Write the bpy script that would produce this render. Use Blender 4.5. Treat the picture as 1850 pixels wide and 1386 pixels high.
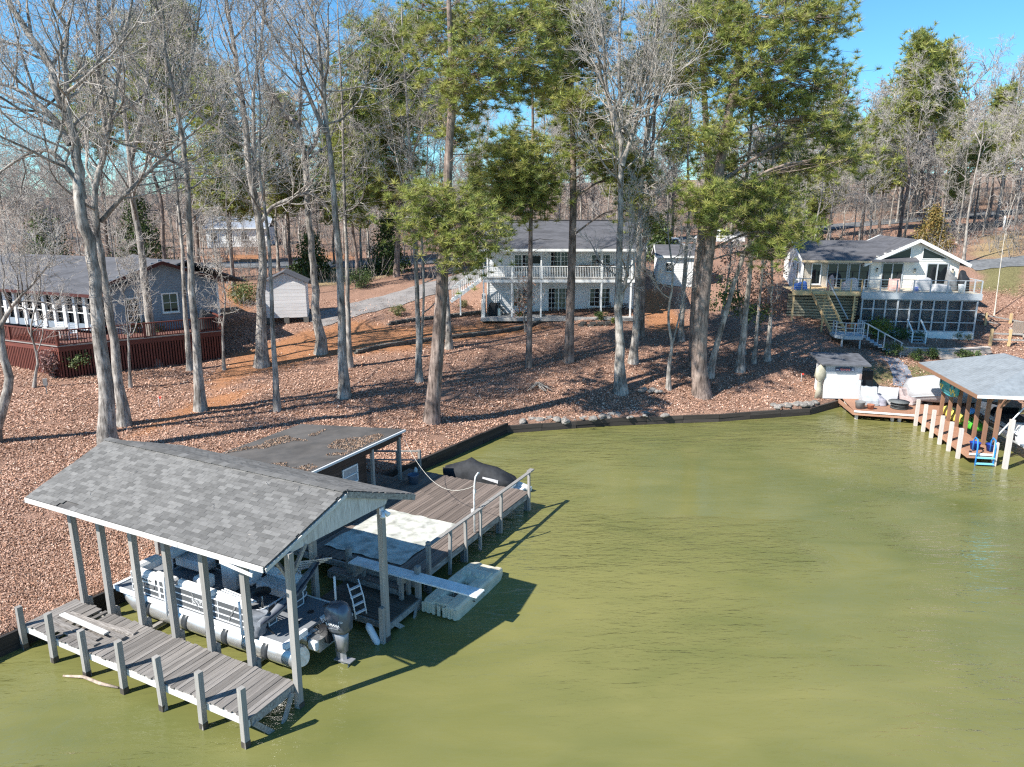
import bpy, math, random
import numpy as np
from mathutils import Vector, Matrix, noise as mnoise
for o in list(bpy.data.objects): bpy.data.objects.remove(o)
random.seed(7); RNG = np.random.default_rng(7)
SC = bpy.context.scene; COL = SC.collection
PI = math.pi; R = math.radians
# ---------------------------------------------------------------- camera
CAM_H, PITCH, FPX = 13.0, R(13.6), 1327.0
cd = bpy.data.cameras.new('camera'); cam = bpy.data.objects.new('camera', cd); COL.objects.link(cam)
cam.location = (0, 0, CAM_H); cam.rotation_euler = (PI/2 - PITCH, 0, 0)
cd.sensor_width = 36.0; cd.lens = 36.0*FPX/1850.0; cd.clip_start = .1; cd.clip_end = 3000
SC.camera = cam
# ---------------------------------------------------------------- sky, sun, exposure
SUN_EL, SUN_AZ = R(44), R(32)      # shadows fall towards +X, SUN_AZ turned to +Y
sdir = Vector((math.cos(SUN_AZ)*math.cos(SUN_EL), math.sin(SUN_AZ)*math.cos(SUN_EL), -math.sin(SUN_EL)))
W = bpy.data.worlds.new('World'); SC.world = W; W.use_nodes = True
nt = W.node_tree; nt.nodes.clear()
sky = nt.nodes.new('ShaderNodeTexSky'); sky.sky_type = 'NISHITA'; sky.sun_disc = False
sky.sun_elevation = SUN_EL; sky.sun_rotation = math.atan2(-sdir.x, -sdir.y)
sky.altitude = 5000; sky.air_density = 2.0; sky.dust_density = 0.0; sky.ozone_density = 10
bg = nt.nodes.new('ShaderNodeBackground'); bg.inputs[1].default_value = 0.1
wo = nt.nodes.new('ShaderNodeOutputWorld')
tint = nt.nodes.new('ShaderNodeMix'); tint.data_type = 'RGBA'; tint.blend_type = 'MULTIPLY'; tint.inputs[0].default_value = 1; tint.inputs[7].default_value = (.8, 1.09, 1.03, 1)   # the camera's cyan rendering of the whole sky
nt.links.new(sky.outputs[0], tint.inputs[6]); nt.links.new(tint.outputs[2], bg.inputs[0]); nt.links.new(bg.outputs[0], wo.inputs[0])
sl = bpy.data.lights.new('sun', 'SUN'); sl.energy = 5.0; sl.angle = R(.53); sl.color = (1, .955, .88)
so = bpy.data.objects.new('sun', sl); COL.objects.link(so); so.location = (-60, -30, 90)
so.rotation_euler = sdir.to_track_quat('-Z', 'Y').to_euler()
VS = SC.view_settings; VS.view_transform = 'Standard'; VS.look = 'None'; VS.exposure = 0.92; VS.gamma = 1
SC.cycles.max_bounces = 6; SC.cycles.diffuse_bounces = 3; SC.cycles.glossy_bounces = 3
SC.cycles.transmission_bounces = 4; SC.cycles.transparent_max_bounces = 8
SC.cycles.use_denoising = False; SC.cycles.use_adaptive_sampling = False; SC.cycles.filter_width = 1.25
SC.cycles.sample_clamp_indirect = 6
# ---------------------------------------------------------------- photo pixel -> place
def ray(u, v):
    a = (u-925)/FPX; b = (v-693)/FPX
    return Vector((a, math.cos(PITCH)-b*math.sin(PITCH), -math.sin(PITCH)-b*math.cos(PITCH)))
def PZ(u, v, z=0):
    d = ray(u, v); return Vector((0, 0, CAM_H)) + d*((z-CAM_H)/d.z)
def PY(u, v, Y):
    d = ray(u, v); return Vector((0, 0, CAM_H)) + d*(Y/d.y)
# ---------------------------------------------------------------- materials
MATS = {}
def newmat(name):
    m = bpy.data.materials.new(name); m.use_nodes = True
    b = m.node_tree.nodes['Principled BSDF']; MATS[name] = m
    return m, m.node_tree, b
def rgba(c): return (c[0], c[1], c[2], 1)
def mat(name, col, rough=.75, var=.25, scale=6., stretch=(1, 1, 1), bump=.0, rnd=.0, metal=0., spec=.35, col2=None,
        grime=0., gscale=.8, detail=4., bdist=.02):
    """noise-mottled paint / wood / metal, optional per-object brightness, optional large stains"""
    if name in MATS: return MATS[name]
    m, nt, b = newmat(name); N = nt.nodes; L = nt.links
    tc = N.new('ShaderNodeTexCoord'); mp = N.new('ShaderNodeMapping'); mp.inputs['Scale'].default_value = stretch
    L.new(tc.outputs['Object'], mp.inputs[0])
    oi = N.new('ShaderNodeObjectInfo')
    add = N.new('ShaderNodeVectorMath'); add.operation = 'ADD'
    ml = N.new('ShaderNodeMath'); ml.operation = 'MULTIPLY'; ml.inputs[1].default_value = 37.
    L.new(oi.outputs['Random'], ml.inputs[0]); L.new(mp.outputs[0], add.inputs[0]); L.new(ml.outputs[0], add.inputs[1])
    ns = N.new('ShaderNodeTexNoise'); ns.inputs['Scale'].default_value = scale; ns.inputs['Detail'].default_value = detail
    ns.inputs['Roughness'].default_value = .6
    L.new(add.outputs[0], ns.inputs['Vector'])
    cr = N.new('ShaderNodeValToRGB')
    c2 = col2 if col2 else tuple(c*(1-var) for c in col)
    c1 = col if col2 else tuple(min(c*(1+var*.6), .95) for c in col)
    cr.color_ramp.elements[0].position = .33; cr.color_ramp.elements[1].position = .67
    cr.color_ramp.elements[0].color = rgba(c2); cr.color_ramp.elements[1].color = rgba(c1)
    L.new(ns.outputs['Fac'], cr.inputs[0]); out = cr.outputs[0]
    if grime:
        n2 = N.new('ShaderNodeTexNoise'); n2.inputs['Scale'].default_value = gscale; n2.inputs['Detail'].default_value = 6
        L.new(add.outputs[0], n2.inputs['Vector'])
        mr = N.new('ShaderNodeMapRange'); mr.inputs[1].default_value = .42; mr.inputs[2].default_value = .7
        mr.inputs[3].default_value = 1; mr.inputs[4].default_value = 1-grime
        L.new(n2.outputs['Fac'], mr.inputs[0])
        mx = N.new('ShaderNodeVectorMath'); mx.operation = 'SCALE'
        L.new(out, mx.inputs[0]); L.new(mr.outputs[0], mx.inputs['Scale']); out = mx.outputs[0]
    if rnd:
        mr = N.new('ShaderNodeMapRange'); mr.inputs[3].default_value = 1-rnd; mr.inputs[4].default_value = 1+rnd
        L.new(oi.outputs['Random'], mr.inputs[0])
        mx = N.new('ShaderNodeVectorMath'); mx.operation = 'SCALE'
        L.new(out, mx.inputs[0]); L.new(mr.outputs[0], mx.inputs['Scale']); out = mx.outputs[0]
    L.new(out, b.inputs['Base Color'])
    b.inputs['Roughness'].default_value = rough; b.inputs['Metallic'].default_value = metal
    b.inputs['Specular IOR Level'].default_value = spec
    if bump:
        bp = N.new('ShaderNodeBump'); bp.inputs['Strength'].default_value = bump; bp.inputs['Distance'].default_value = bdist
        L.new(ns.outputs['Fac'], bp.inputs['Height']); L.new(bp.outputs[0], b.inputs['Normal'])
    return m
def attr_mat(name, attr='col', rough=.8, spec=.2, trans=0., noise_amt=0., nscale=10.):
    """colour comes from a per-leaf / per-face colour attribute"""
    m, nt, b = newmat(name); N = nt.nodes; L = nt.links
    a = N.new('ShaderNodeAttribute'); a.attribute_name = attr; out = a.outputs['Color']
    if noise_amt:
        tc = N.new('ShaderNodeTexCoord'); ns = N.new('ShaderNodeTexNoise'); ns.inputs['Scale'].default_value = nscale
        L.new(tc.outputs['Object'], ns.inputs['Vector'])
        mr = N.new('ShaderNodeMapRange'); mr.inputs[1].default_value = .3; mr.inputs[2].default_value = .7
        mr.inputs[3].default_value = 1-noise_amt; mr.inputs[4].default_value = 1+noise_amt
        L.new(ns.outputs['Fac'], mr.inputs[0])
        mx = N.new('ShaderNodeVectorMath'); mx.operation = 'SCALE'
        L.new(out, mx.inputs[0]); L.new(mr.outputs[0], mx.inputs['Scale']); out = mx.outputs[0]
    L.new(out, b.inputs['Base Color']); b.inputs['Roughness'].default_value = rough; b.inputs['Specular IOR Level'].default_value = spec
    if trans:
        tl = N.new('ShaderNodeBsdfTranslucent'); L.new(out, tl.inputs[0])
        ms = N.new('ShaderNodeMixShader'); ms.inputs[0].default_value = trans
        mo = N['Material Output']; L.new(b.outputs[0], ms.inputs[1]); L.new(tl.outputs[0], ms.inputs[2]); L.new(ms.outputs[0], mo.inputs[0])
    return m
def glass_mat(name, tint=(.02, .025, .03), rough=.04):
    m, nt, b = newmat(name)
    b.inputs['Base Color'].default_value = rgba(tint); b.inputs['Roughness'].default_value = rough
    b.inputs['Specular IOR Level'].default_value = .8
    return m
# ---------------------------------------------------------------- objects
def setp(o, label=None, cat=None, group=None, kind=None):
    if label: o['label'] = label
    if cat: o['category'] = cat
    if group: o['group'] = group
    if kind: o['kind'] = kind
    return o
def empty(name, loc, rz=0, label=None, cat=None, group=None):
    o = bpy.data.objects.new(name, None); COL.objects.link(o); o.empty_display_size = .2
    o.location = loc; o.rotation_euler = (0, 0, rz)
    return setp(o, label, cat, group)
def mesh_np(name, V, F4=None, F3=None, attrs=None, smooth=False):
    """fast mesh from numpy arrays; attrs: {name: per-vertex rgb}"""
    me = bpy.data.meshes.new(name)
    V = np.asarray(V, dtype=np.float32); me.vertices.add(len(V)); me.vertices.foreach_set('co', V.ravel())
    n4 = 0 if F4 is None else len(F4); n3 = 0 if F3 is None else len(F3)
    li = []; 
    if n4: li.append(np.asarray(F4, dtype=np.int32).ravel())
    if n3: li.append(np.asarray(F3, dtype=np.int32).ravel())
    idx = np.concatenate(li); me.loops.add(len(idx)); me.loops.foreach_set('vertex_index', idx)
    me.polygons.add(n4+n3)
    st = np.concatenate([np.arange(n4, dtype=np.int32)*4, n4*4+np.arange(n3, dtype=np.int32)*3])
    me.polygons.foreach_set('loop_start', st)
    if smooth: me.polygons.foreach_set('use_smooth', np.ones(n4+n3, dtype=bool))
    me.update(calc_edges=True)
    if attrs:
        for k, c in attrs.items():
            a = me.color_attributes.new(k, 'FLOAT_COLOR', 'POINT')
            cc = np.ones((len(V), 4), dtype=np.float32); cc[:, :3] = c
            a.data.foreach_set('color', cc.ravel())
    return me
def link(name, me, m=None, parent=None, loc=(0, 0, 0), rot=(0, 0, 0), scale=(1, 1, 1)):
    o = bpy.data.objects.new(name, me); COL.objects.link(o)
    if m is not None and len(me.materials) == 0: me.materials.append(m)
    o.parent = parent; o.location = loc; o.rotation_euler = rot; o.scale = scale
    return o
class MB:
    def __init__(s): s.v = []; s.f = []; s.sm = []
    def add(s, vs, fs, smooth=False):
        b = len(s.v); s.v += [tuple(p) for p in vs]; s.f += [tuple(i+b for i in f) for f in fs]; s.sm += [smooth]*len(fs); return s
    def box(s, c, d, rz=0, rx=0, ry=0):
        x, y, z = d[0]/2, d[1]/2, d[2]/2
        vs = [Vector(p) for p in ((-x, -y, -z), (x, -y, -z), (x, y, -z), (-x, y, -z), (-x, -y, z), (x, -y, z), (x, y, z), (-x, y, z))]
        if rz or rx or ry:
            M = Matrix.Rotation(rz, 3, 'Z') @ Matrix.Rotation(ry, 3, 'Y') @ Matrix.Rotation(rx, 3, 'X'); vs = [M @ p for p in vs]
        vs = [p+Vector(c) for p in vs]
        return s.add(vs, ((0, 3, 2, 1), (4, 5, 6, 7), (0, 1, 5, 4), (1, 2, 6, 5), (2, 3, 7, 6), (3, 0, 4, 7)))
    def bb(s, a, b):
        return s.box([(a[i]+b[i])/2 for i in range(3)], [abs(b[i]-a[i]) for i in range(3)])
    def beam(s, p, q, w, h, up=(0, 0, 1)):
        p, q = Vector(p), Vector(q); d = (q-p).normalized(); u = Vector(up)
        if abs(d.dot(u)) > .98: u = Vector((0, 1, 0))
        sd = d.cross(u).normalized()*(w/2); up_ = sd.cross(d).normalized()*(h/2)
        vs = [p-sd-up_, p+sd-up_, p+sd+up_, p-sd+up_, q-sd-up_, q+sd-up_, q+sd+up_, q-sd+up_]
        return s.add(vs, ((0, 1, 2, 3), (7, 6, 5, 4), (0, 4, 5, 1), (1, 5, 6, 2), (2, 6, 7, 3), (3, 7, 4, 0)))
    def tube(s, pts, r, n=8, caps=True, smooth=True):
        pts = [Vector(p) for p in pts]; rr = r if isinstance(r, (list, tuple)) else [r]*len(pts)
        vs = []; fs = []
        t0 = (pts[1]-pts[0]).normalized(); a = Vector((0, 0, 1)) if abs(t0.z) < .9 else Vector((1, 0, 0))
        x = t0.cross(a).normalized()
        for i, p in enumerate(pts):
            t = (pts[min(i+1, len(pts)-1)]-pts[max(i-1, 0)]).normalized()
            x = (x-t*x.dot(t)).normalized(); y = t.cross(x)
            for k in range(n):
                g = 2*PI*k/n; vs.append(p+(x*math.cos(g)+y*math.sin(g))*rr[i])
        for i in range(len(pts)-1):
            for k in range(n):
                k2 = (k+1) % n; fs.append((i*n+k, i*n+k2, (i+1)*n+k2, (i+1)*n+k))
        s.add(vs, fs, smooth)
        if caps:
            b = len(s.v)-len(vs)
            s.f.append(tuple(b+k for k in reversed(range(n)))); s.sm.append(False)
            e = b+(len(pts)-1)*n; s.f.append(tuple(e+k for k in range(n))); s.sm.append(False)
        return s
    def cyl(s, c, r, h, n=16, r2=None):
        return s.tube([c, (c[0], c[1], c[2]+h)], [r, r if r2 is None else r2], n)
    def prism(s, poly, off):
        """poly: list of 3D points, off: extrusion vector"""
        n = len(poly); off = Vector(off); a = [Vector(p) for p in poly]; b = [p+off for p in a]
        fs = [tuple(range(n)), tuple(reversed(range(n, 2*n)))]+[(i, (i+1) % n+0, (i+1) % n+n, i+n)[::-1] for i in range(n)]
        return s.add(a+b, fs)
    def lathe(s, prof, n=16, c=(0, 0, 0)):
        vs = [(c[0]+r*math.cos(2*PI*k/n), c[1]+r*math.sin(2*PI*k/n), c[2]+z) for r, z in prof for k in range(n)]
        fs = [(i*n+k, i*n+(k+1) % n, (i+1)*n+(k+1) % n, (i+1)*n+k) for i in range(len(prof)-1) for k in range(n)]
        return s.add(vs, fs, True)
    def loft(s, rings, smooth=True, caps=True):
        n = len(rings[0]); vs = [p for r in rings for p in r]
        fs = [(i*n+k, i*n+(k+1) % n, (i+1)*n+(k+1) % n, (i+1)*n+k) for i in range(len(rings)-1) for k in range(n)]
        s.add(vs, fs, smooth)
        if caps:
            b = len(s.v)-len(vs)
            s.f.append(tuple(b+k for k in reversed(range(n)))); s.sm.append(False)
            e = b+(len(rings)-1)*n; s.f.append(tuple(e+k for k in range(n))); s.sm.append(False)
        return s
    def mesh(s, name='mesh', bevel=0):
        me = bpy.data.meshes.new(name); me.from_pydata(s.v, [], s.f); me.update()
        me.polygons.foreach_set('use_smooth', s.sm)
        import bmesh
        bm = bmesh.new(); bm.from_mesh(me); bmesh.ops.recalc_face_normals(bm, faces=bm.faces)
        if bevel: bmesh.ops.bevel(bm, geom=list(bm.edges), offset=bevel, segments=1, affect='EDGES', clamp_overlap=True)
        bm.to_mesh(me); bm.free()
        return me
    def build(s, name, m, parent=None, label=None, cat=None, group=None, kind=None, bevel=0):
        me = s.mesh(name, bevel); me.materials.append(m)
        o = bpy.data.objects.new(name, me); COL.objects.link(o); o.parent = parent
        return setp(o, label, cat, group, kind)
_SH = {}
def shared(key, fn):
    if key not in _SH: _SH[key] = fn()
    return _SH[key]
def unit_box(m, bevel=.0):
    """a 1 m cube mesh shared by every piece of that material"""
    def f():
        me = MB().box((0, 0, 0), (1, 1, 1)).mesh('piece'); me.materials.append(m); return me
    return shared(('ub', m.name), f)
def piece(name, m, parent, c, d, rot=(0, 0, 0)):
    o = bpy.data.objects.new(name, unit_box(m)); COL.objects.link(o)
    o.parent = parent; o.location = c; o.rotation_euler = rot; o.scale = d
    return o
def piece_beam(name, m, parent, p, q, w, h):
    """a straight timber between two points, from the shared box"""
    p, q = Vector(p), Vector(q); d = q-p
    x = d.normalized(); up = Vector((0, 0, 1)) if abs(x.z) < .98 else Vector((0, 1, 0))
    y = up.cross(x).normalized(); z = x.cross(y)
    M = Matrix((x, y, z)).transposed()
    return piece(name, m, parent, (p+q)/2, (d.length, w, h), M.to_euler())
def copy_tree(o, parent=None):
    c = o.copy(); COL.objects.link(c); c.parent = parent
    for ch in list(o.children): copy_tree(ch, c)
    return c
def fbm(x, y, s, seed=0): return mnoise.fractal(Vector((x*s+seed*13.7, y*s-seed*7.1, seed*3.3)), .9, 2., 4)
# ================================================================ terrain, water
SHORE = [(-46, -27), (-24, 6), (-15.6, 18.8), (-14.0, 21.3), (-.35, 41.4), (5.9, 42.9), (12.8, 43.8), (19.0, 45.3), (21.6, 47.2), (26.8, 47.6),
         (33, 46.6), (39, 45.2), (50, 42), (90, 34), (220, 10)]
SH = np.array(SHORE)
def shore_s(X, Y):
    """signed distance to the shoreline, positive inland"""
    X = np.asarray(X, float); Y = np.asarray(Y, float)
    best = np.full(X.shape, 1e9); sgn = np.ones(X.shape)
    for (x0, y0), (x1, y1) in zip(SHORE[:-1], SHORE[1:]):
        dx, dy = x1-x0, y1-y0; L2 = dx*dx+dy*dy
        t = np.clip(((X-x0)*dx+(Y-y0)*dy)/L2, 0, 1)
        qx, qy = X-(x0+t*dx), Y-(y0+t*dy); d = np.hypot(qx, qy)
        cr = dx*(Y-y0)-dy*(X-x0)
        m = d < best-1e-9; best = np.where(m, d, best); sgn = np.where(m, np.sign(cr), sgn)
    return best*np.where(sgn == 0, 1, sgn)
CTRL = [(-20, 20, 1.0), (-17, 27, .95), (-12, 33, .9), (-8, 38, 1.0), (-28, 32, 1.7), (-40, 30, 2.2), (-27.5, 44, 2.5), (-36, 50, 3.2), (-20, 46, 2.2), (-20, 53, 3.0),
        (-12, 44, 1.9), (-4, 46, 1.6), (-10, 53, 3.0), (-15, 60, 4.1), (-26, 60, 4.2), (-8, 59, 3.9), (-3, 57.5, 3.3), (3, 47, 1.5), (4, 52, 2.4), (4, 57, 3.2), (4, 60.5, 3.72),
        (-1, 62, 3.72), (11, 60.5, 3.7), (9, 56, 3.1), (9, 48, 1.7), (15, 49, 1.6), (15, 56, 2.7), (18, 62, 4.0), (19, 52, 2.1),
        (12, 70, 6.3), (3, 73, 6.6), (-6, 70, 5.8), (-14, 72, 5.4), (-30, 74, 5.6), (-45, 70, 5.0), (-20, 88, 6.0), (-5, 88, 6.6), (-40, 90, 6.2), (14, 80, 7.6), (20, 72, 6.4), (24, 68, 6.0),
        (22, 58, 3.6), (24, 54, 2.6), (28, 57.5, 2.85), (37, 57.5, 2.75), (28, 53, 2.1), (34, 52.6, 2.1), (30, 49, 1.2), (38, 50, 1.6), (46, 52, 2.6), (45, 60, 4.6), (40, 66, 5.6), (46, 70, 7.2), (60, 72, 8.4), (58, 56, 4.0),
        (30, 74, 7.2), (30, 88, 8.8), (48, 92, 10.2), (0, 110, 7.8), (-45, 115, 6.8), (40, 115, 10.6), (90, 100, 12), (-90, 90, 5.5), (-80, 40, 3.5), (-60, 10, 2.2), (0, 180, 11), (100, 180, 17), (-100, 180, 7.5), (220, 80, 14), (-220, 80, 7), (0, 400, 16), (260, 350, 26), (-260, 350, 8)]
CP = np.array(CTRL, float)
def _rbf():
    n = len(CP); A = np.zeros((n+3, n+3)); D = np.hypot(CP[:, None, 0]-CP[None, :, 0], CP[:, None, 1]-CP[None, :, 1])
    A[:n, :n] = -np.sqrt(D**2+9.)+np.eye(n)*-.15; A[:n, n] = 1; A[:n, n+1:] = CP[:, :2]; A[n, :n] = 1; A[n+1:, :n] = CP[:, :2].T
    return np.linalg.solve(A, np.concatenate([CP[:, 2], [0, 0, 0]]))
RW = _rbf()
def ground_np(X, Y):
    X = np.asarray(X, float); Y = np.asarray(Y, float); sh = X.shape; x = X.ravel(); y = Y.ravel(); out = np.zeros(x.shape)
    for i in range(0, len(x), 20000):
        a = x[i:i+20000]; b = y[i:i+20000]
        D = -np.sqrt((a[:, None]-CP[None, :, 0])**2+(b[:, None]-CP[None, :, 1])**2+9.)
        out[i:i+20000] = D @ RW[:-3]+RW[-3]+RW[-2]*a+RW[-1]*b
    s = shore_s(x, y); t = np.clip(s/5, 0, 1); t = t*t*(3-2*t)
    z = .55+(np.maximum(out, .5)-.55)*t
    z += np.clip(s/4, 0, 1)*.05*np.sin(x*.9+1.3*np.sin(y*.6))*np.sin(y*.8+.7)
    z = np.where(s < 0, -np.clip(.9+(-s)*.12, 0, 3.2), z)
    return z.reshape(sh)
def G(x, y): return float(ground_np(np.array([x]), np.array([y]))[0])
def on_ground(u, v):
    """where the ray through a photo pixel meets the land"""
    d = ray(u, v); t = np.linspace(15, 260, 1500); X = d.x*t; Y = d.y*t; Z = CAM_H+d.z*t
    g = np.maximum(ground_np(X, Y), 0); k = np.argmax(Z <= g)
    if not (Z <= g).any(): k = len(t)-1
    a, b = t[max(k-1, 0)], t[k]
    tt = np.linspace(a, b, 30); X = d.x*tt; Y = d.y*tt; Z = CAM_H+d.z*tt; k = int(np.argmax(Z <= ground_np(X, Y)))
    return Vector((X[k], Y[k], Z[k]))
def poly_mask(X, Y, poly):
    n = len(poly); ins = np.zeros(np.shape(X), bool); dist = np.full(np.shape(X), 1e9)
    for i in range(n):
        x0, y0 = poly[i]; x1, y1 = poly[(i+1) % n]
        c = ((y0 > Y) != (y1 > Y)) & (X < (x1-x0)*(Y-y0)/((y1-y0) if abs(y1-y0) > 1e-9 else 1e-9)+x0); ins ^= c
        dx, dy = x1-x0, y1-y0; t = np.clip(((X-x0)*dx+(Y-y0)*dy)/(dx*dx+dy*dy+1e-9), 0, 1)
        dist = np.minimum(dist, np.hypot(X-(x0+t*dx), Y-(y0+t*dy)))
    return np.where(ins, dist, -dist)
def nz(X, Y, s, seed):
    r = np.random.default_rng(seed); o = np.zeros(np.shape(X))
    for k in range(7):
        a = r.uniform(0, 2*PI); f = s*r.uniform(.6, 1.8); ph = r.uniform(0, 6.28)
        o += np.sin((X*math.cos(a)+Y*math.sin(a))*f+ph+1.5*np.sin(f*.7*(X*math.sin(a)-Y*math.cos(a))+ph*2))
    return o/7
def gp(*px): return [tuple(on_ground(u, v)[:2]) for u, v in px]
def axis_pts(segs):
    o = []
    for a, b, st in segs: o.append(np.arange(a, b, st))
    return np.concatenate(o+[np.array([segs[-1][1]])])
gx = axis_pts([(-900, -300, 100), (-300, -90, 15), (-90, -46, 2.5), (-46, -24, .8), (-24, 24, .4), (24, 48, .5), (48, 100, 2.5), (100, 300, 15), (300, 900, 100)])
gy = axis_pts([(-60, -20, 5), (-20, 14, 1.2), (14, 50, .4), (50, 72, .5), (72, 110, 1.2), (110, 200, 5), (200, 400, 20), (400, 1500, 110)])
GX, GY = np.meshgrid(gx, gy); gs = shore_s(GX, GY)
# pull the vertices beside the shoreline onto it so that the bank is a clean step behind the bulkhead
e = .3; sx = (shore_s(GX+e, GY)-shore_s(GX-e, GY))/(2*e); sy = (shore_s(GX, GY+e)-shore_s(GX, GY-e))/(2*e)
nn = np.hypot(sx, sy)+1e-6; sx /= nn; sy /= nn
m1 = (gs >= 0) & (gs < .26); m2 = (gs < 0) & (gs > -.26)
tgt = np.where(m1, .02, np.where(m2, -.06, gs)); GX2 = GX+sx*(tgt-gs); GY2 = GY+sy*(tgt-gs)
GZ = np.where(tgt < 0, ground_np(GX2-sx*.02, GY2-sy*.02), ground_np(GX2+sx*.02, GY2+sy*.02))
GZ = np.where((GY < -5) & (gs < 0), -3.2, GZ)
CLAY = [gp((360, 705), (420, 640), (540, 600), (640, 580), (760, 590), (870, 585), (905, 590), (860, 615), (700, 640), (560, 650), (470, 680), (380, 720)),
        gp((800, 610), (880, 575), (1005, 590), (960, 603), (880, 612)), gp((1150, 560), (1165, 515), (1200, 510), (1235, 580), (1250, 600), (1170, 600)),
        gp((395, 500), (460, 520), (450, 560), (410, 570)), gp((240, 790), (300, 770), (420, 735), (470, 700), (390, 710), (300, 745)), gp((365, 482), (490, 482), (490, 462), (365, 460)), gp((560, 468), (640, 468), (640, 455), (560, 455))]
GRASS = [gp((1545, 660), (1660, 655), (1700, 680), (1660, 700), (1560, 690)), gp((1760, 520), (1850, 540), (1850, 470), (1770, 478))]
DRY = [gp((1750, 470), (1850, 470), (1850, 415), (1770, 430)), gp((560, 520), (700, 500), (700, 470), (560, 480)), gp((880, 470), (820, 470), (820, 455), (885, 455))]
def best(ps, X, Y): return np.max([poly_mask(X, Y, p) for p in ps], axis=0)
def masks(X, Y):
    n = nz(X, Y, 1.1, 3)*.9+nz(X, Y, 3.5, 4)*.5
    f = lambda ps, w: np.clip((best(ps, X, Y)+n*w)/(1.2*w)+.35, 0, 1)
    return f(CLAY, 1.0), f(GRASS, .8), f(DRY, 1.2)
mc, mg, md = masks(GX2, GY2)
far = np.clip((GY2-95)/40, 0, 1)
mud = np.clip(-tgt/.05, 0, 1)
leaf = np.array((.33, .2, .145)); clay = np.array((.40, .19, .095)); grass = np.array((.19, .17, .08)); dry = np.array((.36, .27, .15)); bed = np.array((.1, .085, .05))
C = np.ones(GX2.shape+(3,))*leaf
for m_, c_ in ((mc*.95, clay), (mg, grass), (md, dry), (far*.5, np.array((.22, .17, .12))), (mud, bed)): C = C*(1-m_[..., None])+c_*m_[..., None]
C *= (1+.16*nz(GX2, GY2, .6, 8)+.1*nz(GX2, GY2, 2.2, 9))[..., None]
ny, nx = GX.shape; idx = np.arange(ny*nx).reshape(ny, nx)
F4 = np.stack([idx[:-1, :-1], idx[:-1, 1:], idx[1:, 1:], idx[1:, :-1]], -1).reshape(-1, 4)
tm = mesh_np('ground', np.stack([GX2, GY2, GZ], -1).reshape(-1, 3), F4, attrs={'col': np.clip(C, 0, 1).reshape(-1, 3)}, smooth=True)
def ground_mat():
    m, nt, b = newmat('ground_leaves'); N = nt.nodes; L = nt.links
    a = N.new('ShaderNodeAttribute'); a.attribute_name = 'col'; tc = N.new('ShaderNodeTexCoord')
    v = N.new('ShaderNodeTexVoronoi'); v.inputs['Scale'].default_value = 24; L.new(tc.outputs['Object'], v.inputs['Vector'])
    sep = N.new('ShaderNodeSeparateColor'); L.new(v.outputs['Color'], sep.inputs[0])
    mr = N.new('ShaderNodeMapRange'); mr.inputs[3].default_value = .5; mr.inputs[4].default_value = 1.35; L.new(sep.outputs[0], mr.inputs[0])
    ns = N.new('ShaderNodeTexNoise'); ns.inputs['Scale'].default_value = 28; ns.inputs['Detail'].default_value = 5; L.new(tc.outputs['Object'], ns.inputs['Vector'])
    m2 = N.new('ShaderNodeMapRange'); m2.inputs[1].default_value = .3; m2.inputs[2].default_value = .7; m2.inputs[3].default_value = .65; m2.inputs[4].default_value = 1.3; L.new(ns.outputs['Fac'], m2.inputs[0])
    mm = N.new('ShaderNodeMath'); mm.operation = 'MULTIPLY'; L.new(mr.outputs[0], mm.inputs[0]); L.new(m2.outputs[0], mm.inputs[1])
    sc = N.new('ShaderNodeVectorMath'); sc.operation = 'SCALE'; L.new(a.outputs['Color'], sc.inputs[0]); L.new(mm.outputs[0], sc.inputs['Scale'])
    L.new(sc.outputs[0], b.inputs['Base Color']); b.inputs['Roughness'].default_value = .95; b.inputs['Specular IOR Level'].default_value = .1
    bp = N.new('ShaderNodeBump'); bp.inputs['Strength'].default_value = .8; bp.inputs['Distance'].default_value = .05
    L.new(v.outputs['Distance'], bp.inputs['Height']); L.new(bp.outputs[0], b.inputs['Normal'])
    return m
ter = link('ground', tm, ground_mat()); ter['kind'] = 'structure'
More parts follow.
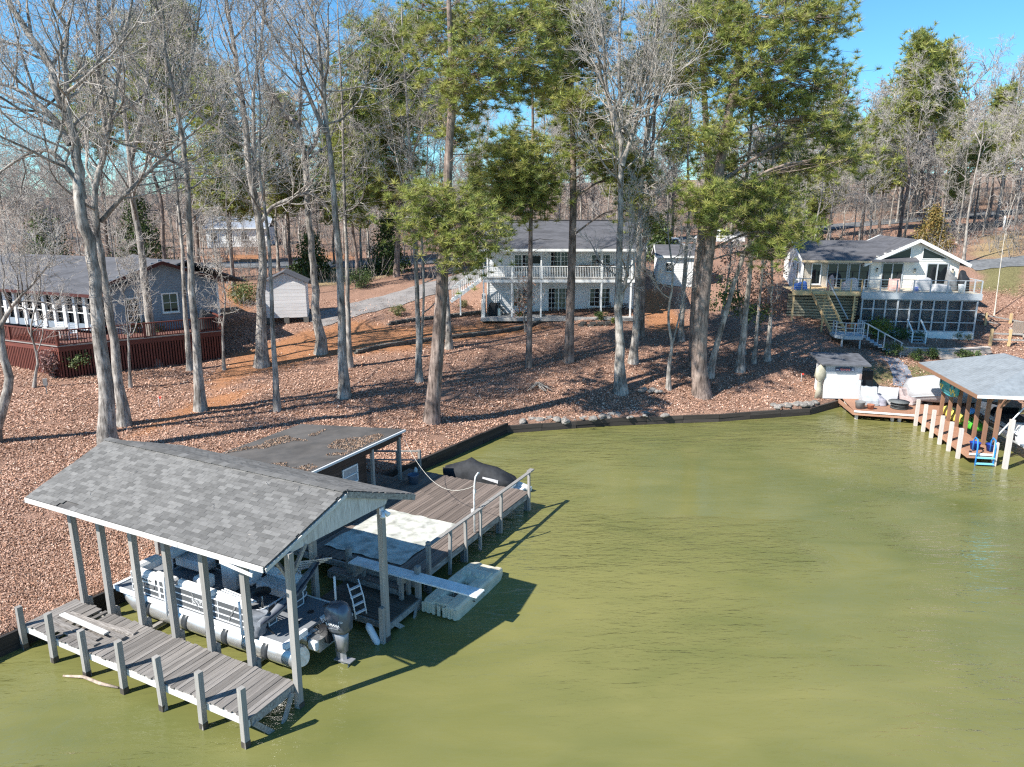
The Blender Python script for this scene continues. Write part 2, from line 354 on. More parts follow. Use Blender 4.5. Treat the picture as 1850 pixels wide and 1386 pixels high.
# fallen leaves lying on the bank, each a small bent leaf
def leaf_litter():
    n = 760000; r = np.random.default_rng(5)
    u = r.uniform(-60, 1910, n); v = r.uniform(470, 1160, n)
    a = (u-925)/FPX; b = (v-693)/FPX; dx = a; dy = math.cos(PITCH)-b*math.sin(PITCH); dz = -math.sin(PITCH)-b*math.cos(PITCH)
    z = np.full(n, 2.); 
    for _ in range(6):
        t = (z-CAM_H)/dz; X = dx*t; Y = dy*t; z = .5*z+.5*np.clip(np.maximum(ground_np(X, Y), .55), .5, 9)
    t = (z-CAM_H)/dz; X = dx*t+r.normal(0, .25, n); Y = dy*t+r.normal(0, .35, n)
    c, g, d = masks(X, Y); s = shore_s(X, Y)
    ok = (s > .12) & (nz(X, Y, 1.3, 43)+.5*nz(X, Y, 4., 44)+r.normal(0, .12, n) < .52) & (Y < 66) & (r.uniform(0, 1, n) > np.clip(c*.93+g*.6+d*.8, 0, .95)) & (r.uniform(0, 1, n) < np.clip(26/np.maximum(Y, 1), .35, 1))
    X, Y = X[ok], Y[ok]; n = len(X); Z = ground_np(X, Y)
    sz = r.uniform(.022, .044, n)*np.clip(Y/25, .85, 1.75); an = r.uniform(0, 2*PI, n); til = r.normal(0, .38, n); ti2 = r.normal(0, .38, n)
    ex = np.stack([np.cos(an), np.sin(an), til], 1)*sz[:, None]; ey = np.stack([-np.sin(an), np.cos(an), ti2], 1)*sz[:, None]*.62
    P0 = np.stack([X, Y, Z+.02+np.abs(til)*sz*.8], 1)
    V = np.stack([P0-ex, P0-ey+[0, 0, .012], P0+ex, P0+ey+[0, 0, .012]], 1).reshape(-1, 3)
    pal = np.array([(.53, .335, .25), (.42, .255, .18), (.6, .425, .33), (.31, .18, .12), (.48, .26, .165), (.64, .5, .41), (.21, .125, .085)])
    cc = pal[r.choice(len(pal), n, p=[.3, .28, .14, .12, .1, .02, .04])]*r.uniform(.8, 1.15, (n, 1))*(1+.2*nz(X, Y, .55, 41)+.14*nz(X, Y, 2.4, 42))[:, None]*np.array([[1., .985, .97]])
    me = mesh_np('leaf_litter', V, np.arange(n*4).reshape(-1, 4), attrs={'col': np.repeat(cc, 4, 0)})
    o = link('leaf_litter', me, attr_mat('dead_leaves', rough=.8, spec=.25)); setp(o, 'brown fallen leaves covering the wooded bank', 'fallen leaves', kind='stuff')
leaf_litter()
def water():
    m, nt, b = newmat('lake_water'); N = nt.nodes; L = nt.links
    tc = N.new('ShaderNodeTexCoord')
    def mapn(scale, rz=0):
        mp = N.new('ShaderNodeMapping'); mp.inputs['Scale'].default_value = scale; mp.inputs['Rotation'].default_value = (0, 0, rz); L.new(tc.outputs['Object'], mp.inputs[0]); return mp.outputs[0]
    def noise(vec, sc, det=3, dist=0):
        n = N.new('ShaderNodeTexNoise'); n.inputs['Scale'].default_value = sc; n.inputs['Detail'].default_value = det; n.inputs['Distortion'].default_value = dist; L.new(vec, n.inputs['Vector']); return n.outputs['Fac']
    big = noise(mapn((1, 1, 1)), .055, 4, .6); mid = noise(mapn((.5, 1.3, 1), R(-24)), .5, 5, .8)
    ad = N.new('ShaderNodeMath'); ad.operation = 'MULTIPLY_ADD'; ad.inputs[1].default_value = .35; L.new(mid, ad.inputs[0]); L.new(big, ad.inputs[2])
    cr = N.new('ShaderNodeValToRGB'); L.new(ad.outputs[0], cr.inputs[0])
    cr.color_ramp.elements[0].position = .47; cr.color_ramp.elements[0].color = (.112, .124, .038, 1)
    cr.color_ramp.elements[1].position = .86; cr.color_ramp.elements[1].color = (.215, .2, .07, 1)
    df = N.new('ShaderNodeBsdfDiffuse'); L.new(cr.outputs[0], df.inputs[0])       # silty body of the water
    gl = N.new('ShaderNodeBsdfGlossy'); gl.inputs['Roughness'].default_value = .03; fr = N.new('ShaderNodeFresnel'); fr.inputs[0].default_value = 1.42
    ms = N.new('ShaderNodeMixShader'); L.new(fr.outputs[0], ms.inputs[0]); L.new(df.outputs[0], ms.inputs[1]); L.new(gl.outputs[0], ms.inputs[2]); L.new(ms.outputs[0], N['Material Output'].inputs[0])
    r1 = noise(mapn((.45, 1.6, 1), R(-16)), 1.5, 4, .6); r2 = noise(mapn((.6, 1.5, 1), R(-26)), 5., 4, .4); r3 = noise(mapn((.55, 1.2, 1), R(12)), .42, 2)
    calm = N.new('ShaderNodeMapRange'); calm.inputs[1].default_value = .4; calm.inputs[2].default_value = .62; calm.inputs[3].default_value = .2; calm.inputs[4].default_value = 1.25
    L.new(noise(mapn((.8, 1, 1), R(-20)), .13, 4, .5), calm.inputs[0])
    x = N.new('ShaderNodeMath'); x.operation = 'MULTIPLY'; x.inputs[1].default_value = .5; L.new(r2, x.inputs[0])
    y = N.new('ShaderNodeMath'); y.operation = 'ADD'; L.new(r1, y.inputs[0]); L.new(x.outputs[0], y.inputs[1])
    w = N.new('ShaderNodeMath'); w.operation = 'MULTIPLY_ADD'; w.inputs[1].default_value = .7; L.new(r3, w.inputs[0]); L.new(y.outputs[0], w.inputs[2])
    z = N.new('ShaderNodeMath'); z.operation = 'MULTIPLY'; L.new(w.outputs[0], z.inputs[0]); L.new(calm.outputs[0], z.inputs[1])
    bp = N.new('ShaderNodeBump'); bp.inputs['Strength'].default_value = .8; bp.inputs['Distance'].default_value = .15
    L.new(z.outputs[0], bp.inputs['Height']); L.new(bp.outputs[0], gl.inputs['Normal']); L.new(bp.outputs[0], fr.inputs['Normal'])
    me = mesh_np('water', [(-900, -400, 0), (900, -400, 0), (900, 70, 0), (-900, 70, 0)], [(0, 1, 2, 3)])
    o = link('water', me, m); o['kind'] = 'structure'
water()
def strip(name, cl, w, m, lift=.03, n=60):
    """a road or path draped over the ground along a centre line"""
    P = [Vector((x, y, 0)) for x, y in cl]; d = [0]
    for a, b in zip(P, P[1:]): d.append(d[-1]+(b-a).length)
    V = []; k = 7
    for i in range(n+1):
        s = d[-1]*i/n; j = max(j for j in range(len(d)-1) if d[j] <= s+1e-6); t = (s-d[j])/(d[j+1]-d[j]); p = P[j].lerp(P[j+1], t)
        q = P[j+1]-P[j]; q2 = (P[min(j+2, len(P)-1)]-P[max(j-1, 0)]).normalized() if len(P) > 2 else q.normalized(); nrm = Vector((-q2.y, q2.x, 0))
        ww = w*(1+.06*math.sin(i*1.7)+.04*math.sin(i*.6+1))
        for c in range(k):
            pt = p+nrm*ww*(c/(k-1)-.5); V.append((pt.x, pt.y, G(pt.x, pt.y)+lift))
    F = [(i*k+c, (i+1)*k+c, (i+1)*k+c+1, i*k+c+1) for i in range(n) for c in range(k-1)]
    o = link(name, mesh_np(name, V, F, smooth=True), m); o['kind'] = 'structure'; return o
asph = mat('road_asphalt', (.16, .165, .17), .9, .3, 3., bump=.2, grime=.3)
gravel = mat('gravel', (.27, .25, .24), .95, .5, 14., bump=.6, grime=.35, detail=8)
strip('road', [(-130, 84), (-60, 86), (-25, 89), (5, 92), (40, 99), (80, 112), (160, 140)], 6.0, asph, .06, 90)
strip('gravel_path', [tuple(on_ground(u, v)[:2]) for u, v in ((560, 582), (640, 560), (700, 545), (760, 525), (830, 505), (870, 492))]+[(-2, 82), (2, 92)], 3.6, gravel, .05)
strip('driveway', [(44, 71.5), (52, 72), (62, 69), (75, 67)], 3.0, asph, .06)
strip('stepping_path', [tuple(on_ground(u, v)[:2]) for u, v in ((1632, 700), (1630, 680), (1622, 660), (1605, 646))], 1.3, mat('grey_slate', (.2, .21, .24), .8, .4, 2.5, bump=.4), .03, 24)
# ================================================================ trees
def bark_mat(name, c1, c2, dark, scale=5., blot=.35):
    m, nt, b = newmat(name); N = nt.nodes; L = nt.links
    tc = N.new('ShaderNodeTexCoord'); mp = N.new('ShaderNodeMapping'); mp.inputs['Scale'].default_value = (1, 1, .16); L.new(tc.outputs['Object'], mp.inputs[0])
    n1 = N.new('ShaderNodeTexNoise'); n1.inputs['Scale'].default_value = scale*3; n1.inputs['Detail'].default_value = 6; n1.inputs['Roughness'].default_value = .7; L.new(mp.outputs[0], n1.inputs['Vector'])
    cr = N.new('ShaderNodeValToRGB'); e = cr.color_ramp.elements; e[0].position = .34; e[0].color = rgba(dark); e[1].position = .68; e[1].color = rgba(c1)
    k = e.new(.48); k.color = rgba(c2); L.new(n1.outputs['Fac'], cr.inputs[0])
    n2 = N.new('ShaderNodeTexNoise'); n2.inputs['Scale'].default_value = 1.3; n2.inputs['Detail'].default_value = 5; L.new(tc.outputs['Object'], n2.inputs['Vector'])
    mr = N.new('ShaderNodeMapRange'); mr.inputs[1].default_value = .38; mr.inputs[2].default_value = .62; mr.inputs[3].default_value = 1-blot; mr.inputs[4].default_value = 1.12; L.new(n2.outputs['Fac'], mr.inputs[0])
    mx = N.new('ShaderNodeVectorMath'); mx.operation = 'SCALE'; L.new(cr.outputs[0], mx.inputs[0]); L.new(mr.outputs[0], mx.inputs['Scale'])
    L.new(mx.outputs[0], b.inputs['Base Color']); b.inputs['Roughness'].default_value = .9; b.inputs['Specular IOR Level'].default_value = .15
    bp = N.new('ShaderNodeBump'); bp.inputs['Strength'].default_value = .9; bp.inputs['Distance'].default_value = .05; L.new(n1.outputs['Fac'], bp.inputs['Height']); L.new(bp.outputs[0], b.inputs['Normal'])
    return m
BARK = bark_mat('grey_bark', (.56, .515, .46), (.33, .295, .26), (.1, .088, .076), 3.4, .5)
BARKP = bark_mat('pine_bark', (.42, .33, .275), (.25, .19, .16), (.075, .058, .048), 2.6, .45)
TWIG = mat('grey_twigs', (.47, .43, .39), .85, .35, 1.5, spec=.15)
NEEDLE = attr_mat('pine_needles', rough=.5, spec=.3, trans=.3)
LEAFM = attr_mat('leaf_clusters', rough=.55, spec=.35, trans=.15)
def rings(P, rad, n):
    P = np.asarray(P, float); m = len(P); T = np.gradient(P, axis=0); T /= np.linalg.norm(T, axis=1, keepdims=True)+1e-9
    a = np.array([0, 0, 1.]) if abs(T[0, 2]) < .9 else np.array([1., 0, 0])
    X = np.cross(T, a); X /= np.linalg.norm(X, axis=1, keepdims=True)+1e-9; Y = np.cross(T, X)
    g = np.arange(n)*2*PI/n; rr = np.asarray(rad)[:, None, None]
    V = P[:, None, :]+rr*(X[:, None, :]*np.cos(g)[None, :, None]+Y[:, None, :]*np.sin(g)[None, :, None])
    return V.reshape(-1, 3)
def ring_faces(m, n):
    i = np.arange(m-1)[:, None]; k = np.arange(n)[None, :]; k2 = (k+1) % n
    return np.stack([i*n+k, i*n+k2, (i+1)*n+k2, (i+1)*n+k], -1).reshape(-1, 4)
class TB:
    def __init__(s): s.V = []; s.F = []; s.n = 0
    def tube(s, P, rad, n):
        V = rings(P, rad, n); s.V.append(V); s.F.append(ring_faces(len(P), n)+s.n); s.n += len(V)
    def twigs(s, A, B, r0, r1):
        """many straight thin shoots at once"""
        A = np.asarray(A); B = np.asarray(B); N = len(A)
        if N == 0: return
        T = B-A; T /= np.linalg.norm(T, axis=1, keepdims=True)+1e-9; ref = np.where(np.abs(T[:, 2:3]) < .9, [[0, 0, 1.]], [[1., 0, 0]])
        X = np.cross(T, ref); X /= np.linalg.norm(X, axis=1, keepdims=True)+1e-9; Y = np.cross(T, X)
        g = np.arange(3)*2*PI/3; off = X[:, None]*np.cos(g)[None, :, None]+Y[:, None]*np.sin(g)[None, :, None]
        V = np.concatenate([A[:, None]+off*np.reshape(r0, (-1, 1, 1)), B[:, None]+off*np.reshape(r1, (-1, 1, 1))], 1).reshape(-1, 3)
        b = np.arange(N)[:, None, None]*6; q = np.array([[0, 1, 4, 3], [1, 2, 5, 4], [2, 0, 3, 5]])[None]
        s.V.append(V); s.F.append((b+q).reshape(-1, 4)+s.n); s.n += len(V)
    def mesh(s, name): return mesh_np(name, np.concatenate(s.V), np.concatenate(s.F), smooth=True)
def unit(v): return v/(np.linalg.norm(v)+1e-9)
def shoot(r, p, d, L, nseg, wob, up):
    P = [p]; d = unit(d)
    for k in range(nseg):
        d = unit(d+r.normal(0, wob, 3)+np.array([0, 0, up])); p = p+d*(L/nseg); P.append(p)
    return np.array(P)
def at(P, t):
    f = t*(len(P)-1); i = min(int(f), len(P)-2); return P[i]+(P[i+1]-P[i])*(f-i), unit(P[i+1]-P[i])
def side(r, d, ang):
    a = unit(np.cross(d, r.normal(0, 1, 3))); return unit(d*math.cos(ang)+a*math.sin(ang))
def densify(P, k):
    P = np.asarray(P, float); t = np.linspace(0, len(P)-1, k); i = np.minimum(t.astype(int), len(P)-2); f = (t-i)[:, None]
    Pm = P[np.maximum(i-1, 0)]; P0 = P[i]; P1 = P[i+1]; P2 = P[np.minimum(i+2, len(P)-1)]
    return .5*((2*P0)+(-Pm+P1)*f+(2*Pm-5*P0+4*P1-P2)*f**2+(-Pm+3*P0-3*P1+P2)*f**3)
def bare_geo(stems, seed, nl=16, L1=5., c0=.35, up=.12, n2=7, n3=6, n4=4, tw=1., droop=0., tr=1.2):
    """stems: list of (points, r0, r1). Returns (trunk mesh, twig mesh)"""
    r = np.random.default_rng(seed); tb = TB(); cb = TB(); A = []; B = []; RA = []; RB = []
    for si, (P, r0, r1) in enumerate(stems):
        k = max(10, len(P)*3); D = densify(P, k); t = np.linspace(0, 1, k); rad = r0+(r1-r0)*t**.7
        if si == 0: rad = rad*(1+.75*np.exp(-t*len(D)*.9)); D[0, 2] -= .3
        D[1:-1] += r.normal(0, 1, (k-2, 3))*rad[1:-1, None]*.12
        tb.tube(D, rad, 9)
        n = nl if si == 0 else max(5, nl*2//3); cs = c0 if si == 0 else .15
        Ht = np.linalg.norm(D[-1]-D[0])
        for j in range(n):
            tt = cs+(1-cs)*(j+r.uniform(0, 1))/n; p, d = at(D, min(tt, .995)); rr = (r0+(r1-r0)*tt**.7)
            L = L1*(1.15-.6*(tt-cs)/(1-cs))*r.uniform(.6, 1.2); dd = side(r, d, R(r.uniform(28, 66)))
            if droop and tt < cs+.3: dd[2] *= .4
            Q = shoot(r, p, dd, L, 7, .17, up*(1-.5*droop)); q0 = min(rr*.55, .012*L+.012)
            tb.tube(Q, np.linspace(q0, q0*.3, 8), 6)
            for a in range(n2):
                t2 = .2+.8*(a+r.uniform(0, 1))/n2; p2, d2 = at(Q, min(t2, .99)); L2 = L*r.uniform(.3, .55)*(1.15-.5*t2)
                Q2 = shoot(r, p2, side(r, d2, R(r.uniform(25, 65))), L2, 5, .2, up*.6); q2 = max(q0*.42*(1.1-.6*t2), .009*tr)
                cb.tube(Q2, np.linspace(q2, .0055*tr, 6), 4)
                for b in range(n3):
                    t3 = .15+.85*(b+r.uniform(0, 1))/n3; p3, d3 = at(Q2, min(t3, .99)); L3 = max(L2*r.uniform(.3, .6), .35)*tw
                    Q3 = shoot(r, p3, side(r, d3, R(r.uniform(20, 65))), L3, 2, .25, up*.5)
                    A += [Q3[0], Q3[1]]; B += [Q3[1], Q3[2]]; RA += [.0085*tr, .007*tr]; RB += [.007*tr, .0045*tr]
                    for c in range(n4):
                        p4, d4 = at(Q3, r.uniform(.2, 1)*.99); A.append(p4); B.append(p4+side(r, d4, R(r.uniform(15, 60)))*max(L3*r.uniform(.35, .7), .2)); RA.append(.0055*tr); RB.append(.0035*tr)
    cb.twigs(A, B, RA, RB)
    return tb.mesh('trunk'), cb.mesh('crown')
def tuft_template(r, n, L, w, squash=1.):
    d = r.normal(0, 1, (n, 3)); d[:, 2] = np.where(r.uniform(0, 1, n) < .72, np.abs(d[:, 2]), d[:, 2]*.7); d /= np.linalg.norm(d, axis=1, keepdims=True)
    d[:, 2] *= squash; ref = r.normal(0, 1, (n, 3)); s = np.cross(d, ref); s /= np.linalg.norm(s, axis=1, keepdims=True)
    l = L*r.uniform(.7, 1.15, (n, 1)); return np.stack([-s*w/2, s*w/2, d*l], 1)      # n,3,3
def tufts(P, scale, col, seed, n=22, L=.34, w=.04, variants=6):
    r = np.random.default_rng(seed); T = [tuft_template(r, n, L, w) for _ in range(variants)]; P = np.asarray(P); N = len(P)
    k = r.integers(0, variants, N); a = r.uniform(0, 2*PI, N); c, s = np.cos(a), np.sin(a)
    X = np.stack(T)[k]*np.reshape(scale, (-1, 1, 1, 1)); x = X[..., 0].copy(); y = X[..., 1].copy()
    X[..., 0] = x*c[:, None, None]-y*s[:, None, None]; X[..., 1] = x*s[:, None, None]+y*c[:, None, None]
    V = (X+P[:, None, None]).reshape(-1, 3); C = np.repeat(col, n*3, 0)*np.random.default_rng(seed+1).uniform(.8, 1.2, (N*n, 1)).repeat(3, 0)
    return V, C
PGREEN = np.array([(.33, .36, .092), (.27, .31, .078), (.41, .405, .115), (.19, .235, .072), (.36, .35, .12)])
def pine_geo(trunk, r0, blobs, seed, per=21, tpc=7, n=42, L=.48, w=.04, csz=.78, bare=10, droopy=.0, rad=.85):
    """blobs: list of (centre, (rx, ry, rz), density). limbs run from the trunk to each blob, branchlets to its clumps"""
    r = np.random.default_rng(seed); tb = TB(); cb = TB(); k = max(14, len(trunk)*3); D = densify(trunk, k); t = np.linspace(0, 1, k)
    rd = r0*(1-.8*t**1.1)*(1+.45*np.exp(-t*k*1.1)); D[0, 2] -= .3; tb.tube(D, rd, 10); TP = []; A = []; B = []
    for c, e, dens in blobs:
        c = np.asarray(c, float); e = np.asarray(e, float); h = np.hypot(c[0]-D[:, 0], c[1]-D[:, 1])
        ztgt = c[2]-.35*np.min(h)-.2; i = int(np.clip(np.argmin(np.abs(D[:, 2]-ztgt)), 2, k-1)); p = D[i]
        m = np.array([(p+c)/2])[0]+r.normal(0, .15, 3)+np.array([0, 0, .12*np.min(h)]); Q = densify(np.array([p, m, c]), 8)
        q0 = min(rd[i]*.55, .03+.012*np.linalg.norm(c-p)); tb.tube(Q, np.linspace(q0, q0*.35, 8), 6)
        ncl = max(3, int(per*dens))
        for a in range(ncl):
            v = r.normal(0, 1, 3); v = v/np.linalg.norm(v)*r.uniform(.35, 1)**.6; cc = c+v*e
            s, d = at(Q, r.uniform(.35, 1)); md = (s+cc)/2+np.array([0, 0, -.1]); cb.tube(np.array([s, md, cc]), [.028, .02, .012], 4)
            nt_ = max(3, int(tpc*r.uniform(.6, 1.4))); o = r.normal(0, 1, (nt_, 3))*np.array([csz, csz, csz*.72])*rad
            pt = cc+o; TP.append(pt); A.append(np.repeat(cc[None], nt_, 0)); B.append(pt)
    for a in range(bare):
        tt = r.uniform(.35, .8); p, d = at(D, tt); Q = shoot(r, p, side(r, d, R(80)), r.uniform(1, 2.6), 5, .2, .02); tb.tube(Q, np.linspace(.03, .01, 6), 4)
    TP = np.concatenate(TP); cb.twigs(np.concatenate(A), np.concatenate(B), .011, .007)
    N = len(TP); col = PGREEN[r.choice(5, N, p=[.3, .25, .18, .15, .12])]*r.uniform(.8, 1.15, (N, 1)); V, C = tufts(TP, r.uniform(.75, 1.25, N), col, seed, n, L, w)
    nm = mesh_np('needles', V, None, np.arange(len(V)).reshape(-1, 3), attrs={'col': C})
    return tb.mesh('trunk'), cb.mesh('branchlets'), nm
def up_poly(px, Y, top=None, jig=.0, seed=0):
    """photo polyline -> 3D stem standing on the ground at its first pixel"""
    r = np.random.default_rng(seed); out = [np.array(PY(u, v, Y)) for u, v in px]
    for i in range(1, len(out)): out[i][1] += r.normal(0, jig)*i
    if top:
        d = out[-1]-out[-2]; d = unit(d)+np.array([0, 0, .35]); d = unit(d)
        while out[-1][2] < top: out.append(out[-1]+(d+r.normal(0, .06, 3))*2.2)
    return np.array(out)
def base_of(u, v): g = on_ground(u, v); return g
def plant_tree(name, base, parts, label, cat, group=None):
    e = empty(name, tuple(base), 0, label, cat, group)
    for nm, me, m in parts:
        o = link(nm, me, m, e); o.location = (0, 0, 0)
    return e
def local(P, b): return np.asarray(P)-np.array(b)
# (base pixel, stem pixels, base width px, limbs, limb length, crown start, extra leaders, label)
BARE = [
 ((-14, 800), [(-14, 800), (14, 700), (6, 640), (-2, 590), (-10, 480), (-14, 330), (-20, 160), (-25, 0)], 26, 12, 4.2, .45, [[(0, 590), (28, 545), (60, 515), (90, 470)]], 24, 'crooked grey trunk at the left edge beside the red deck'),
 ((200, 812), [(200, 812), (188, 690), (176, 560), (163, 450), (150, 370), (136, 292), (122, 222), (105, 160), (86, 117), (57, 73), (19, 13)], 40, 15, 5.0, .42, [[(150, 360), (142, 292), (128, 206), (117, 111), (105, 48), (95, 0)], [(128, 260), (90, 205), (40, 165), (-10, 150)], [(140, 330), (80, 270), (-10, 320)]], 26, 'stout pale forked tree rising right behind the boathouse roof corner'),
 ((224, 768), [(224, 768), (208, 640), (195, 540), (180, 440), (181, 349), (183, 254), (171, 127), (181, 0)], 26, 17, 5.0, .38, [[(182, 400), (230, 350), (290, 290), (350, 240), (400, 200)], [(182, 300), (205, 200), (215, 120), (240, 0)]], 25, 'slimmer pale tree leaning against the stout forked tree by the boathouse'),
 ((284, 658), [(284, 658), (272, 595), (267, 530), (255, 455), (243, 370), (235, 280), (222, 170), (214, 60), (208, -20)], 27, 16, 5.0, .4, [[(236, 290), (262, 180), (275, 60), (290, -20)]], 25, 'pale trunk standing in front of the grey house beyond the small holly'),
 ((344, 669), [(344, 669), (337, 595), (332, 518), (325, 440), (316, 330), (308, 220), (298, 100), (285, 0)], 15, 11, 3.6, .45, [], 22, 'thin dark trunk next to the taller grey trunk by the red deck'),
 ((362, 741), [(362, 741), (356, 630), (350, 540), (344, 440), (338, 350), (326, 250), (318, 190)], 24, 14, 4.6, .42, [[(318, 190), (345, 110), (375, 0)], [(318, 190), (300, 100), (290, -10)]], 24, 'smooth grey trunk in front of the covered grill on the red deck'),
 ((472, 661), [(472, 661), (471, 560), (472, 440), (456, 320), (444, 225), (430, 152), (415, 60), (405, -10)], 28, 16, 5.0, .36, [[(463, 340), (460, 240), (458, 160), (466, 63), (478, 0)], [(470, 400), (500, 370), (560, 350), (590, 380)]], 26, 'tall pale forked tree directly left of the white garden shed'),
 ((501, 742), [(501, 742), (494, 620), (490, 540), (486, 440), (478, 360), (470, 300), (474, 200), (462, 90)], 15, 12, 3.6, .48, [], 20, 'thin grey tree standing alone between the dock shed and the white garden shed'),
 ((579, 638), [(579, 638), (571, 545), (566, 470), (558, 390), (551, 285), (541, 228), (519, 206), (478, 140), (470, 60)], 24, 12, 4.4, .42, [[(551, 285), (573, 250), (585, 170), (600, 80)], [(541, 228), (545, 140), (540, 40)]], 22, 'crooked grey tree just right of the white garden shed'),
 ((621, 717), [(621, 717), (618, 600), (613, 480), (606, 370), (593, 254), (582, 178), (578, 95), (570, 48), (547, -10)], 25, 14, 4.6, .5, [[(588, 240), (566, 190), (535, 127), (506, 89), (481, 38), (482, -10)], [(584, 185), (592, 100), (590, 0)]], 24, 'tall straight pale tree midway across the leafy bank, forking high up'),
 ((631, 663), [(631, 663), (629, 560), (627, 460), (622, 330), (618, 200), (612, 60)], 15, 11, 3.6, .45, [], 22, 'slim dark tree close behind the tall straight pale tree'),
 ((757, 689), [(757, 689), (756, 600), (752, 500), (750, 400), (742, 290), (735, 180), (728, 60)], 17, 11, 3.8, .5, [[(760, 640), (766, 540), (762, 420), (770, 300), (775, 180)], [(752, 520), (745, 420), (720, 300), (700, 190)]], 22, 'double-stemmed grey tree left of the thick leaning pine'),
 ((236, 700), [(236, 700), (233, 640), (228, 580), (220, 520), (205, 460), (196, 400)], 8, 14, 3.0, .25, [], 9, 'small twiggy bare tree before the grey house, in front of the dark holly'),
 ((60, 700), [(60, 700), (66, 650), (62, 590), (70, 520), (64, 450)], 8, 14, 3.0, .25, [], 8.5, 'small twiggy bare tree beside the red shrub at the red deck'),
 ((405, 668), [(405, 668), (402, 600), (408, 540), (400, 470), (404, 400)], 8, 12, 2.6, .3, [], 9.5, 'small twiggy bare tree at the right end of the red deck'),
 ((811, 629), [(811, 629), (809, 560), (806, 480), (803, 400), (812, 300), (822, 200), (818, 90)], 16, 11, 3.6, .5, [], 22, 'slim dark trunk close behind the thick leaning pine'),
 ((1122, 707), [(1122, 707), (1120, 620), (1116, 545), (1121, 440), (1122, 330), (1125, 240), (1118, 130), (1122, 0)], 28, 15, 4.4, .48, [[(1125, 240), (1145, 200), (1160, 120), (1178, 0)], [(1124, 300), (1150, 220), (1165, 150), (1200, 0)], [(1123, 260), (1098, 170), (1090, 80), (1075, 0)], [(1117, 560), (1132, 500), (1138, 450), (1160, 370)]], 25, 'pale tree at the water edge in front of the two-storey house, flared at its foot'),
 ((1144, 656), [(1144, 656), (1150, 560), (1155, 440), (1160, 330), (1168, 220), (1176, 130), (1192, 0)], 20, 14, 4.2, .42, [[(1164, 270), (1190, 170), (1215, 80), (1240, 0)], [(1163, 290), (1200, 220), (1250, 110)]], 25, 'pale straight tree behind the flared tree, before the house corner'),
 ((1208, 703), [(1208, 703), (1210, 650), (1213, 625), (1208, 570), (1214, 500), (1210, 420)], 12, 9, 2.4, .5, [[(1213, 628), (1226, 585), (1238, 530), (1248, 460), (1270, 410)]], 13, 'small thin Y-shaped tree near the water between two big trunks'),
 ((1231, 616), [(1231, 616), (1234, 540), (1241, 450), (1246, 380), (1242, 280), (1252, 150), (1258, 20)], 13, 12, 3.8, .42, [], 24, 'slender pale trunk before the white outbuilding'),
 ((1281, 681), [(1281, 681), (1300, 605), (1325, 520), (1350, 450), (1378, 390), (1395, 300)], 18, 10, 3.4, .45, [], 17, 'dark trunk leaning steeply right beside the big double pine'),
 ((1336, 671), [(1336, 671), (1344, 600), (1351, 540), (1354, 460), (1350, 360), (1356, 250)], 20, 11, 3.4, .4, [], 19, 'grey flared trunk right of the leaning trunk, among brown-leaved saplings'),
 ((1362, 656), [(1362, 656), (1367, 590), (1372, 530), (1378, 450), (1376, 350)], 10, 9, 2.6, .4, [], 15, 'thin pale trunk between the flared trunk and the yellow stairs'),
]
for i, (b, px, wpx, nl, L1, c0, lead, top, lab) in enumerate(BARE):
    g = on_ground(max(b[0], 2), b[1]) if b[0] > 0 else Vector((PY(b[0], b[1], on_ground(6, b[1]).y)))
    Y = g.y; r0 = wpx/FPX*Y/2*1.02
    P = up_poly(px, Y, g.z+top, .05, i); P[0] = g
    st = [(local(P, g), r0*.7, r0*.09)]
    for l in lead:
        rl = r0*(.36 if len(l) > 3 else .3); Q = up_poly(l, Y, g.z+top*.85 if l[-1][1] < 10 else None, .12, i+50); st.append((local(Q, g), rl, rl*.22))
    tm_, cm_ = bare_geo(st, 100+i, nl+2, L1*1.1, c0*.95, .19, 7, 6, 2, 1.15, .25)
    plant_tree('bare_tree', g, [('trunk', tm_, BARK), ('crown', cm_, TWIG)], lab, 'tree', 'bare trees on the leafy bank')
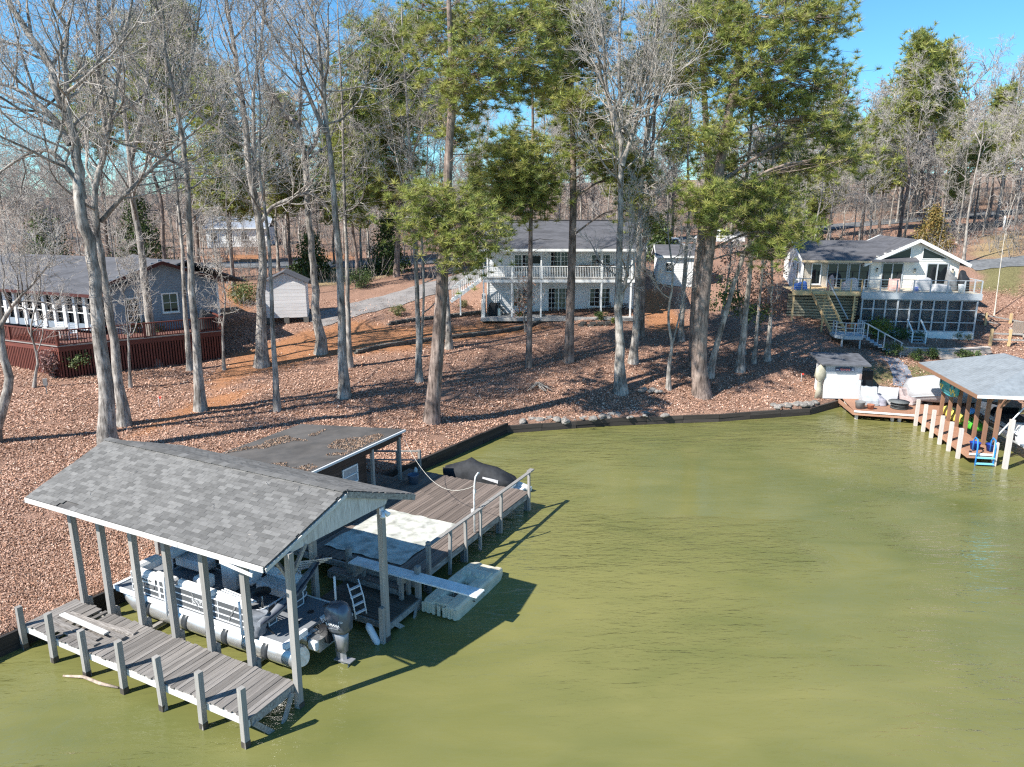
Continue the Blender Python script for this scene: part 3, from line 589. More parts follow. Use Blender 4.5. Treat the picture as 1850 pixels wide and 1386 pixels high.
# pines: blobs in photo pixels (u, v, half width px, half height px, depth offset m, density)
PINES = [
 ((779, 761), [(779, 761), (789, 650), (797, 540), (801, 470), (806, 400), (809, 300), (815, 200), (815, 100), (812, 0), (810, -60)], 33, 25,
  [(850, 50, 60, 50, 1, 1.3), (905, 90, 60, 50, -1, 1.4), (930, 150, 50, 40, 1.5, 1.2), (860, 130, 45, 40, -1.5, 1.1), (770, 90, 50, 30, 1, .8), (820, 140, 30, 40, -1, .9), (850, 190, 35, 35, 1, .9), (890, 20, 60, 40, 0, 1.2), (780, 360, 35, 30, -1, .9), (760, 410, 25, 25, -1, .7), (830, 385, 40, 30, -1, .9), (875, 420, 45, 30, -1.5, 1.0), (820, 440, 35, 30, -1, .8), (850, 470, 25, 25, -1.2, .6), (740, 350, 25, 22, .5, .6), (800, 20, 50, 30, 1, .8), (960, 60, 45, 45, 0, 1.0), (985, 125, 35, 40, 1, .8), (835, 250, 25, 25, 1, .5)], 'thick leaning pine nearest the water right of the dock shed'),
 ((716, 500), [(716, 500), (718, 440), (722, 370), (728, 300), (725, 200), (722, 110), (720, 40)], 13, 22,
  [(690, 70, 50, 35, 0, 1.1), (740, 60, 45, 30, 2, 1), (660, 120, 45, 35, -1, 1.1), (720, 130, 50, 35, 0, 1.1), (660, 190, 50, 35, 1, 1.2), (720, 210, 50, 40, -1, 1.2), (640, 240, 35, 30, 0, .9), (690, 250, 45, 30, 1, 1), (655, 310, 40, 25, 0, .8), (720, 300, 40, 25, 0, .7), (700, 350, 35, 25, 1, .6), (750, 170, 40, 35, 1, .9), (780, 200, 35, 35, 0, .8)], 'dense pine beyond the gravel path with a broad green crown left of the leaning pine'),
 ((955, 663), [(955, 663), (957, 560), (958, 480), (959, 400), (962, 300), (962, 180), (960, 120)], 14, 18,
  [(915, 275, 35, 25, -.5, 1.1), (950, 260, 30, 25, .5, .8), (905, 320, 30, 25, 0, 1), (950, 310, 45, 25, -.6, 1.2), (975, 330, 35, 25, .5, 1), (930, 355, 35, 22, 0, 1), (975, 365, 25, 18, 0, .7), (900, 365, 22, 20, .3, .6), (945, 385, 25, 12, 0, .5)], 'thin pine in front of the two-storey house with one bushy low crown'),
 ((1027, 653), [(1027, 653), (1031, 540), (1034, 440), (1036, 330), (1035, 220), (1030, 110), (1025, 0), (1025, -80)], 21, 24,
  [(1010, 170, 40, 35, 0, 1), (1035, 190, 45, 30, -1, 1.2), (1050, 120, 40, 35, 1, 1), (1000, 60, 50, 40, 0, 1.2), (1060, 50, 50, 40, 1, 1.2), (1020, 0, 60, 30, -1, 1.1), (1085, 225, 35, 30, 1, 1), (1070, 260, 40, 25, -1, .9), (1110, 300, 50, 20, 0, .9), (1150, 315, 40, 18, .5, .8), (1075, 20, 35, 40, 1.5, .9), (980, 30, 40, 30, -1, .9), (1140, 375, 22, 18, 0, .5)], 'dark straight pine before the right half of the two-storey house'),
 ((1268, 713), [(1268, 713), (1263, 650), (1268, 560), (1278, 480), (1286, 420), (1296, 330), (1312, 220), (1330, 130), (1345, 20), (1350, -60)], 38, 25,
  [(1300, 60, 60, 45, 0, 1.4), (1370, 30, 60, 45, -1, 1.5), (1440, 30, 60, 45, 1, 1.4), (1500, 20, 40, 40, 0, 1), (1300, 130, 50, 40, 1, 1.2), (1370, 110, 60, 45, -1, 1.4), (1450, 110, 55, 45, 1, 1.3), (1490, 150, 40, 35, 0, 1), (1330, 180, 50, 30, 0, 1), (1410, 180, 50, 35, 1, 1.2), (1470, 215, 45, 30, 0, .9), (1520, 240, 40, 25, 1, .7), (1290, 245, 35, 22, -1, .9), (1270, 350, 35, 25, -1, 1.0), (1330, 350, 45, 22, 0, 1.1), (1395, 345, 45, 22, 1, 1.0), (1300, 385, 35, 25, -1, .9), (1370, 390, 45, 25, 0, 1), (1420, 420, 45, 30, 0, 1.0), (1460, 300, 50, 22, 1, .8), (1520, 285, 45, 20, 0, .8), (1390, 455, 25, 18, -.5, .6)], 'big dark pine at the water edge with the widest crown, right of centre'),
 ((1254, 661), [(1254, 661), (1256, 560), (1263, 470), (1272, 400), (1280, 330), (1276, 220), (1268, 110), (1262, 0), (1260, -50)], 24, 23,
  [(1255, 60, 40, 40, 0, .8), (1290, 20, 40, 35, 1, .9), (1240, 130, 30, 30, 0, .6), (1300, 300, 35, 18, 0, .6), (1260, 10, 35, 35, -1, .7), (1390, 270, 40, 20, 1, .6)], 'pine trunk standing close against the big dark pine, second of the pair'),
 ((1158, 606), [(1158, 606), (1161, 520), (1164, 440), (1172, 360), (1180, 260), (1185, 150), (1190, 60)], 14, 22,
  [(1180, 90, 40, 35, 0, .8), (1210, 150, 35, 30, 1, .6), (1150, 140, 30, 25, 0, .6), (1200, 40, 40, 30, 0, .8), (1170, 400, 20, 16, -.5, .4)], 'thin reddish pine at the right corner of the two-storey house'),
]
def pine_at(b, px, wpx, top, blobs, i, lab, group='pines on the leafy bank', **kw):
    g = on_ground(*b); Y = g.y; r0 = wpx/FPX*Y/2; P = up_poly(px, Y, None, .04, 200+i); P[0] = g; m = Y/FPX
    bl = []
    for u, v, a, c, dy, dn in blobs:
        q = PY(u, v, Y+dy*1.3); bl.append((np.array(q)-np.array(g), (a*m, a*m*.9, c*m*.95), dn))
    k_ = max(1., Y/42); ms = pine_geo(local(P, g), r0*.8, bl, 300+i, per=int(20*k_), L=.38*k_, w=.03*k_, csz=.72*k_**.5, **kw)
    return plant_tree('pine_tree', g, [('trunk', ms[0], BARKP), ('branches', ms[1], BARKP), ('crown', ms[2], NEEDLE)], lab, 'pine tree', group)
for i, (b, px, wpx, top, bl, lab) in enumerate(PINES): pine_at(b, px, wpx, top, bl, i, lab)
# ---------------------------------------------------------------- trees with brown leaves / broadleaf evergreens
def leafcloud(P, sz, cols, seed, squash=.6):
    r = np.random.default_rng(seed); P = np.asarray(P); N = len(P); a = r.normal(0, 1, (N, 3)); a /= np.linalg.norm(a, axis=1, keepdims=True); b = np.cross(a, r.normal(0, 1, (N, 3))); b /= np.linalg.norm(b, axis=1, keepdims=True)
    s = np.reshape(sz, (-1, 1))*r.uniform(.6, 1.3, (N, 1)); V = np.stack([P-a*s, P-b*s*squash, P+a*s, P+b*s*squash], 1).reshape(-1, 3)
    cols = np.asarray(cols); c = cols[r.integers(0, len(cols), N)]*r.uniform(.75, 1.2, (N, 1))
    return mesh_np('leaves', V, np.arange(N*4).reshape(-1, 4), attrs={'col': np.repeat(c, 4, 0)})
GREENL = [(.09, .14, .035), (.06, .1, .03), (.12, .16, .05), (.045, .075, .025)]
BROWNL = [(.3, .16, .1), (.22, .11, .075), (.36, .22, .14), (.17, .09, .07)]
def bush_geo(h, w, n, cols, seed, sz=.05, stems=7, shape='round', cl=26, spread=.12):
    r = np.random.default_rng(seed); tb = TB(); C = []
    for k in range(cl):
        v = r.normal(0, 1, 3); v /= np.linalg.norm(v); q = r.uniform(.25, 1)**.45
        if shape == 'cone':
            t = r.uniform(0, 1)**1.5; rr = w*(1-t)*q; a = r.uniform(0, 2*PI); c = np.array([rr*math.cos(a), rr*math.sin(a), h*(.06+.92*t)])
        else: c = np.array([v[0]*w*q, v[1]*w*q, h*.55+v[2]*h*.43*q])
        C.append(c)
    for c in C[:max(stems, cl//2)]:
        tb.tube(np.array([[r.normal(0, .03), r.normal(0, .03), -.1], [c[0]*.4, c[1]*.4, c[2]*.5], c]), [.02+.008*h, .014+.004*h, .006], 5)
    C = np.array(C); k = r.integers(0, cl, n); P = C[k]+r.normal(0, 1, (n, 3))*w*np.array([spread*1.8, spread*1.8, spread*1.5])
    P[:, 2] = np.maximum(P[:, 2], .03)
    return tb.mesh('stems'), leafcloud(P, sz, cols, seed+3)
def bush(name, p, h, w, n, cols, seed, label, cat='shrub', sz=.05, group=None, **kw):
    s, f = bush_geo(h, w, n, cols, seed, sz, **kw)
    return plant_tree(name, p, [('stem', s, BARK), ('foliage', f, LEAFM)], label, cat, group)
def leafy_tree(u, v, px, wpx, blobs, cols, seed, label, top=None, sz=.09, n=900):
    g = on_ground(u, v); Y = g.y; m = Y/FPX; r0 = wpx/FPX*Y/2; P = up_poly(px, Y, None, .03, seed); P[0] = g
    tm_, cm_ = bare_geo([(local(P, g), r0*.85, r0*.25)], seed, 9, 2.2, .45, .1, 5, 4, 2, 1., 0); pts = []; r = np.random.default_rng(seed)
    for bu, bv, a, c in blobs:
        q = np.array(PY(bu, bv, Y))-np.array(g); k = int(n/len(blobs)); cc = q+r.normal(0, 1, (14, 3))*np.array([a*m*.6, a*m*.6, c*m*.6]); pts.append(cc[r.integers(0, 14, k)]+r.normal(0, .22, (k, 3)))
    return plant_tree('leafy_tree', g, [('trunk', tm_, BARK), ('crown', cm_, TWIG), ('foliage', leafcloud(np.concatenate(pts), sz, cols, seed), LEAFM)], label, 'tree')
leafy_tree(1386, 651, [(1386, 651), (1391, 590), (1393, 550), (1396, 490), (1392, 430)], 12, [(1375, 520, 35, 25), (1395, 490, 30, 25), (1395, 555, 16, 12), (1360, 545, 22, 16)], BROWNL, 411, 'small oak holding brown leaves left of the yellow stairs')
leafy_tree(1345, 640, [(1345, 640), (1340, 590), (1335, 540), (1330, 490)], 8, [(1330, 545, 35, 22), (1310, 530, 25, 22), (1370, 565, 25, 14)], GREENL, 412, 'small green-leaved tree among the trunks left of the cream house', n=1500, sz=.1)
leafy_tree(1300, 600, [(1300, 600), (1310, 540), (1318, 480), (1322, 440)], 8, [(1310, 470, 35, 25), (1340, 500, 30, 25), (1300, 500, 25, 20)], BROWNL, 413, 'brown-leaved sapling in front of the white outbuilding', n=700)
leafy_tree(950, 600, [(950, 600), (946, 565), (944, 530)], 5, [(944, 545, 14, 14), (948, 520, 12, 16), (940, 560, 10, 8)], BROWNL, 414, 'thin sapling with russet leaves before the patio doors', n=380, sz=.08)
# ---------------------------------------------------------------- woods behind
def bare_variant(seed, h, r0, nl, L1, c0, up, lean=.3):
    r = np.random.default_rng(seed); P = [np.zeros(3)]
    for k in range(7): P.append(P[-1]+np.array([r.normal(0, lean*.5), r.normal(0, lean*.5), h/7]))
    st = [(np.array(P), r0, r0*.12)]; k = r.integers(3, 5); Q = [P[k]]; d = unit(np.array([r.normal(0, 1), r.normal(0, 1), 2.4]))
    for a in range(4): Q.append(Q[-1]+unit(d+r.normal(0, .12, 3)+np.array([0, 0, .15*a]))*h*.13)
    st.append((np.array(Q), r0*.5, r0*.1))
    return bare_geo(st, seed, nl, L1, c0, up, 6, 5, 3, 1.15, .2, 1.6)
BV = [bare_variant(500+i, h, r0, nl, L1, c0, up) for i, (h, r0, nl, L1, c0, up) in enumerate([(21, .2, 18, 4.4, .3, .14), (23, .17, 16, 3.8, .35, .17), (18, .16, 18, 4.2, .22, .12), (15, .12, 18, 3.6, .16, .12), (20, .15, 14, 3.2, .4, .2)])]
def pine_variant(seed, h, r0, c0, wid, nb, **kw):
    r = np.random.default_rng(seed); P = [np.array([r.normal(0, .1)*k, r.normal(0, .1)*k, h*k/6]) for k in range(7)]; bl = []
    for k in range(nb):
        t = c0+(1-c0)*(k+.5)/nb; a = k*2.4+r.uniform(-.4, .4); w = wid*math.sin(PI*min(.97, .18+.82*(t-c0)/(1-c0)))*r.uniform(.55, 1.05); bl.append((np.array([math.cos(a)*w*.75, math.sin(a)*w*.75, h*t+.4]), (wid*.42, wid*.42, wid*.26), .75))
    return pine_geo(np.array(P), r0, bl, seed, **kw)
PV = [pine_variant(600+i, h, r0, c0, w, nb, per=18, tpc=7, n=16, L=.66, w=.09, csz=.8) for i, (h, r0, c0, w, nb) in enumerate([(23, .24, .52, 3.2, 17), (21, .2, .34, 2.8, 22), (25, .26, .6, 3.4, 15)])]
def bg_tree(kind, u, v, Yd, htop, label, group, seed):
    """kind b0..b4 / p0..p2, standing on the ground at depth Yd in the direction of column u, top near row v"""
    x = PY(u, 400, Yd).x; z = G(x, Yd); top = PY(u, v, Yd).z; me = BV[int(kind[1])] if kind[0] == 'b' else PV[int(kind[1])]
    h0 = max(c[2] for c in (me[0].vertices[i].co for i in range(0, len(me[0].vertices), 9))); s = (top-z)/h0 if v is not None else 1
    e = empty('bare_tree' if kind[0] == 'b' else 'pine_tree', (x, Yd, z), seed*2.39996, label, 'tree' if kind[0] == 'b' else 'pine tree', group)
    nm = [('trunk', BARK), ('crown', TWIG)] if kind[0] == 'b' else [('trunk', BARKP), ('branches', BARKP), ('crown', NEEDLE)]
    for (n_, m_), me_ in zip(nm, me): link(n_, me_, m_, e)
    wv = 1+.15*math.sin(seed*5.1); e.scale = (s*wv, s*wv, s)
r_ = random.Random(3)
ORD = 'first second third fourth fifth sixth seventh eighth ninth tenth eleventh twelfth thirteenth fourteenth fifteenth sixteenth seventeenth eighteenth nineteenth twentieth twenty-first twenty-second twenty-third twenty-fourth'.split()
BGP = [(290, 40, 74, 0, 'dark pine seen through bare branches above the grey house, left one'), (350, 5, 82, 2, 'taller dark pine seen through bare branches above the grey house'), (412, 140, 72, 1, 'dense pine behind the forked tree left of the white garden shed'), (520, 180, 84, 1, 'dense pine in the woods above the white garden shed'), (640, 170, 72, 1, 'low-branched pine behind the tall straight pale tree'),
       (1628, 68, 84, 0, 'tall pine with a pale straight trunk behind the cream house, left of two crowns'), (1668, 88, 86, 2, 'tall pine with a pale straight trunk behind the cream house, right of two crowns'), (1560, 215, 80, 0, 'pine behind the left end of the cream house roof'), (1590, 190, 90, 1, 'pine deep in the woods behind the cream house ridge'), (1785, 165, 104, 1, 'dense pine on the hill at the right edge'), (1835, 200, 98, 2, 'pine on the hill right of the bare white tree'), (1010, 215, 100, 0, 'far pine seen above the two-storey house roof'), (930, 290, 120, 2, 'distant small pine left of the two-storey house ridge'), (1420, 230, 92, 1, 'dark pine behind the big crown right of centre'), (1215, 190, 95, 2, 'pine behind the parked white pickup'), (1720, 270, 92, 1, 'short dense pine right of the two tall crowns'), (1500, 250, 88, 1, 'broad pine behind the cream house roof, left of its ridge'), (1700, 190, 98, 0, 'pine on the hill right behind the two tall crowns'), (1760, 230, 92, 2, 'pine beside the tall white-barked bare tree'), (1470, 300, 78, 1, 'low pine just left of the cream house'), (1120, 200, 92, 1, 'dense pine behind the right half of the two-storey house'), (600, 250, 90, 1, 'dark pine across the road behind the tall straight pale tree'), (860, 280, 96, 1, 'pine across the road left of the two-storey house'), (190, 120, 84, 2, 'pine crown among bare branches at upper left')]
for k, (u, v, Y, i, lab) in enumerate(BGP): bg_tree('p%d' % i, u, v, Y, 0, lab, 'pines in the woods behind the houses', k+1)
zones = [(-40, 480, 66, 104, 22, 130, 310, 'bare grey tree in the tangle of woods behind the grey house'), (480, 900, 76, 112, 16, 160, 300, 'bare grey tree in the woods beyond the gravel path'),
         (960, 1300, 80, 118, 16, 60, 250, 'bare grey tree in the woods behind the two-storey house'), (1300, 1560, 74, 110, 16, 170, 290, 'bare grey tree in the woods left of the cream house roof'), (1560, 1900, 80, 116, 24, 90, 240, 'bare grey tree on the wooded hill behind the cream house')]
for a, b, y0, y1, n, v0, v1, lab in zones:
    for k in range(n):
        bg_tree('b%d' % r_.randrange(5), a+(b-a)*(k+r_.random())/n, r_.uniform(v0, v1), r_.uniform(y0, y1), 0, lab.replace('bare grey tree', ORD[k]+' bare grey tree from the left'), lab.replace('bare grey tree', 'bare trees'), k+3)
bg_tree('b1', 1752, 60, 72, 0, 'tall white-barked bare tree right of the cream house gable', None, 5)
bg_tree('b4', 1905, -40, 70, 0, 'bare tree reaching in at the top right corner', None, 8)
bg_tree('b0', 1575, 250, 78, 0, 'pale slender trunk close behind the cream house ridge', None, 9)
def far_woods():
    r = np.random.default_rng(77)
    def one(h, seed):
        q = np.random.default_rng(seed); A = []; B = []; RA = []; RB = []
        def seg(a, b, ra, rb): A.append(a); B.append(b); RA.append(ra); RB.append(rb)
        P = [np.zeros(3)]
        for k in range(5): P.append(P[-1]+np.array([q.normal(0, .25), q.normal(0, .25), h/5])); seg(P[-2], P[-1], .13*(1-.16*k), .13*(1-.16*(k+1)))
        for j in range(15):
            t = .12+.86*j/15; p, d = at(np.array(P), t); L = h*.3*(1.1-.6*t)*q.uniform(.7, 1.2); Q = shoot(q, p, side(q, d, R(q.uniform(30, 70))), L, 3, .2, .15)
            for k in range(3): seg(Q[k], Q[k+1], .05-.01*k, .04-.01*k)
            for a in range(8):
                p2, d2 = at(Q, q.uniform(.15, .99)); e = p2+side(q, d2, R(q.uniform(25, 60)))*L*q.uniform(.3, .55); seg(p2, e, .034, .024)
                for c in range(3): p3 = p2+(e-p2)*q.uniform(.3, 1); seg(p3, p3+side(q, unit(e-p2), R(q.uniform(20, 60)))*L*q.uniform(.15, .35), .025, .018)
        return [np.array(x) for x in (A, B, RA, RB)]
    tb = TB()
    src = [one(10, 900+i) for i in range(6)]
    for k in range(175):
        x = r.uniform(-1, 1); Y = r.uniform(104, 172); X = x*Y*.82; z = G(X, Y); h = r.uniform(9., 15.)+(7 if X > 40 else 0); s = h/10.; a = r.uniform(0, 6.28); c, q = math.cos(a), math.sin(a); M = np.array([[c, -q, 0], [q, c, 0], [0, 0, 1]])*s
        A, B, RA, RB = src[k % 6]; o = np.array([X, Y, z]); tb.twigs(A @ M.T+o, B @ M.T+o, RA*s, RB*s)
    A = []; B = []
    for k in range(1500):
        Y = r.uniform(73, 150); X = r.uniform(-.85, .85)*Y
        if abs(X-(Y-92)*.8) < 0: continue
        z = G(X, Y)
        if -6 < Y-(88+X*.11) < 5 and X < 60: continue
        if 0 < X+7 < 20 and Y < 84: continue
        h = r.uniform(.8, 2.8)*(1 if Y < 100 else 1.5)
        for j in range(8): p = np.array([X+r.normal(0, .5), Y+r.normal(0, .5), z]); e = p+np.array([r.normal(0, .35), r.normal(0, .35), 1])*h*r.uniform(.5, 1); A.append(p); B.append(e); A.append((p+e)/2); B.append((p+e)/2+r.normal(0, .4, 3)*h*.6+np.array([0, 0, .3*h]))
    tb.twigs(A, B, .026, .013)
    o = link('woods', tb.mesh('woods'), mat('far_bark', (.29, .26, .235), .9, .3, .4)); setp(o, 'far bare woods and brush closing the horizon', 'woods', kind='stuff')
far_woods()
# ================================================================ near docks, boathouse, boat   (dock frame: x out over the lake, y along the shore)
DO = PZ(537, 1282, 0); DR = R(-27)
def D2W(x, y, z=0): c, s = math.cos(DR), math.sin(DR); return Vector((DO.x+c*x-s*y, DO.y+s*x+c*y, z))
def W2D(p): c, s = math.cos(DR), math.sin(DR); dx, dy = p[0]-DO.x, p[1]-DO.y; return (c*dx+s*dy, -s*dx+c*dy)
def dthing(name, x, y, z, label, cat, group=None, rz=0): return empty(name, D2W(x, y, z), DR+rz, label, cat, group)
WOODX = mat('weathered_planks', (.37, .345, .32), .9, .3, 9., (.35, 9, 3), .5, rnd=.3, col2=(.105, .09, .08), grime=.3, gscale=.5)
WOODB = mat('brown_deck_planks', (.29, .235, .2), .9, .3, 9., (.3, 8, 3), .5, rnd=.3, col2=(.085, .062, .05), grime=.35, gscale=.5)
POSTM = mat('grey_timber', (.40, .385, .36), .9, .3, 5., (5, 5, .5), .4, rnd=.12, col2=(.17, .155, .14))
WHITEW = mat('peeling_white_wood', (.72, .71, .69), .8, .2, 7., (1, 1, 1), .2, col2=(.42, .40, .37), rnd=.08)
WETPOST = mat('wet_pile_foot', (.07, .06, .05), .6, .4, 6.)
DARKW = mat('black_timber', (.035, .03, .027), .85, .5, 5., (.5, 4, 3), .5, rnd=.3)
SILV = mat('aluminium', (.72, .73, .74), .32, .1, 3., metal=.85, spec=.5)
ALUW = mat('white_rail', (.75, .77, .79), .4, .06, 3., spec=.5)
rr = random.Random(11)
# ---- walkway along the boat slip
wk = dthing('walkway_dock', 0, 0, 0, 'weathered grey plank walkway running out beside the covered boat slip', 'dock')
n = 63
for i in range(n):
    x = -9.35+(i+.5)*9.28/n
    if 8 < i < 13 and i % 2: continue
    piece('plank', WOODX, wk, (x, -.72+rr.uniform(-.02, .02), .735+rr.uniform(-.006, .012)), (1.62+rr.uniform(-.04, .05), 9.28/n-.012, .04), (rr.uniform(-.01, .01), rr.uniform(-.008, .008), PI/2+rr.uniform(-.012, .012)))
for y in (-1.5, -.75, .02): piece('stringer', WHITEW if y == -1.5 else POSTM, wk, (-4.75, y, .6), (9.3, .06, .2))
piece('end_board', POSTM, wk, (-.1, -.72, .6), (.06, 1.45, .22))
for k, x in enumerate((-9.28, -7.82, -6.32, -4.71, -3.15, -1.63, -.15)):
    t = (1.4, 1.58, 1.46, 1.6, 1.6, 1.63, 1.66)[k]
    piece('mooring_post', POSTM, wk, (x, -1.62, (t-.9)/2+.12), (.15, .15, t+.66), (rr.uniform(-.02, .02), rr.uniform(-.02, .02), rr.uniform(-.1, .1)))
    piece('wet_foot', WETPOST, wk, (x, -1.62, -.2), (.162, .162, .75))
piece_beam('brace', POSTM, wk, (-.05, -1.4, .55), (.05, -.75, -.25), .06, .14); piece_beam('brace', POSTM, wk, (-.03, -.1, .55), (.05, -.7, -.25), .06, .14)
for k in range(3):
    b = MB()
    pts = [(-8.6+i*.55, -.55-.12*k-.05*i+.02*i*i*(.4 if k else .9), .80+.05*k+.04*math.sin(i*.7)) for i in range(6 if k < 2 else 5)]
    for p, q in zip(pts, pts[1:]): b.beam(p, q, .16, .05)
    o = b.build('loose_board', WHITEW if k == 2 else WOODX, wk); o.parent = None; o.location = DO; o.rotation_euler = (0, 0, DR)
    setp(o, ['bleached warped board lying nearest the slip posts on the walkway', 'grey warped board lying in the middle of the loose pile on the walkway', 'short pale board on top of the loose pile on the walkway'][k], 'board', 'loose boards on the walkway')
for k in range(2):
    o = MB().beam((-8.9+.3*k, -1.0-.22*k, .785), (-6.5+.2*k, -1.05-.2*k, .80), .17, .04).build('loose_board', WOODX); o.location = DO; o.rotation_euler = (0, 0, DR)
    setp(o, ['grey loose plank lying lengthwise beside the leaf-filled gap in the walkway', 'outer grey loose plank lying lengthwise along the walkway edge'][k], 'board', 'loose boards on the walkway')
b = MB().tube([(-6.9, -1.95, .03), (-6.3, -1.75, .07), (-5.6, -1.72, .06), (-5.0, -1.6, .05)], [.03, .045, .05, .03], 7)
o = b.build('driftwood', mat('drift_bark', (.42, .33, .26), .9, .4, 8.), None, 'bare stick of driftwood floating between two mooring posts', 'driftwood'); o.location = DO; o.rotation_euler = (0, 0, DR)
# ---- boathouse
bh = dthing('boathouse', 0, 0, 0, 'open boathouse with grey shingled gable roof on timber posts over the pontoon boat', 'boathouse')
SHING = mat('grey_shingle', (.165, .16, .152), .9, .25, 30., rnd=.26, spec=.2, grime=.2, gscale=1.2, bump=.3)
YE0, YR, YE1, ZE, ZR = -.58, 2.2, 4.97, 4.38, 5.42
def xf(y): return -.12+.11*(y+.58)
XB = -9.9
for x in (-8.92, -7.58, -6.13, -4.69, -3.21, -1.66, -.02):
    piece('post', POSTM, bh, (x, .12, 2.0), (.17, .17, 4.95), (rr.uniform(-.008, .008), rr.uniform(-.01, .01), rr.uniform(-.05, .05)))
    piece('wet_foot', WETPOST, bh, (x, .12, -.1), (.182, .182, .5))
    if x < -.5: piece('block', POSTM, bh, (x+.02, .27, .62), (.17, .13, .5))
for x in (.2, -2.55, -5.2, -7.8, -10.0):
    piece('post', POSTM, bh, (x, 3.68, 2.2), (.18, .18, 5.06)); piece('wet_foot', WETPOST, bh, (x, 3.68, -.1), (.192, .192, .55))
piece('sister_post', POSTM, bh, (.18, 3.52, .55), (.15, .12, 1.3))
piece('eave_beam', POSTM, bh, (-5.0, .12, 4.5), (9.6, .08, .18)); piece('eave_beam', POSTM, bh, (-4.9, 3.68, 4.74), (9.9, .08, .18))
piece_beam('knee_brace', POSTM, bh, (-.02, .2, 3.8), (-.02, .75, 4.45), .08, .1)
piece_beam('knee_brace', POSTM, bh, (-.1, .12, 3.8), (-.75, .12, 4.42), .08, .1)
for i in range(8):
    x = -9.6+i*1.3
    piece_beam('rafter', POSTM, bh, (x, YE0+.08, ZE-.07), (x, YR, ZR-.1), .05, .12); piece_beam('rafter', POSTM, bh, (x, YE1-.08, ZE-.07), (x, YR, ZR-.1), .05, .12)
def slope(y0, z0, y1, z1, name):
    b = MB(); t = .03; P = [(XB, y0, z0), (xf(y0), y0, z0), (xf(y1), y1, z1), (XB-.05, y1, z1)]
    b.prism(P, (0, 0, -t)); return b.build(name, mat('roof_deck_dark', (.1, .095, .09), .9, .3, 5.), bh)
slope(YE0, ZE, YR, ZR, 'roof_deck'); slope(YE1, ZE, YR, ZR, 'roof_deck')
def tab_mesh():
    me = MB().box((0, 0, 0), (1, 1, 1)).mesh('shingle'); me.materials.append(SHING); return me
def shingles(y0, y1, keep, rows, w):
    L_ = math.hypot(y1-y0, ZR-ZE); ang = math.atan2(ZR-ZE, abs(y1-y0)); sg = 1 if y1 > y0 else -1; st = MB(); cells = []
    for r_i in range(rows):
        t0 = r_i/rows; tm = (r_i+.5)/rows; y = y0+(y1-y0)*tm; z = ZE+(ZR-ZE)*tm; xe = xf(y); nx_ = int((xe-XB)/w)+1; off = (r_i % 2)*w*.5+rr.uniform(-.03, .03)
        for c in range(-1, nx_+1):
            a = max(XB, XB+c*w+off); b_ = min(xe+.02, XB+(c+1)*w+off-.006)
            if b_-a < .04: continue
            if sg > 0 and r_i in (0, 1) and -8.35 < (a+b_)/2 < -7.8: continue
            cells.append((r_i, (a+b_)/2, y, z, b_-a))
    cells.sort(key=lambda c: -c[1]+abs(c[2]-YE0)*.6 if sg > 0 else -c[1])
    me = shared('tab', tab_mesh); d = L_/rows
    for k, (r_i, x, y, z, ww) in enumerate(cells):
        lift = .024+rr.uniform(0, .006); c = (x, y-sg*math.sin(ang)*lift, z+math.cos(ang)*lift); rot = (sg*ang-sg*.05, 0, rr.uniform(-.006, .006))
        if k < keep:
            o = bpy.data.objects.new('shingle', me); COL.objects.link(o); o.parent = bh; o.location = c; o.rotation_euler = rot; o.scale = (ww, d+.02, .012)
        else: st.box(c, (ww, d+.02, .012), rx=rot[0])
    return st
s1 = shingles(YE0, YR, 300, 22, .30); s2 = shingles(YE1, YR, 0, 22, .30); s1.v, base_ = s1.v, len(s1.v)
s1.f += [tuple(i+base_ for i in f) for f in s2.f]; s1.v = s1.v+s2.v; s1.sm += s2.sm
def shing_stuff():
    m, nt, b = newmat('grey_shingle_field'); N = nt.nodes; L = nt.links; g = N.new('ShaderNodeNewGeometry'); mr = N.new('ShaderNodeMapRange'); mr.inputs[3].default_value = .74; mr.inputs[4].default_value = 1.26; L.new(g.outputs['Random Per Island'], mr.inputs[0])
    tc = N.new('ShaderNodeTexCoord'); ns = N.new('ShaderNodeTexNoise'); ns.inputs['Scale'].default_value = 9; ns.inputs['Detail'].default_value = 8; L.new(tc.outputs['Object'], ns.inputs['Vector']); m2 = N.new('ShaderNodeMapRange'); m2.inputs[1].default_value = .3; m2.inputs[2].default_value = .7; m2.inputs[3].default_value = .85; m2.inputs[4].default_value = 1.12; L.new(ns.outputs['Fac'], m2.inputs[0])
    mm = N.new('ShaderNodeMath'); mm.operation = 'MULTIPLY'; L.new(mr.outputs[0], mm.inputs[0]); L.new(m2.outputs[0], mm.inputs[1]); v = N.new('ShaderNodeVectorMath'); v.operation = 'SCALE'; v.inputs[0].default_value = (.158, .153, .145); L.new(mm.outputs[0], v.inputs['Scale']); L.new(v.outputs[0], b.inputs['Base Color']); b.inputs['Roughness'].default_value = .92; b.inputs['Specular IOR Level'].default_value = .2
    return m
SHF = shing_stuff(); s1.build('shingles', SHF, bh, kind='stuff')
for i in range(34):
    x = XB+(i+.5)*(xf(YR)-XB)/34; piece('ridge_cap', SHING, bh, (x, YR, ZR+.035), (.29, .24, .02), (0, .05, 0))
for x0, x1, m_ in ((XB, -7.3, WHITEW), (-7.28, -3.2, WHITEW), (-3.18, -.14, WHITEW)): piece('fascia', m_, bh, ((x0+x1)/2, YE0-.03, ZE-.07), (x1-x0, .03, .15), (0, 0, rr.uniform(-.004, .004)))
piece('fascia', POSTM, bh, (-4.7, YE1+.02, ZE-.07), (10.3, .03, .15))
piece_beam('split_board', WHITEW, bh, (-1.6, YE0-.07, ZE-.16), (-.45, YE0-.1, ZE-.26), .03, .09)
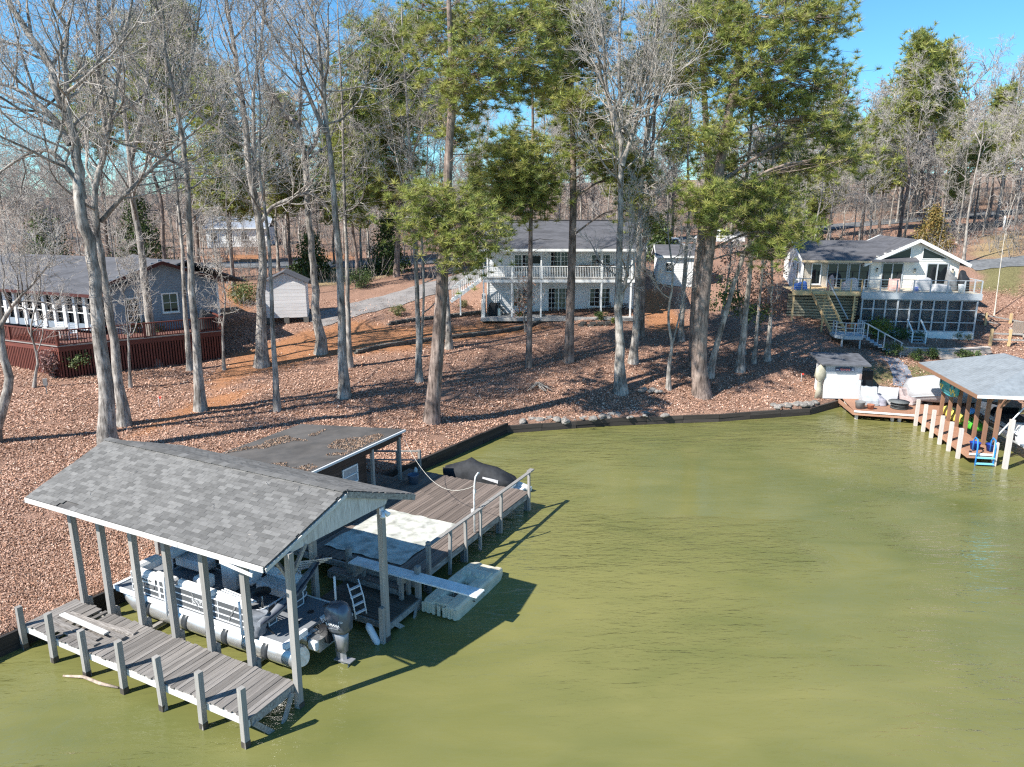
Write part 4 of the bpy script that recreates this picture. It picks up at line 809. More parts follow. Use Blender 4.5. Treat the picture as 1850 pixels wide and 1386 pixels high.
piece_beam('rake_board', POSTM, bh, (xf(YE1)+.03, YE1, ZE-.08), (xf(YR)+.03, YR, ZR-.09), .035, .17); piece_beam('rake_board', WHITEW, bh, (xf(YE0)+.03, YE0, ZE-.09), (xf(YR)+.03, YR, ZR-.1), .03, .1)
GB = mat('streaked_white_gable', (.66, .65, .63), .8, .2, 6., (1, 6, .7), .1, col2=(.43, .40, .37), grime=.25)
MB().prism([(xf(-.1)-.02, -.1, 4.4), (xf(3.76)-.02, 3.76, 4.5), (xf(3.9)-.02, 3.9, ZR-(3.9-YR)*(ZR-ZE)/(YE1-YR)-.05), (xf(YR)-.02, YR, ZR-.05), (xf(YE0)-.02, YE0+.1, ZE-.02)], (-.03, 0, 0)).build('gable_board', GB, bh)
MB().prism([(XB+.3, 0, 4.45), (XB+.3, 3.76, 4.5), (XB+.3, YR, ZR-.06)], (-.03, 0, 0)).build('gable_board', GB, bh)
for i in range(12):
    o = MB().tube([(0, 0, 0), (.05+rr.random()*.1, rr.uniform(-.06, .06), .01), (.12+rr.random()*.14, rr.uniform(-.1, .1), 0)], .006, 4).build('fallen_twig', TWIG) if i == 0 else o.copy()
    if i: COL.objects.link(o)
    t = rr.uniform(.05, .95); y = YE0+(YR-YE0)*t; o.location = D2W(rr.uniform(-10, -1), y, ZE+(ZR-ZE)*t+.05); o.rotation_euler = (R(20), 0, rr.uniform(0, 6)); setp(o, 'tiny bare twig lying on the boathouse shingles', 'twig', 'twigs on the boathouse roof')
fl = dthing('floodlight', .34, 3.55, 4.3, 'twin-headed white floodlight on the boathouse front post', 'lamp')
MB().box((-.02, 0, .05), (.06, .14, .2)).build('mount', ALUW, fl)
for s in (-1, 1):
    h = MB().lathe([(0, .12), (.05, .11), (.06, .02), (.085, -.06), (.08, -.065), (0, -.04)], 14).build('lamp_head', ALUW, fl); h.location = (.1, .1*s, -.04); h.rotation_euler = (R(32)*s, R(-25), 0)
# ---- main deck
md_ = dthing('main_dock', 0, 0, 0, 'broad brown plank deck with a timber handrail along the water', 'dock')
X0, X1 = -9.2, -.22
rows = 44; pw = (X1-(-6.6))/rows
for i in range(rows):
    x = -6.6+(i+.5)*pw; cuts = [5.9+rr.uniform(-.05, .1), rr.uniform(8.5, 10), rr.uniform(12, 13), 14.7+rr.uniform(-.05, .05)]
    if i < 6: cuts = cuts[:1]+cuts[1:]
    for a, b_ in zip(cuts, cuts[1:]):
        piece('plank', WOODB, md_, (x, (a+b_)/2, .83+rr.uniform(-.005, .01)), (b_-a-.008, pw-.012, .04), (0, rr.uniform(-.003, .003), PI/2+rr.uniform(-.004, .004)))
for x in (-6.4, -4.4, -2.4, -.26): piece('joist', POSTM, md_, (x, 10.3, .70), (.08, 8.8, .22))
piece('end_joist', POSTM, md_, (-3.4, 14.72, .70), (6.4, .06, .22)); piece('end_joist', POSTM, md_, (-3.4, 5.9, .70), (6.4, .06, .22))
piece('step_board', WOODB, md_, (-2.0, 5.62, .62), (3.2, .3, .05)); piece('riser', POSTM, md_, (-2.0, 5.45, .5), (3.2, .05, .25))
PY_ = (6.62, 8.0, 9.1, 10.2, 11.9, 14.5)
for k, y in enumerate(PY_):
    piece('rail_post', POSTM, md_, (-.16, y, .95), (.1, .1, 1.75) if k else (.13, .13, 2.0), (rr.uniform(-.015, .015), rr.uniform(-.03, .03), 0))
    for x in (-.35, -3.4, -6.0):
        if k in (0, 2, 4, 5): piece('pile', WETPOST if x < -.4 else POSTM, md_, (x, y+.12, -.2), (.16, .16, 1.7))
for a, b_ in ((6.5, 10.3), (10.3, 14.75)): piece('handrail', POSTM, md_, (-.14, (a+b_)/2, 1.82+(.02 if a > 7 else 0)), (.15, b_-a, .045), (rr.uniform(-.01, .01), 0, 0))
piece('cap_block', POSTM, md_, (-.14, 14.6, 1.88), (.2, .35, .05))
lp = dthing('low_platform', 0, 0, 0, 'low dark slimy plank platform under the springboard', 'dock')
for i in range(15): piece('plank', mat('slimy_planks', (.1, .09, .075), .6, .5, 8., (.4, 7, 3), .4, rnd=.35), lp, (-1.35, 3.95+(i+.5)*1.75/15, .42+rr.uniform(-.006, .01)), (2.9, 1.75/15-.012, .04))
for y in (3.92, 5.6): piece('beam', POSTM, lp, (-1.35, y, .3), (2.9, .07, .2))
piece('beam', POSTM, lp, (.12, 4.8, .3), (.06, 1.8, .2))
for x, y in ((.05, 5.65), (-2.8, 5.65), (-2.8, 3.95)): piece('pile', POSTM, lp, (x, y, .45), (.16, .16, 2.2))
piece_beam('brace', POSTM, lp, (.1, 5.5, .3), (.3, 4.9, -.3), .07, .15); piece_beam('brace', POSTM, lp, (.1, 4.2, .3), (.25, 4.8, -.3), .07, .15)
piece_beam('brace', POSTM, lp, (-2.7, 5.6, 1.2), (-.1, 5.65, 1.1), .06, .16)
# carpet sheet
SHEET = mat('stained_white_sheet', (.62, .62, .56), .9, .2, 3., col2=(.46, .46, .40), grime=.5, gscale=2.6, detail=9)
vs = []; nxs, nys = 16, 16
for j in range(nys+1):
    for i in range(nxs+1):
        x = -4.66+3.4*i/nxs; y = 6.5+3.75*j/nys; e_ = min(i, nxs-i, j, nys-j); vs.append((x+.03*math.sin(j*1.3), y+.03*math.sin(i*1.7), .892+.012*math.sin(i*1.1+j*.7)+(.012*abs(math.sin(i*2.1+j)) if e_ == 0 else 0)))
F = [(j*(nxs+1)+i, j*(nxs+1)+i+1, (j+1)*(nxs+1)+i+1, (j+1)*(nxs+1)+i) for j in range(nys) for i in range(nxs)]
o = MB().add(vs, F).build('deck_mat', SHEET, None, 'large dirty white sheet spread over the deck planks', 'mat'); o.location = DO; o.rotation_euler = (0, 0, DR)
sol = o.modifiers.new('thick', 'SOLIDIFY'); sol.thickness = .012
# springboard
sb = dthing('springboard', 0, 5.47, 1.25, 'long white springboard reaching from the deck over the water', 'springboard')
SBM = mat('springboard_white', (.78, .78, .76), .6, .12, 5., grime=.3, gscale=1.4, detail=9)
MB().box((.02, 0, .02), (5.0, .52, .055)).build('board', SBM, sb, bevel=.012)
piece('stand', POSTM, sb, (-2.2, 0, -.2), (.12, .6, .38)); piece('stand', POSTM, sb, (-.35, 0, -.13), (.16, .6, .24)); piece('stand_post', POSTM, sb, (-.35, .2, -.55), (.12, .12, .7)); piece('stand_post', POSTM, sb, (-.35, -.2, -.55), (.12, .12, .7)); piece('stand_post', POSTM, sb, (-2.2, .2, -.6), (.12, .12, .5))
# pedal boat
pb = dthing('pedal_boat', .92, 7.2, 0, 'beige moulded plastic pedal boat moored under the springboard', 'pedal boat')
BEI = mat('beige_plastic', (.66, .6, .46), .5, .12, 3., grime=.22, gscale=2., spec=.4)
b = MB()
for y0 in (-.42, .42):
    rg = []
    for x_, hw, zt, zb in ((-1.66, .2, .42, .05), (-1.5, .25, .47, -.06), (-.6, .26, .46, -.1), (.6, .26, .44, -.1), (1.35, .24, .4, -.06), (1.72, .14, .3, .05)):
        rg.append([(y0-hw, x_, zb), (y0+hw, x_, zb), (y0+hw, x_, zt*.8), (y0+hw*.75, x_, zt), (y0-hw*.75, x_, zt), (y0-hw, x_, zt*.8)])
    b.loft(rg, False)
b.build('hull', BEI, pb, bevel=.02)
rg = [[(-.55, x_, z0), (.55, x_, z0), (.55, x_, z1), (-.55, x_, z1)] for x_, z0, z1 in ((-1.55, .15, .44), (-1.0, .15, .42), (-.75, .12, .24), (.25, .12, .24), (.45, .15, .45), (.9, .15, .50), (1.1, .15, .38), (1.6, .15, .34))]
MB().loft(rg, False).build('deck', BEI, pb, bevel=.015)
for s in (-1, 1):
    MB().loft([[(s*.26-.2, .35, .24), (s*.26+.2, .35, .24), (s*.26+.18, .45, .5), (s*.26-.18, .45, .5)], [(s*.26-.2, .62, .24), (s*.26+.2, .62, .24), (s*.26+.18, .58, .58), (s*.26-.18, .58, .58)]], False).build('seat', BEI, pb, bevel=.03)
    MB().lathe([(0, 0), (.09, 0), (.09, .015), (0, .02)], 16).build('cup_holder', mat('grey_rubber', (.12, .12, .13), .7), pb).location = (s*.3, -1.25, .445)
for k in range(7): piece('rib', BEI, pb, (-.6+.2*k, -1.665, .22), (.1, .06, .34))
P_ = RNG.normal(0, 1, (420, 3))*np.array([.28, .38, .02])+np.array([.02, -.28, .255]); o = link('leaf_debris', leafcloud(P_, .045, [(.06, .04, .03), (.1, .06, .04), (.2, .09, .06)], 5), LEAFM, pb); o['kind'] = 'stuff'
piece('rudder_handle', BEI, pb, (0, .1, .34), (.06, .06, .2))
# low things by the pile
fd = MB(); fd.lathe([(0, -.38), (.05, -.36), (.1, -.28), (.11, -.1), (.11, .2), (.1, .3), (.04, .38), (0, .4)], 14)
o = fd.build('boat_fender', mat('pale_blue_vinyl', (.58, .66, .74), .35, .05), None, 'pale blue boat fender hanging slanted beside the front pile', 'fender'); o.location = D2W(-.08, 3.38, .3); o.rotation_euler = (R(-10), R(-28), 0)
b = MB()
for s in (-.2, .2): b.tube([(s, 0, 0), (s, .12, .55), (s, .35, 1.05)], .022, 8)
o = empty('boarding_ladder', D2W(-.55, 3.45, .75), DR+R(75), 'white aluminium boarding ladder propped beside the outboard motor', 'ladder')
b.build('rails', ALUW, o)
for k in range(4): MB().box((0, .03+.08*k, .15+.24*k), (.4, .09, .03)).build('rung', ALUW, o)
# ---- davit pole, rope, bucket, jet ski
dv = dthing('davit_pole', -.3, 10.0, .85, 'white hooked pole standing on the deck beside the handrail', 'pole'); dv.scale = (.65, .65, .86)
MB().tube([(0, 0, -.2), (0, 0, 1.6), (.02, .02, 2.3), (.05, .1, 2.62), (.1, .3, 2.74), (.14, .42, 2.72)], [.055, .05, .05, .05, .045, .04], 9).build('pole', WHITEW, dv); MB().box((-.1, 0, 1.0), (.18, .14, .2)).build('winch', mat('white_metal_box', (.7, .7, .68), .5), dv); MB().box((0, .06, 1.95), (.13, .16, .16)).build('bracket', WHITEW, dv)
a, c = D2W(-6.0, 13.4, 3.0), D2W(-.27, 10.05, 2.78); b = MB(); b.tube([a.lerp(c, t/14)-Vector((0, 0, 1.15*math.sin(PI*t/14)**.9)) for t in range(15)], .009, 5)
b.build('rope', mat('pale_rope', (.6, .58, .52), .9), None, 'pale slack rope strung from the dock shed roof to the hooked pole', 'rope')
o = MB().lathe([(0, 0), (.2, 0), (.25, .42), (.265, .43), (.265, .4), (.24, .4), (.19, .04), (0, .04)], 20).build('bucket', mat('slate_blue_plastic', (.09, .13, .19), .6), None, 'round slate-blue tub standing on the deck before the shed porch', 'tub'); o.location = D2W(-5.3, 13.2, .86)
jd = dthing('floating_platform', -3.6, 16.0, .1, 'white floating platform beneath the covered watercraft', 'floating dock')
MB().loft([[(-1.9, y, -.15), (2.2, y, -.15), (2.35, y, .12), (-1.9, y, .22)] for y in (-.85, -.4, .4, .85)], False).build('float', mat('white_poly', (.74, .74, .72), .45), jd, bevel=.05)
for y in (-.6, .6): MB().tube([(-1.9, y, .1), (1.9, y, .1), (2.55, y, .05)], [.18, .2, .12], 10).build('pontoon', MATS['white_poly'], jd)
js = dthing('watercraft', -3.5, 16.0, .3, 'personal watercraft under a black fabric cover with a grey stripe', 'watercraft')
COV = mat('black_cover', (.022, .024, .028), .75, .4, 3., bump=.5, bdist=.05)
prof = [(-1.95, .12, .30, .12), (-1.75, .42, .52, .05), (-1.2, .55, .74, 0), (-.75, .57, .92, 0), (-.45, .56, 1.12, 0), (-.15, .56, .98, 0), (.2, .56, .90, 0), (.9, .55, .86, 0), (1.35, .52, .7, 0), (1.7, .45, .42, .05), (1.85, .3, .25, .1)]
rg = []
for x, hw, h, zb in prof:
    rg.append([(x, -hw*.9, zb+.1), (x, -hw, zb+.22), (x, -hw*.86, zb+.26+(h-zb)*.35), (x, -hw*.5, h*.88), (x, -hw*.16, h), (x, hw*.16, h), (x, hw*.5, h*.88), (x, hw*.86, zb+.26+(h-zb)*.35), (x, hw, zb+.22), (x, hw*.9, zb+.1)])
MB().loft(rg).build('cover', COV, js); MB().loft([[(x, -hw*.95, zb+.2), (x, hw*.95, zb+.2), (x, hw*.6, -.05+zb), (x, -hw*.6, -.05+zb)] for x, hw, h, zb in prof], False).build('hull', mat('white_gel', (.6, .6, .6), .25, .04, spec=.5), js)
for s in (-1, 1): MB().loft([[(.5, s*.575, .42), (.5, s*.56, .5), (.5, s*.545, .5), (.5, s*.55, .42)], [(1.3, s*.545, .3), (1.3, s*.53, .45), (1.3, s*.51, .45), (1.3, s*.52, .3)]], False).build('grey_panel', mat('light_grey_fabric', (.5, .5, .51), .7), js)
# ---- pontoon boat
bt = dthing('pontoon_boat', 0, 2.12, 0, 'grey and white pontoon boat with outboard motor on its lift in the slip', 'boat')
PANEL = mat('charcoal_panel', (.10, .105, .11), .45, .08, 2., spec=.4); CARP = mat('grey_marine_carpet', (.20, .215, .235), .95, .15, 30., grime=.15); VIN = mat('white_vinyl', (.74, .74, .73), .5, .05, 3., spec=.4); TRIMW = mat('white_deck_trim', (.78, .79, .80), .35, .05); TUBE = mat('pontoon_aluminium', (.78, .78, .77), .34, .12, 2., (.4, 3, 3), metal=.75, col2=(.55, .52, .47))
HW = 1.16
MB().bb((-8.55, -HW, .93), (-1.25, HW, 1.0)).build('deck', CARP, bt)
for s in (-1, 1):
    MB().bb((-8.5, s*HW, .86), (-1.3, s*(HW+.04), 1.03)).build('deck_trim', TRIMW, bt)
    MB().tube([(-8.55, s*.92, .72), (-8.25, s*.92, .62), (-7.7, s*.92, .55), (-1.0, s*.92, .55), (-.85, s*.92, .6)], [.04, .17, .34, .34, .26], 20).build('pontoon_tube', TUBE, bt)
    for x in (-7.0, -5.3, -3.6, -2.0): MB().tube([(x-.12, s*.92, .55), (x+.12, s*.92, .55)], .352, 20).build('tube_band', mat('dark_band', (.05, .055, .06), .35), bt)
MB().tube([(-8.2, 0, .6), (-7.7, 0, .52), (-1.2, 0, .52)], [.08, .3, .3], 16).build('pontoon_tube', TUBE, bt)
MB().bb((-8.62, -HW-.03, .9), (-8.5, HW+.03, 1.04)).build('bow_trim', TRIMW, bt); MB().bb((-1.3, -HW-.03, .88), (-1.18, -.32, 1.05)).build('stern_trim', TRIMW, bt); MB().bb((-1.3, .32, .88), (-1.18, HW+.03, 1.05)).build('stern_trim', TRIMW, bt)
for k, (x, y) in enumerate(((-1.75, -.15), (-1.8, .5))): MB().cyl((x, y, 1.0), .1, .012, 18).build('deck_hatch', mat('black_plastic', (.02, .02, .022), .5), bt)
FY = HW-.07
def fence(pts, seg_panel=True, tag_=''):
    for (x0, y0), (x1, y1) in zip(pts, pts[1:]):
        p, q = Vector((x0, y0, 0)), Vector((x1, y1, 0)); Lf = (q-p).length; ang = math.atan2(y1-y0, x1-x0); m = (p+q)/2
        piece('side_panel', PANEL, bt, (m.x, m.y, 1.37), (Lf-.05, .02, .58), (0, 0, ang))
        for z in (1.06, 1.25, 1.47, 1.68): piece_beam('rail', ALUW, bt, (x0, y0, z), (x1, y1, z), .05 if z in (1.06, 1.68) else .045, .035)
        for e_ in (p, q): piece('stanchion', ALUW, bt, (e_.x, e_.y, 1.37), (.035, .04, .66))
for s in (-1, 1):
    y = s*FY
    fence([(-7.75, y), (-6.5, y)]); fence([(-5.75, y), (-3.9, y), (-2.65, y)])
    if s < 0: fence([(-6.45, y), (-5.8, y)])
    else: fence([(-6.45, y), (-5.8, y)])
    b = MB(); b.tube([(-2.65, y, 1.37), (-2.42, y-s*.06, 1.37), (-2.32, y-s*.26, 1.37)], .3, 4)
    MB().loft([[(-2.65+.36*math.sin(a), y-s*(.36-.36*math.cos(a)), z) for a in (0, .4, .8, 1.2, 1.57)]+[(-2.65+.33*math.sin(a), y-s*(.36-.33*math.cos(a)), z) for a in (1.57, 1.2, .8, .4, 0)] for z in (1.05, 1.66)]).build('corner_panel', PANEL, bt)
    for z in (1.25, 1.47, 1.68): MB().tube([(-2.65+.37*math.sin(a), y-s*(.37-.37*math.cos(a)), z) for a in (0, .4, .8, 1.2, 1.57)], .024, 6).build('rail', ALUW, bt)
    if s: fence([(-2.29, y-s*.37), (-2.29, s*.42)])
fence([(-7.75, -FY), (-7.75, -.4)]); fence([(-7.75, .4), (-7.75, FY)])
MB().tube([(-2.29, .42, 1.02), (-2.29, .42, 1.62), (-2.29, .36, 1.68), (-2.29, -.36, 1.68), (-2.29, -.42, 1.62), (-2.29, -.42, 1.02)], .022, 8).build('stern_gate', ALUW, bt)
for x, d in ((-7.25, .3), (-4.7, -.3), (-3.5, .35)): piece_beam('accent_stripe', SILV, bt, (x, -FY-.022, 1.1), (x+d, -FY-.022, 1.66), .01, .05)
def text(name, s_, size, loc, rot, m, parent, ext=.003):
    cu = bpy.data.curves.new(name, 'FONT'); cu.body = s_; cu.size = size; cu.extrude = ext; cu.align_x = 'CENTER'; cu.align_y = 'CENTER'
    tmp = bpy.data.objects.new('tmp', cu); COL.objects.link(tmp); dg = bpy.context.evaluated_depsgraph_get(); me = bpy.data.meshes.new_from_object(tmp.evaluated_get(dg)); bpy.data.objects.remove(tmp)
    me.materials.clear(); me.materials.append(m); o = bpy.data.objects.new(name, me); COL.objects.link(o); o.parent = parent; o.location = loc; o.rotation_euler = rot; return o
LETW = mat('white_letters', (.82, .82, .82), .5, .02)
text('lettering', 'SOUTH BAY', .17, (-4.55, -FY-.016, 1.36), (PI/2, 0, 0), LETW, bt)
text('registration_number', 'NC-4564 DV', .13, (-7.1, -FY-.05, 1.57), (PI/2, 0, 0), mat('black_letters', (.02, .02, .02), .5), bt)
piece('registration_plate', VIN, bt, (-7.1, -FY-.035, 1.57), (1.0, .015, .17)); piece('name_plate', SILV, bt, (-6.9, -FY-.03, 1.36), (.4, .01, .08))
def cushion(name, c, d, m=VIN, rz=0, bev=.07):
    o = MB().box((0, 0, 0), d).build(name, m, bt, bevel=bev); o.location = c; o.rotation_euler = (0, 0, rz); o.data.polygons.foreach_set('use_smooth', [False]*len(o.data.polygons)); return o
cushion('bench_seat', (-7.0, -.72, 1.35), (1.35, .6, .35)); cushion('bench_back', (-6.95, -.99, 1.66), (1.4, .2, .34)); cushion('bench_seat', (-7.0, .72, 1.35), (1.35, .6, .35)); cushion('bench_back', (-6.95, .99, 1.66), (1.4, .2, .34))
cushion('arm_pad', (-7.6, -.6, 1.72), (.35, .9, .35)); cushion('arm_pad', (-7.6, .6, 1.72), (.35, .9, .35)); cushion('bench_back', (-4.9, -.95, 1.62), (1.6, .22, .5)); cushion('bench_seat', (-4.4, -.72, 1.35), (2.4, .55, .35)); cushion('bench_back', (-3.4, -.97, 1.66), (1.3, .2, .3)); cushion('bench_seat', (-3.2, .72, 1.35), (1.6, .6, .35)); cushion('bench_back', (-3.2, .98, 1.66), (1.7, .2, .34))
cushion('helm_console', (-5.0, .62, 1.5), (.6, .75, .95)); cushion('helm_chair', (-4.2, .5, 1.5), (.5, .5, .2)); cushion('helm_chair_back', (-3.98, .5, 1.8), (.15, .5, .5)); cushion('captain_chair', (-5.2, -.45, 1.65), (.5, .5, .42))
MB().tube([(-4.66, .62+.17*math.cos(a), 1.85+.17*math.sin(a)) for a in np.linspace(0, 6.283, 17)], .02, 6).build('steering_wheel', MATS['black_plastic'], bt)
tb_ = MB().lathe([(0, .0), (.28, 0), (.29, .02), (.28, .04), (0, .04)], 24).build('table_top', MATS['black_plastic'], bt); tb_.location = (-3.15, -.1, 1.62); MB().cyl((-3.15, -.1, 1.0), .03, .62, 8).build('table_leg', SILV, bt)
for k in range(4): piece_beam('folded_pole', ALUW, bt, (-4.0+.06*k, -1.02+.05*k, 1.86+.03*k), (-2.7+.05*k, -1.05+.06*k, 1.80+.02*k), .03, .03)
# folded canvas top slung across the stern with its frame
CANV = mat('grey_canvas', (.17, .185, .21), .85, .3, 3., bump=.5, bdist=.05); b = MB(); rg = []
for k in range(15):
    t = k/14; y = -1.35+2.9*t; z = 1.55+.75*t**1.6+.03*math.sin(k*2.1); x = -2.0-.25*t+.12*math.sin(t*PI); w_ = .06+.06*math.sin(PI*t)**.6
    rg.append([(x+w_*math.cos(a)*1.1, y, z+w_*1.35*math.sin(a)*(1.2 if math.sin(a) < 0 else .8)) for a in np.linspace(0, 2*PI, 11)[:-1]])
b.loft(rg).build('folded_canopy', CANV, bt)
MB().tube([(-2.05-.25*(k/14)+.12*math.sin(k/14*PI)+.17, -1.35+2.9*k/14, 1.6+.75*(k/14)**1.6) for k in range(15)], .035, 6).build('canopy_piping', mat('navy_canvas', (.03, .04, .065), .8), bt)
rg = []
for k in range(9):
    t = k/8; z = 1.72-.75*t; w_ = .36*(1-.6*t)+.02*math.sin(k*2); rg.append([(-2.25+w_*math.cos(a)*.8, -1.08+.18*math.sin(a)*(1+.25*math.sin(3*a+k)), z+.04*math.sin(2*a+k)) for a in np.linspace(0, 2*PI, 13)[:-1]])
MB().loft(rg).build('draped_cover', CANV, bt)
for k in range(5): piece_beam('canopy_pole', SILV, bt, (-2.9+.05*k, .35+.13*k, 2.05+.05*k), (-2.15+.1*k, 1.25+.07*k, 2.1+.06*k), .035, .035)
MB().tube([(-2.6, 1.0, 1.05), (-2.6, 1.0, 1.95), (-2.5, .9, 2.05), (-2.3, .3, 2.05), (-2.3, .3, 1.68)], .022, 7).build('canopy_frame', ALUW, bt)
piece_beam('support_strut', MATS['black_plastic'], bt, (-2.55, -1.1, 1.6), (-1.85, -.95, 1.05), .03, .03)
for x, y in ((-6.05, -1.22), (-2.85, -1.22)): MB().tube([(x, y, .5), (x, y, 1.95)], .035, 8).build('guide_post', ALUW, bt)
MB().tube([(-1.28, 1.05, 1.05), (-1.28, 1.05, 2.05)], .035, 8).build('guide_post', ALUW, bt)
for x in (-6.6, -2.4):
    piece('lift_bunk', POSTM, bt, (x, 0, .14), (.15, 2.9, .12))
# motor
om = empty('outboard_motor', (-.42, .08, 1.02), 0); om.scale = (1.28, 1.28, 1.28); om.parent = bt
MO = mat('metallic_grey_cowl', (.12, .135, .165), .25, .1, 2., metal=.35, spec=.6); MO2 = mat('grey_lower_unit', (.30, .31, .33), .35, .2, 4., metal=.4)
tilt = R(-5); om.rotation_euler = (0, tilt, 0)
def ring_r(cx, rx, ry, z, n=16, sk=.0): return [(cx+rx*math.copysign(abs(math.cos(a))**.75, math.cos(a)), ry*math.copysign(abs(math.sin(a))**.75, math.sin(a)), z+sk*math.cos(a)) for a in np.linspace(0, 2*PI, n+1)[:-1]]
cw = MB().loft([ring_r(.1, .24, .18, .0), ring_r(.1, .29, .215, .08), ring_r(.1, .315, .23, .3), ring_r(.08, .31, .225, .48, sk=.03), ring_r(.05, .27, .2, .60, sk=.05), ring_r(.02, .18, .14, .67, sk=.04), ring_r(.0, .06, .05, .69)]).build('cowling', MO, om)
o = MB().loft([ring_r(0, .1, .07, 0, 12), ring_r(0, .08, .05, .02, 12)]).build('air_scoop', MATS['black_plastic'], cw); o.location = (-.13, -.08, .63); o.rotation_euler = (0, R(-18), 0)
for s in (-1, 1):
    text('lettering', 'YAMAHA', .1, (.1, s*.236, .26), (PI/2, 0, 0 if s < 0 else PI), LETW, cw); text('lettering', '150', .07, (.31, s*.205, .34), (PI/2, 0, R(32) if s < 0 else PI-R(32)), LETW, cw)
    piece('side_stripe', SILV, cw, (.1, s*.233, .17), (.3, .006, .02))
MB().loft([ring_r(.08, .2, .16, .02), ring_r(.08, .17, .12, -.25), ring_r(.07, .14, .09, -.5)]).build('midsection', MO2, om)
MB().loft([[(.0+a, b_, z) for a, b_ in ((-.14, 0), (-.05, .05), (.1, .05), (.17, 0), (.1, -.05), (-.05, -.05))] for z in (-.45, -.75, -.95)], False).build('leg', MO2, om)
MB().box((.1, 0, -.72), (.48, .2, .02)).build('cavitation_plate', MO2, om)
MB().tube([(-.22, 0, -.93), (-.12, 0, -.93), (.15, 0, -.93), (.24, 0, -.93)], [.02, .065, .065, .05], 12).build('gearcase', MO2, om)
MB().prism([(-.08, -.012, -.98), (.1, -.012, -.98), (.08, -.012, -1.2), (0, -.012, -1.2)], (0, .024, 0)).build('skeg', MO2, om)
b = MB()
for k in range(3):
    a = k*2*PI/3; b.loft([[(.25+.03*math.sin(g+.5), (.05+.14*t)*math.cos(a+.5*g*(1-.3*t)), -.93+(.05+.14*t)*math.sin(a+.5*g*(1-.3*t))) for g in (-.9, -.3, .3, .9)] for t in (0, .5, 1)], True, False)
b.build('propeller', SILV, om)
MB().box((-.28, 0, -.1), (.25, .3, .4)).build('transom_bracket', MATS['black_plastic'], om)
tp = MB().bb((-1.1, -.42, .5), (-.8, -.08+.0, .74)).build('battery_box', TRIMW, bt); MB().bb((-1.2, -.36, .42), (-.75, .36, .8)).build('motor_pod', SILV, bt)
for k in range(5): MB().tube([(-1.15+.02*k, -.2+.08*k, .95), (-1.0, -.25+.1*k, 1.06+.03*k), (-.85, -.2+.1*k, .92), (-.75, -.05+.03*k, 1.0)], .012, 5).build('cable', MATS['black_plastic'], bt)
# ---- dock shed
ds = dthing('dock_shed', -9.2, 10.5, 0, 'low dark wooden dock shed with a flat leaf-strewn roof', 'shed')
def S(x, y, z): return (x+9.2, y-10.5, z)
DKS = mat('dark_brown_boards', (.075, .05, .04), .85, .45, 6., (.4, .4, 5), .3, rnd=.25)
for i in range(15):
    z = .92+i*.145
    if z < 3.0: piece('wall_board', DKS, ds, S(-6.42, 9.0, z), (.05, 4.6, .138))
[MB().prism([S(-11.45, y_, .7), S(-6.45, y_, .7), S(-6.45, y_, 3.05), S(-11.45, y_, 2.56)], (0, .1, 0)).build('side_wall', DKS, ds) for y_ in (11.25, 6.7)]; piece('back_wall', DKS, ds, S(-11.5, 9.0, 1.45), (.1, 4.6, 1.9))
rf = MB(); RX0, RX1, RY0, RY1 = -12.1, -5.95, 6.4, 13.55; rf.prism([S(RX0, RY0, 2.62), S(RX1, RY0, 3.22), S(RX1, RY1, 3.22), S(RX0, RY1, 2.62)], (0, 0, -.1))
rfo = rf.build('roof', mat('felt_roof', (.115, .105, .097), .95, .35, 1.1, grime=.3, col2=(.07, .067, .065), detail=9), ds)
r = np.random.default_rng(31); n = 14000; X = r.uniform(RX0+.2, RX1-.1, n); Y = r.uniform(RY0+.2, RY1-.2, n); ok = (nz(X, Y, .9, 21)+.35*nz(X, Y, 3., 22)-.10*np.abs(X+8.8)/2) > .12; X, Y = X[ok], Y[ok]
o = link('roof_leaves', leafcloud(np.stack([X+9.2, Y-10.5, 2.62+.6*(X-RX0)/(RX1-RX0)+.02+r.uniform(0, .02, len(X))], 1)*1., .036, [(.34, .23, .155), (.27, .17, .115), (.4, .28, .2), (.18, .12, .085)], 9), MATS['dead_leaves'], ds); o['kind'] = 'stuff'
piece('gutter', mat('pale_gutter', (.62, .63, .64), .5), ds, S(RX1+.04, (RY0+RY1)/2, 3.16), (.09, RY1-RY0, .09))
piece('header_board', DKS, ds, S(-6.1, 10.0, 2.95), (.06, 7.0, .36))
for y in (13.3, 11.35, 6.6): piece('porch_post', POSTM, ds, S(-6.1, y, 1.85), (.13, .13, 2.1))
for y in (8.2, 10.2):
    w_ = empty('window', S(-6.37, y, 2.05), 0); w_.parent = ds
    for z, d in ((.36, (.05, .95, .06)), (-.36, (.05, .95, .06)), (0, (.05, .95, .04))): piece('frame', TRIMW, w_, (0, 0, z), d)
    for yy in (-.46, .46): piece('frame', TRIMW, w_, (0, yy, 0), (.05, .06, .78))
    MB().box((-.02, 0, 0), (.01, .86, .68)).build('pane', mat('curtained_glass', (.34, .36, .38), .15, .1), w_)
piece('porch_floor', WOODB, ds, S(-7.7, 12.4, .8), (2.4, 2.2, .05))
# small handrail on the bank by the porch
hr = empty('bank_handrail', D2W(-7.3, 14.2, .6), DR, 'short timber handrail on the bank behind the dock shed porch', 'handrail')
for p in ((-1.6, .0, .45), (-.1, .75, .45), (.95, 1.05, .5)): piece('post', POSTM, hr, p, (.12, .12, 1.1))
piece_beam('rail', POSTM, hr, (-1.8, -.1, .92), (1.0, 1.05, 1.0), .09, .07); piece_beam('rail', POSTM, hr, (-1.8, -.1, .5), (1.0, 1.05, .55), .09, .05)
o = MB().lathe([(0, 0), (.09, 0), (.09, .16), (.05, .2), (.03, .26), (0, .27)], 12).build('white_jug', MATS['white_poly'], None, 'small white jug standing at the shore end of the deck', 'jug'); o.location = D2W(-6.0, 14.4, .86)
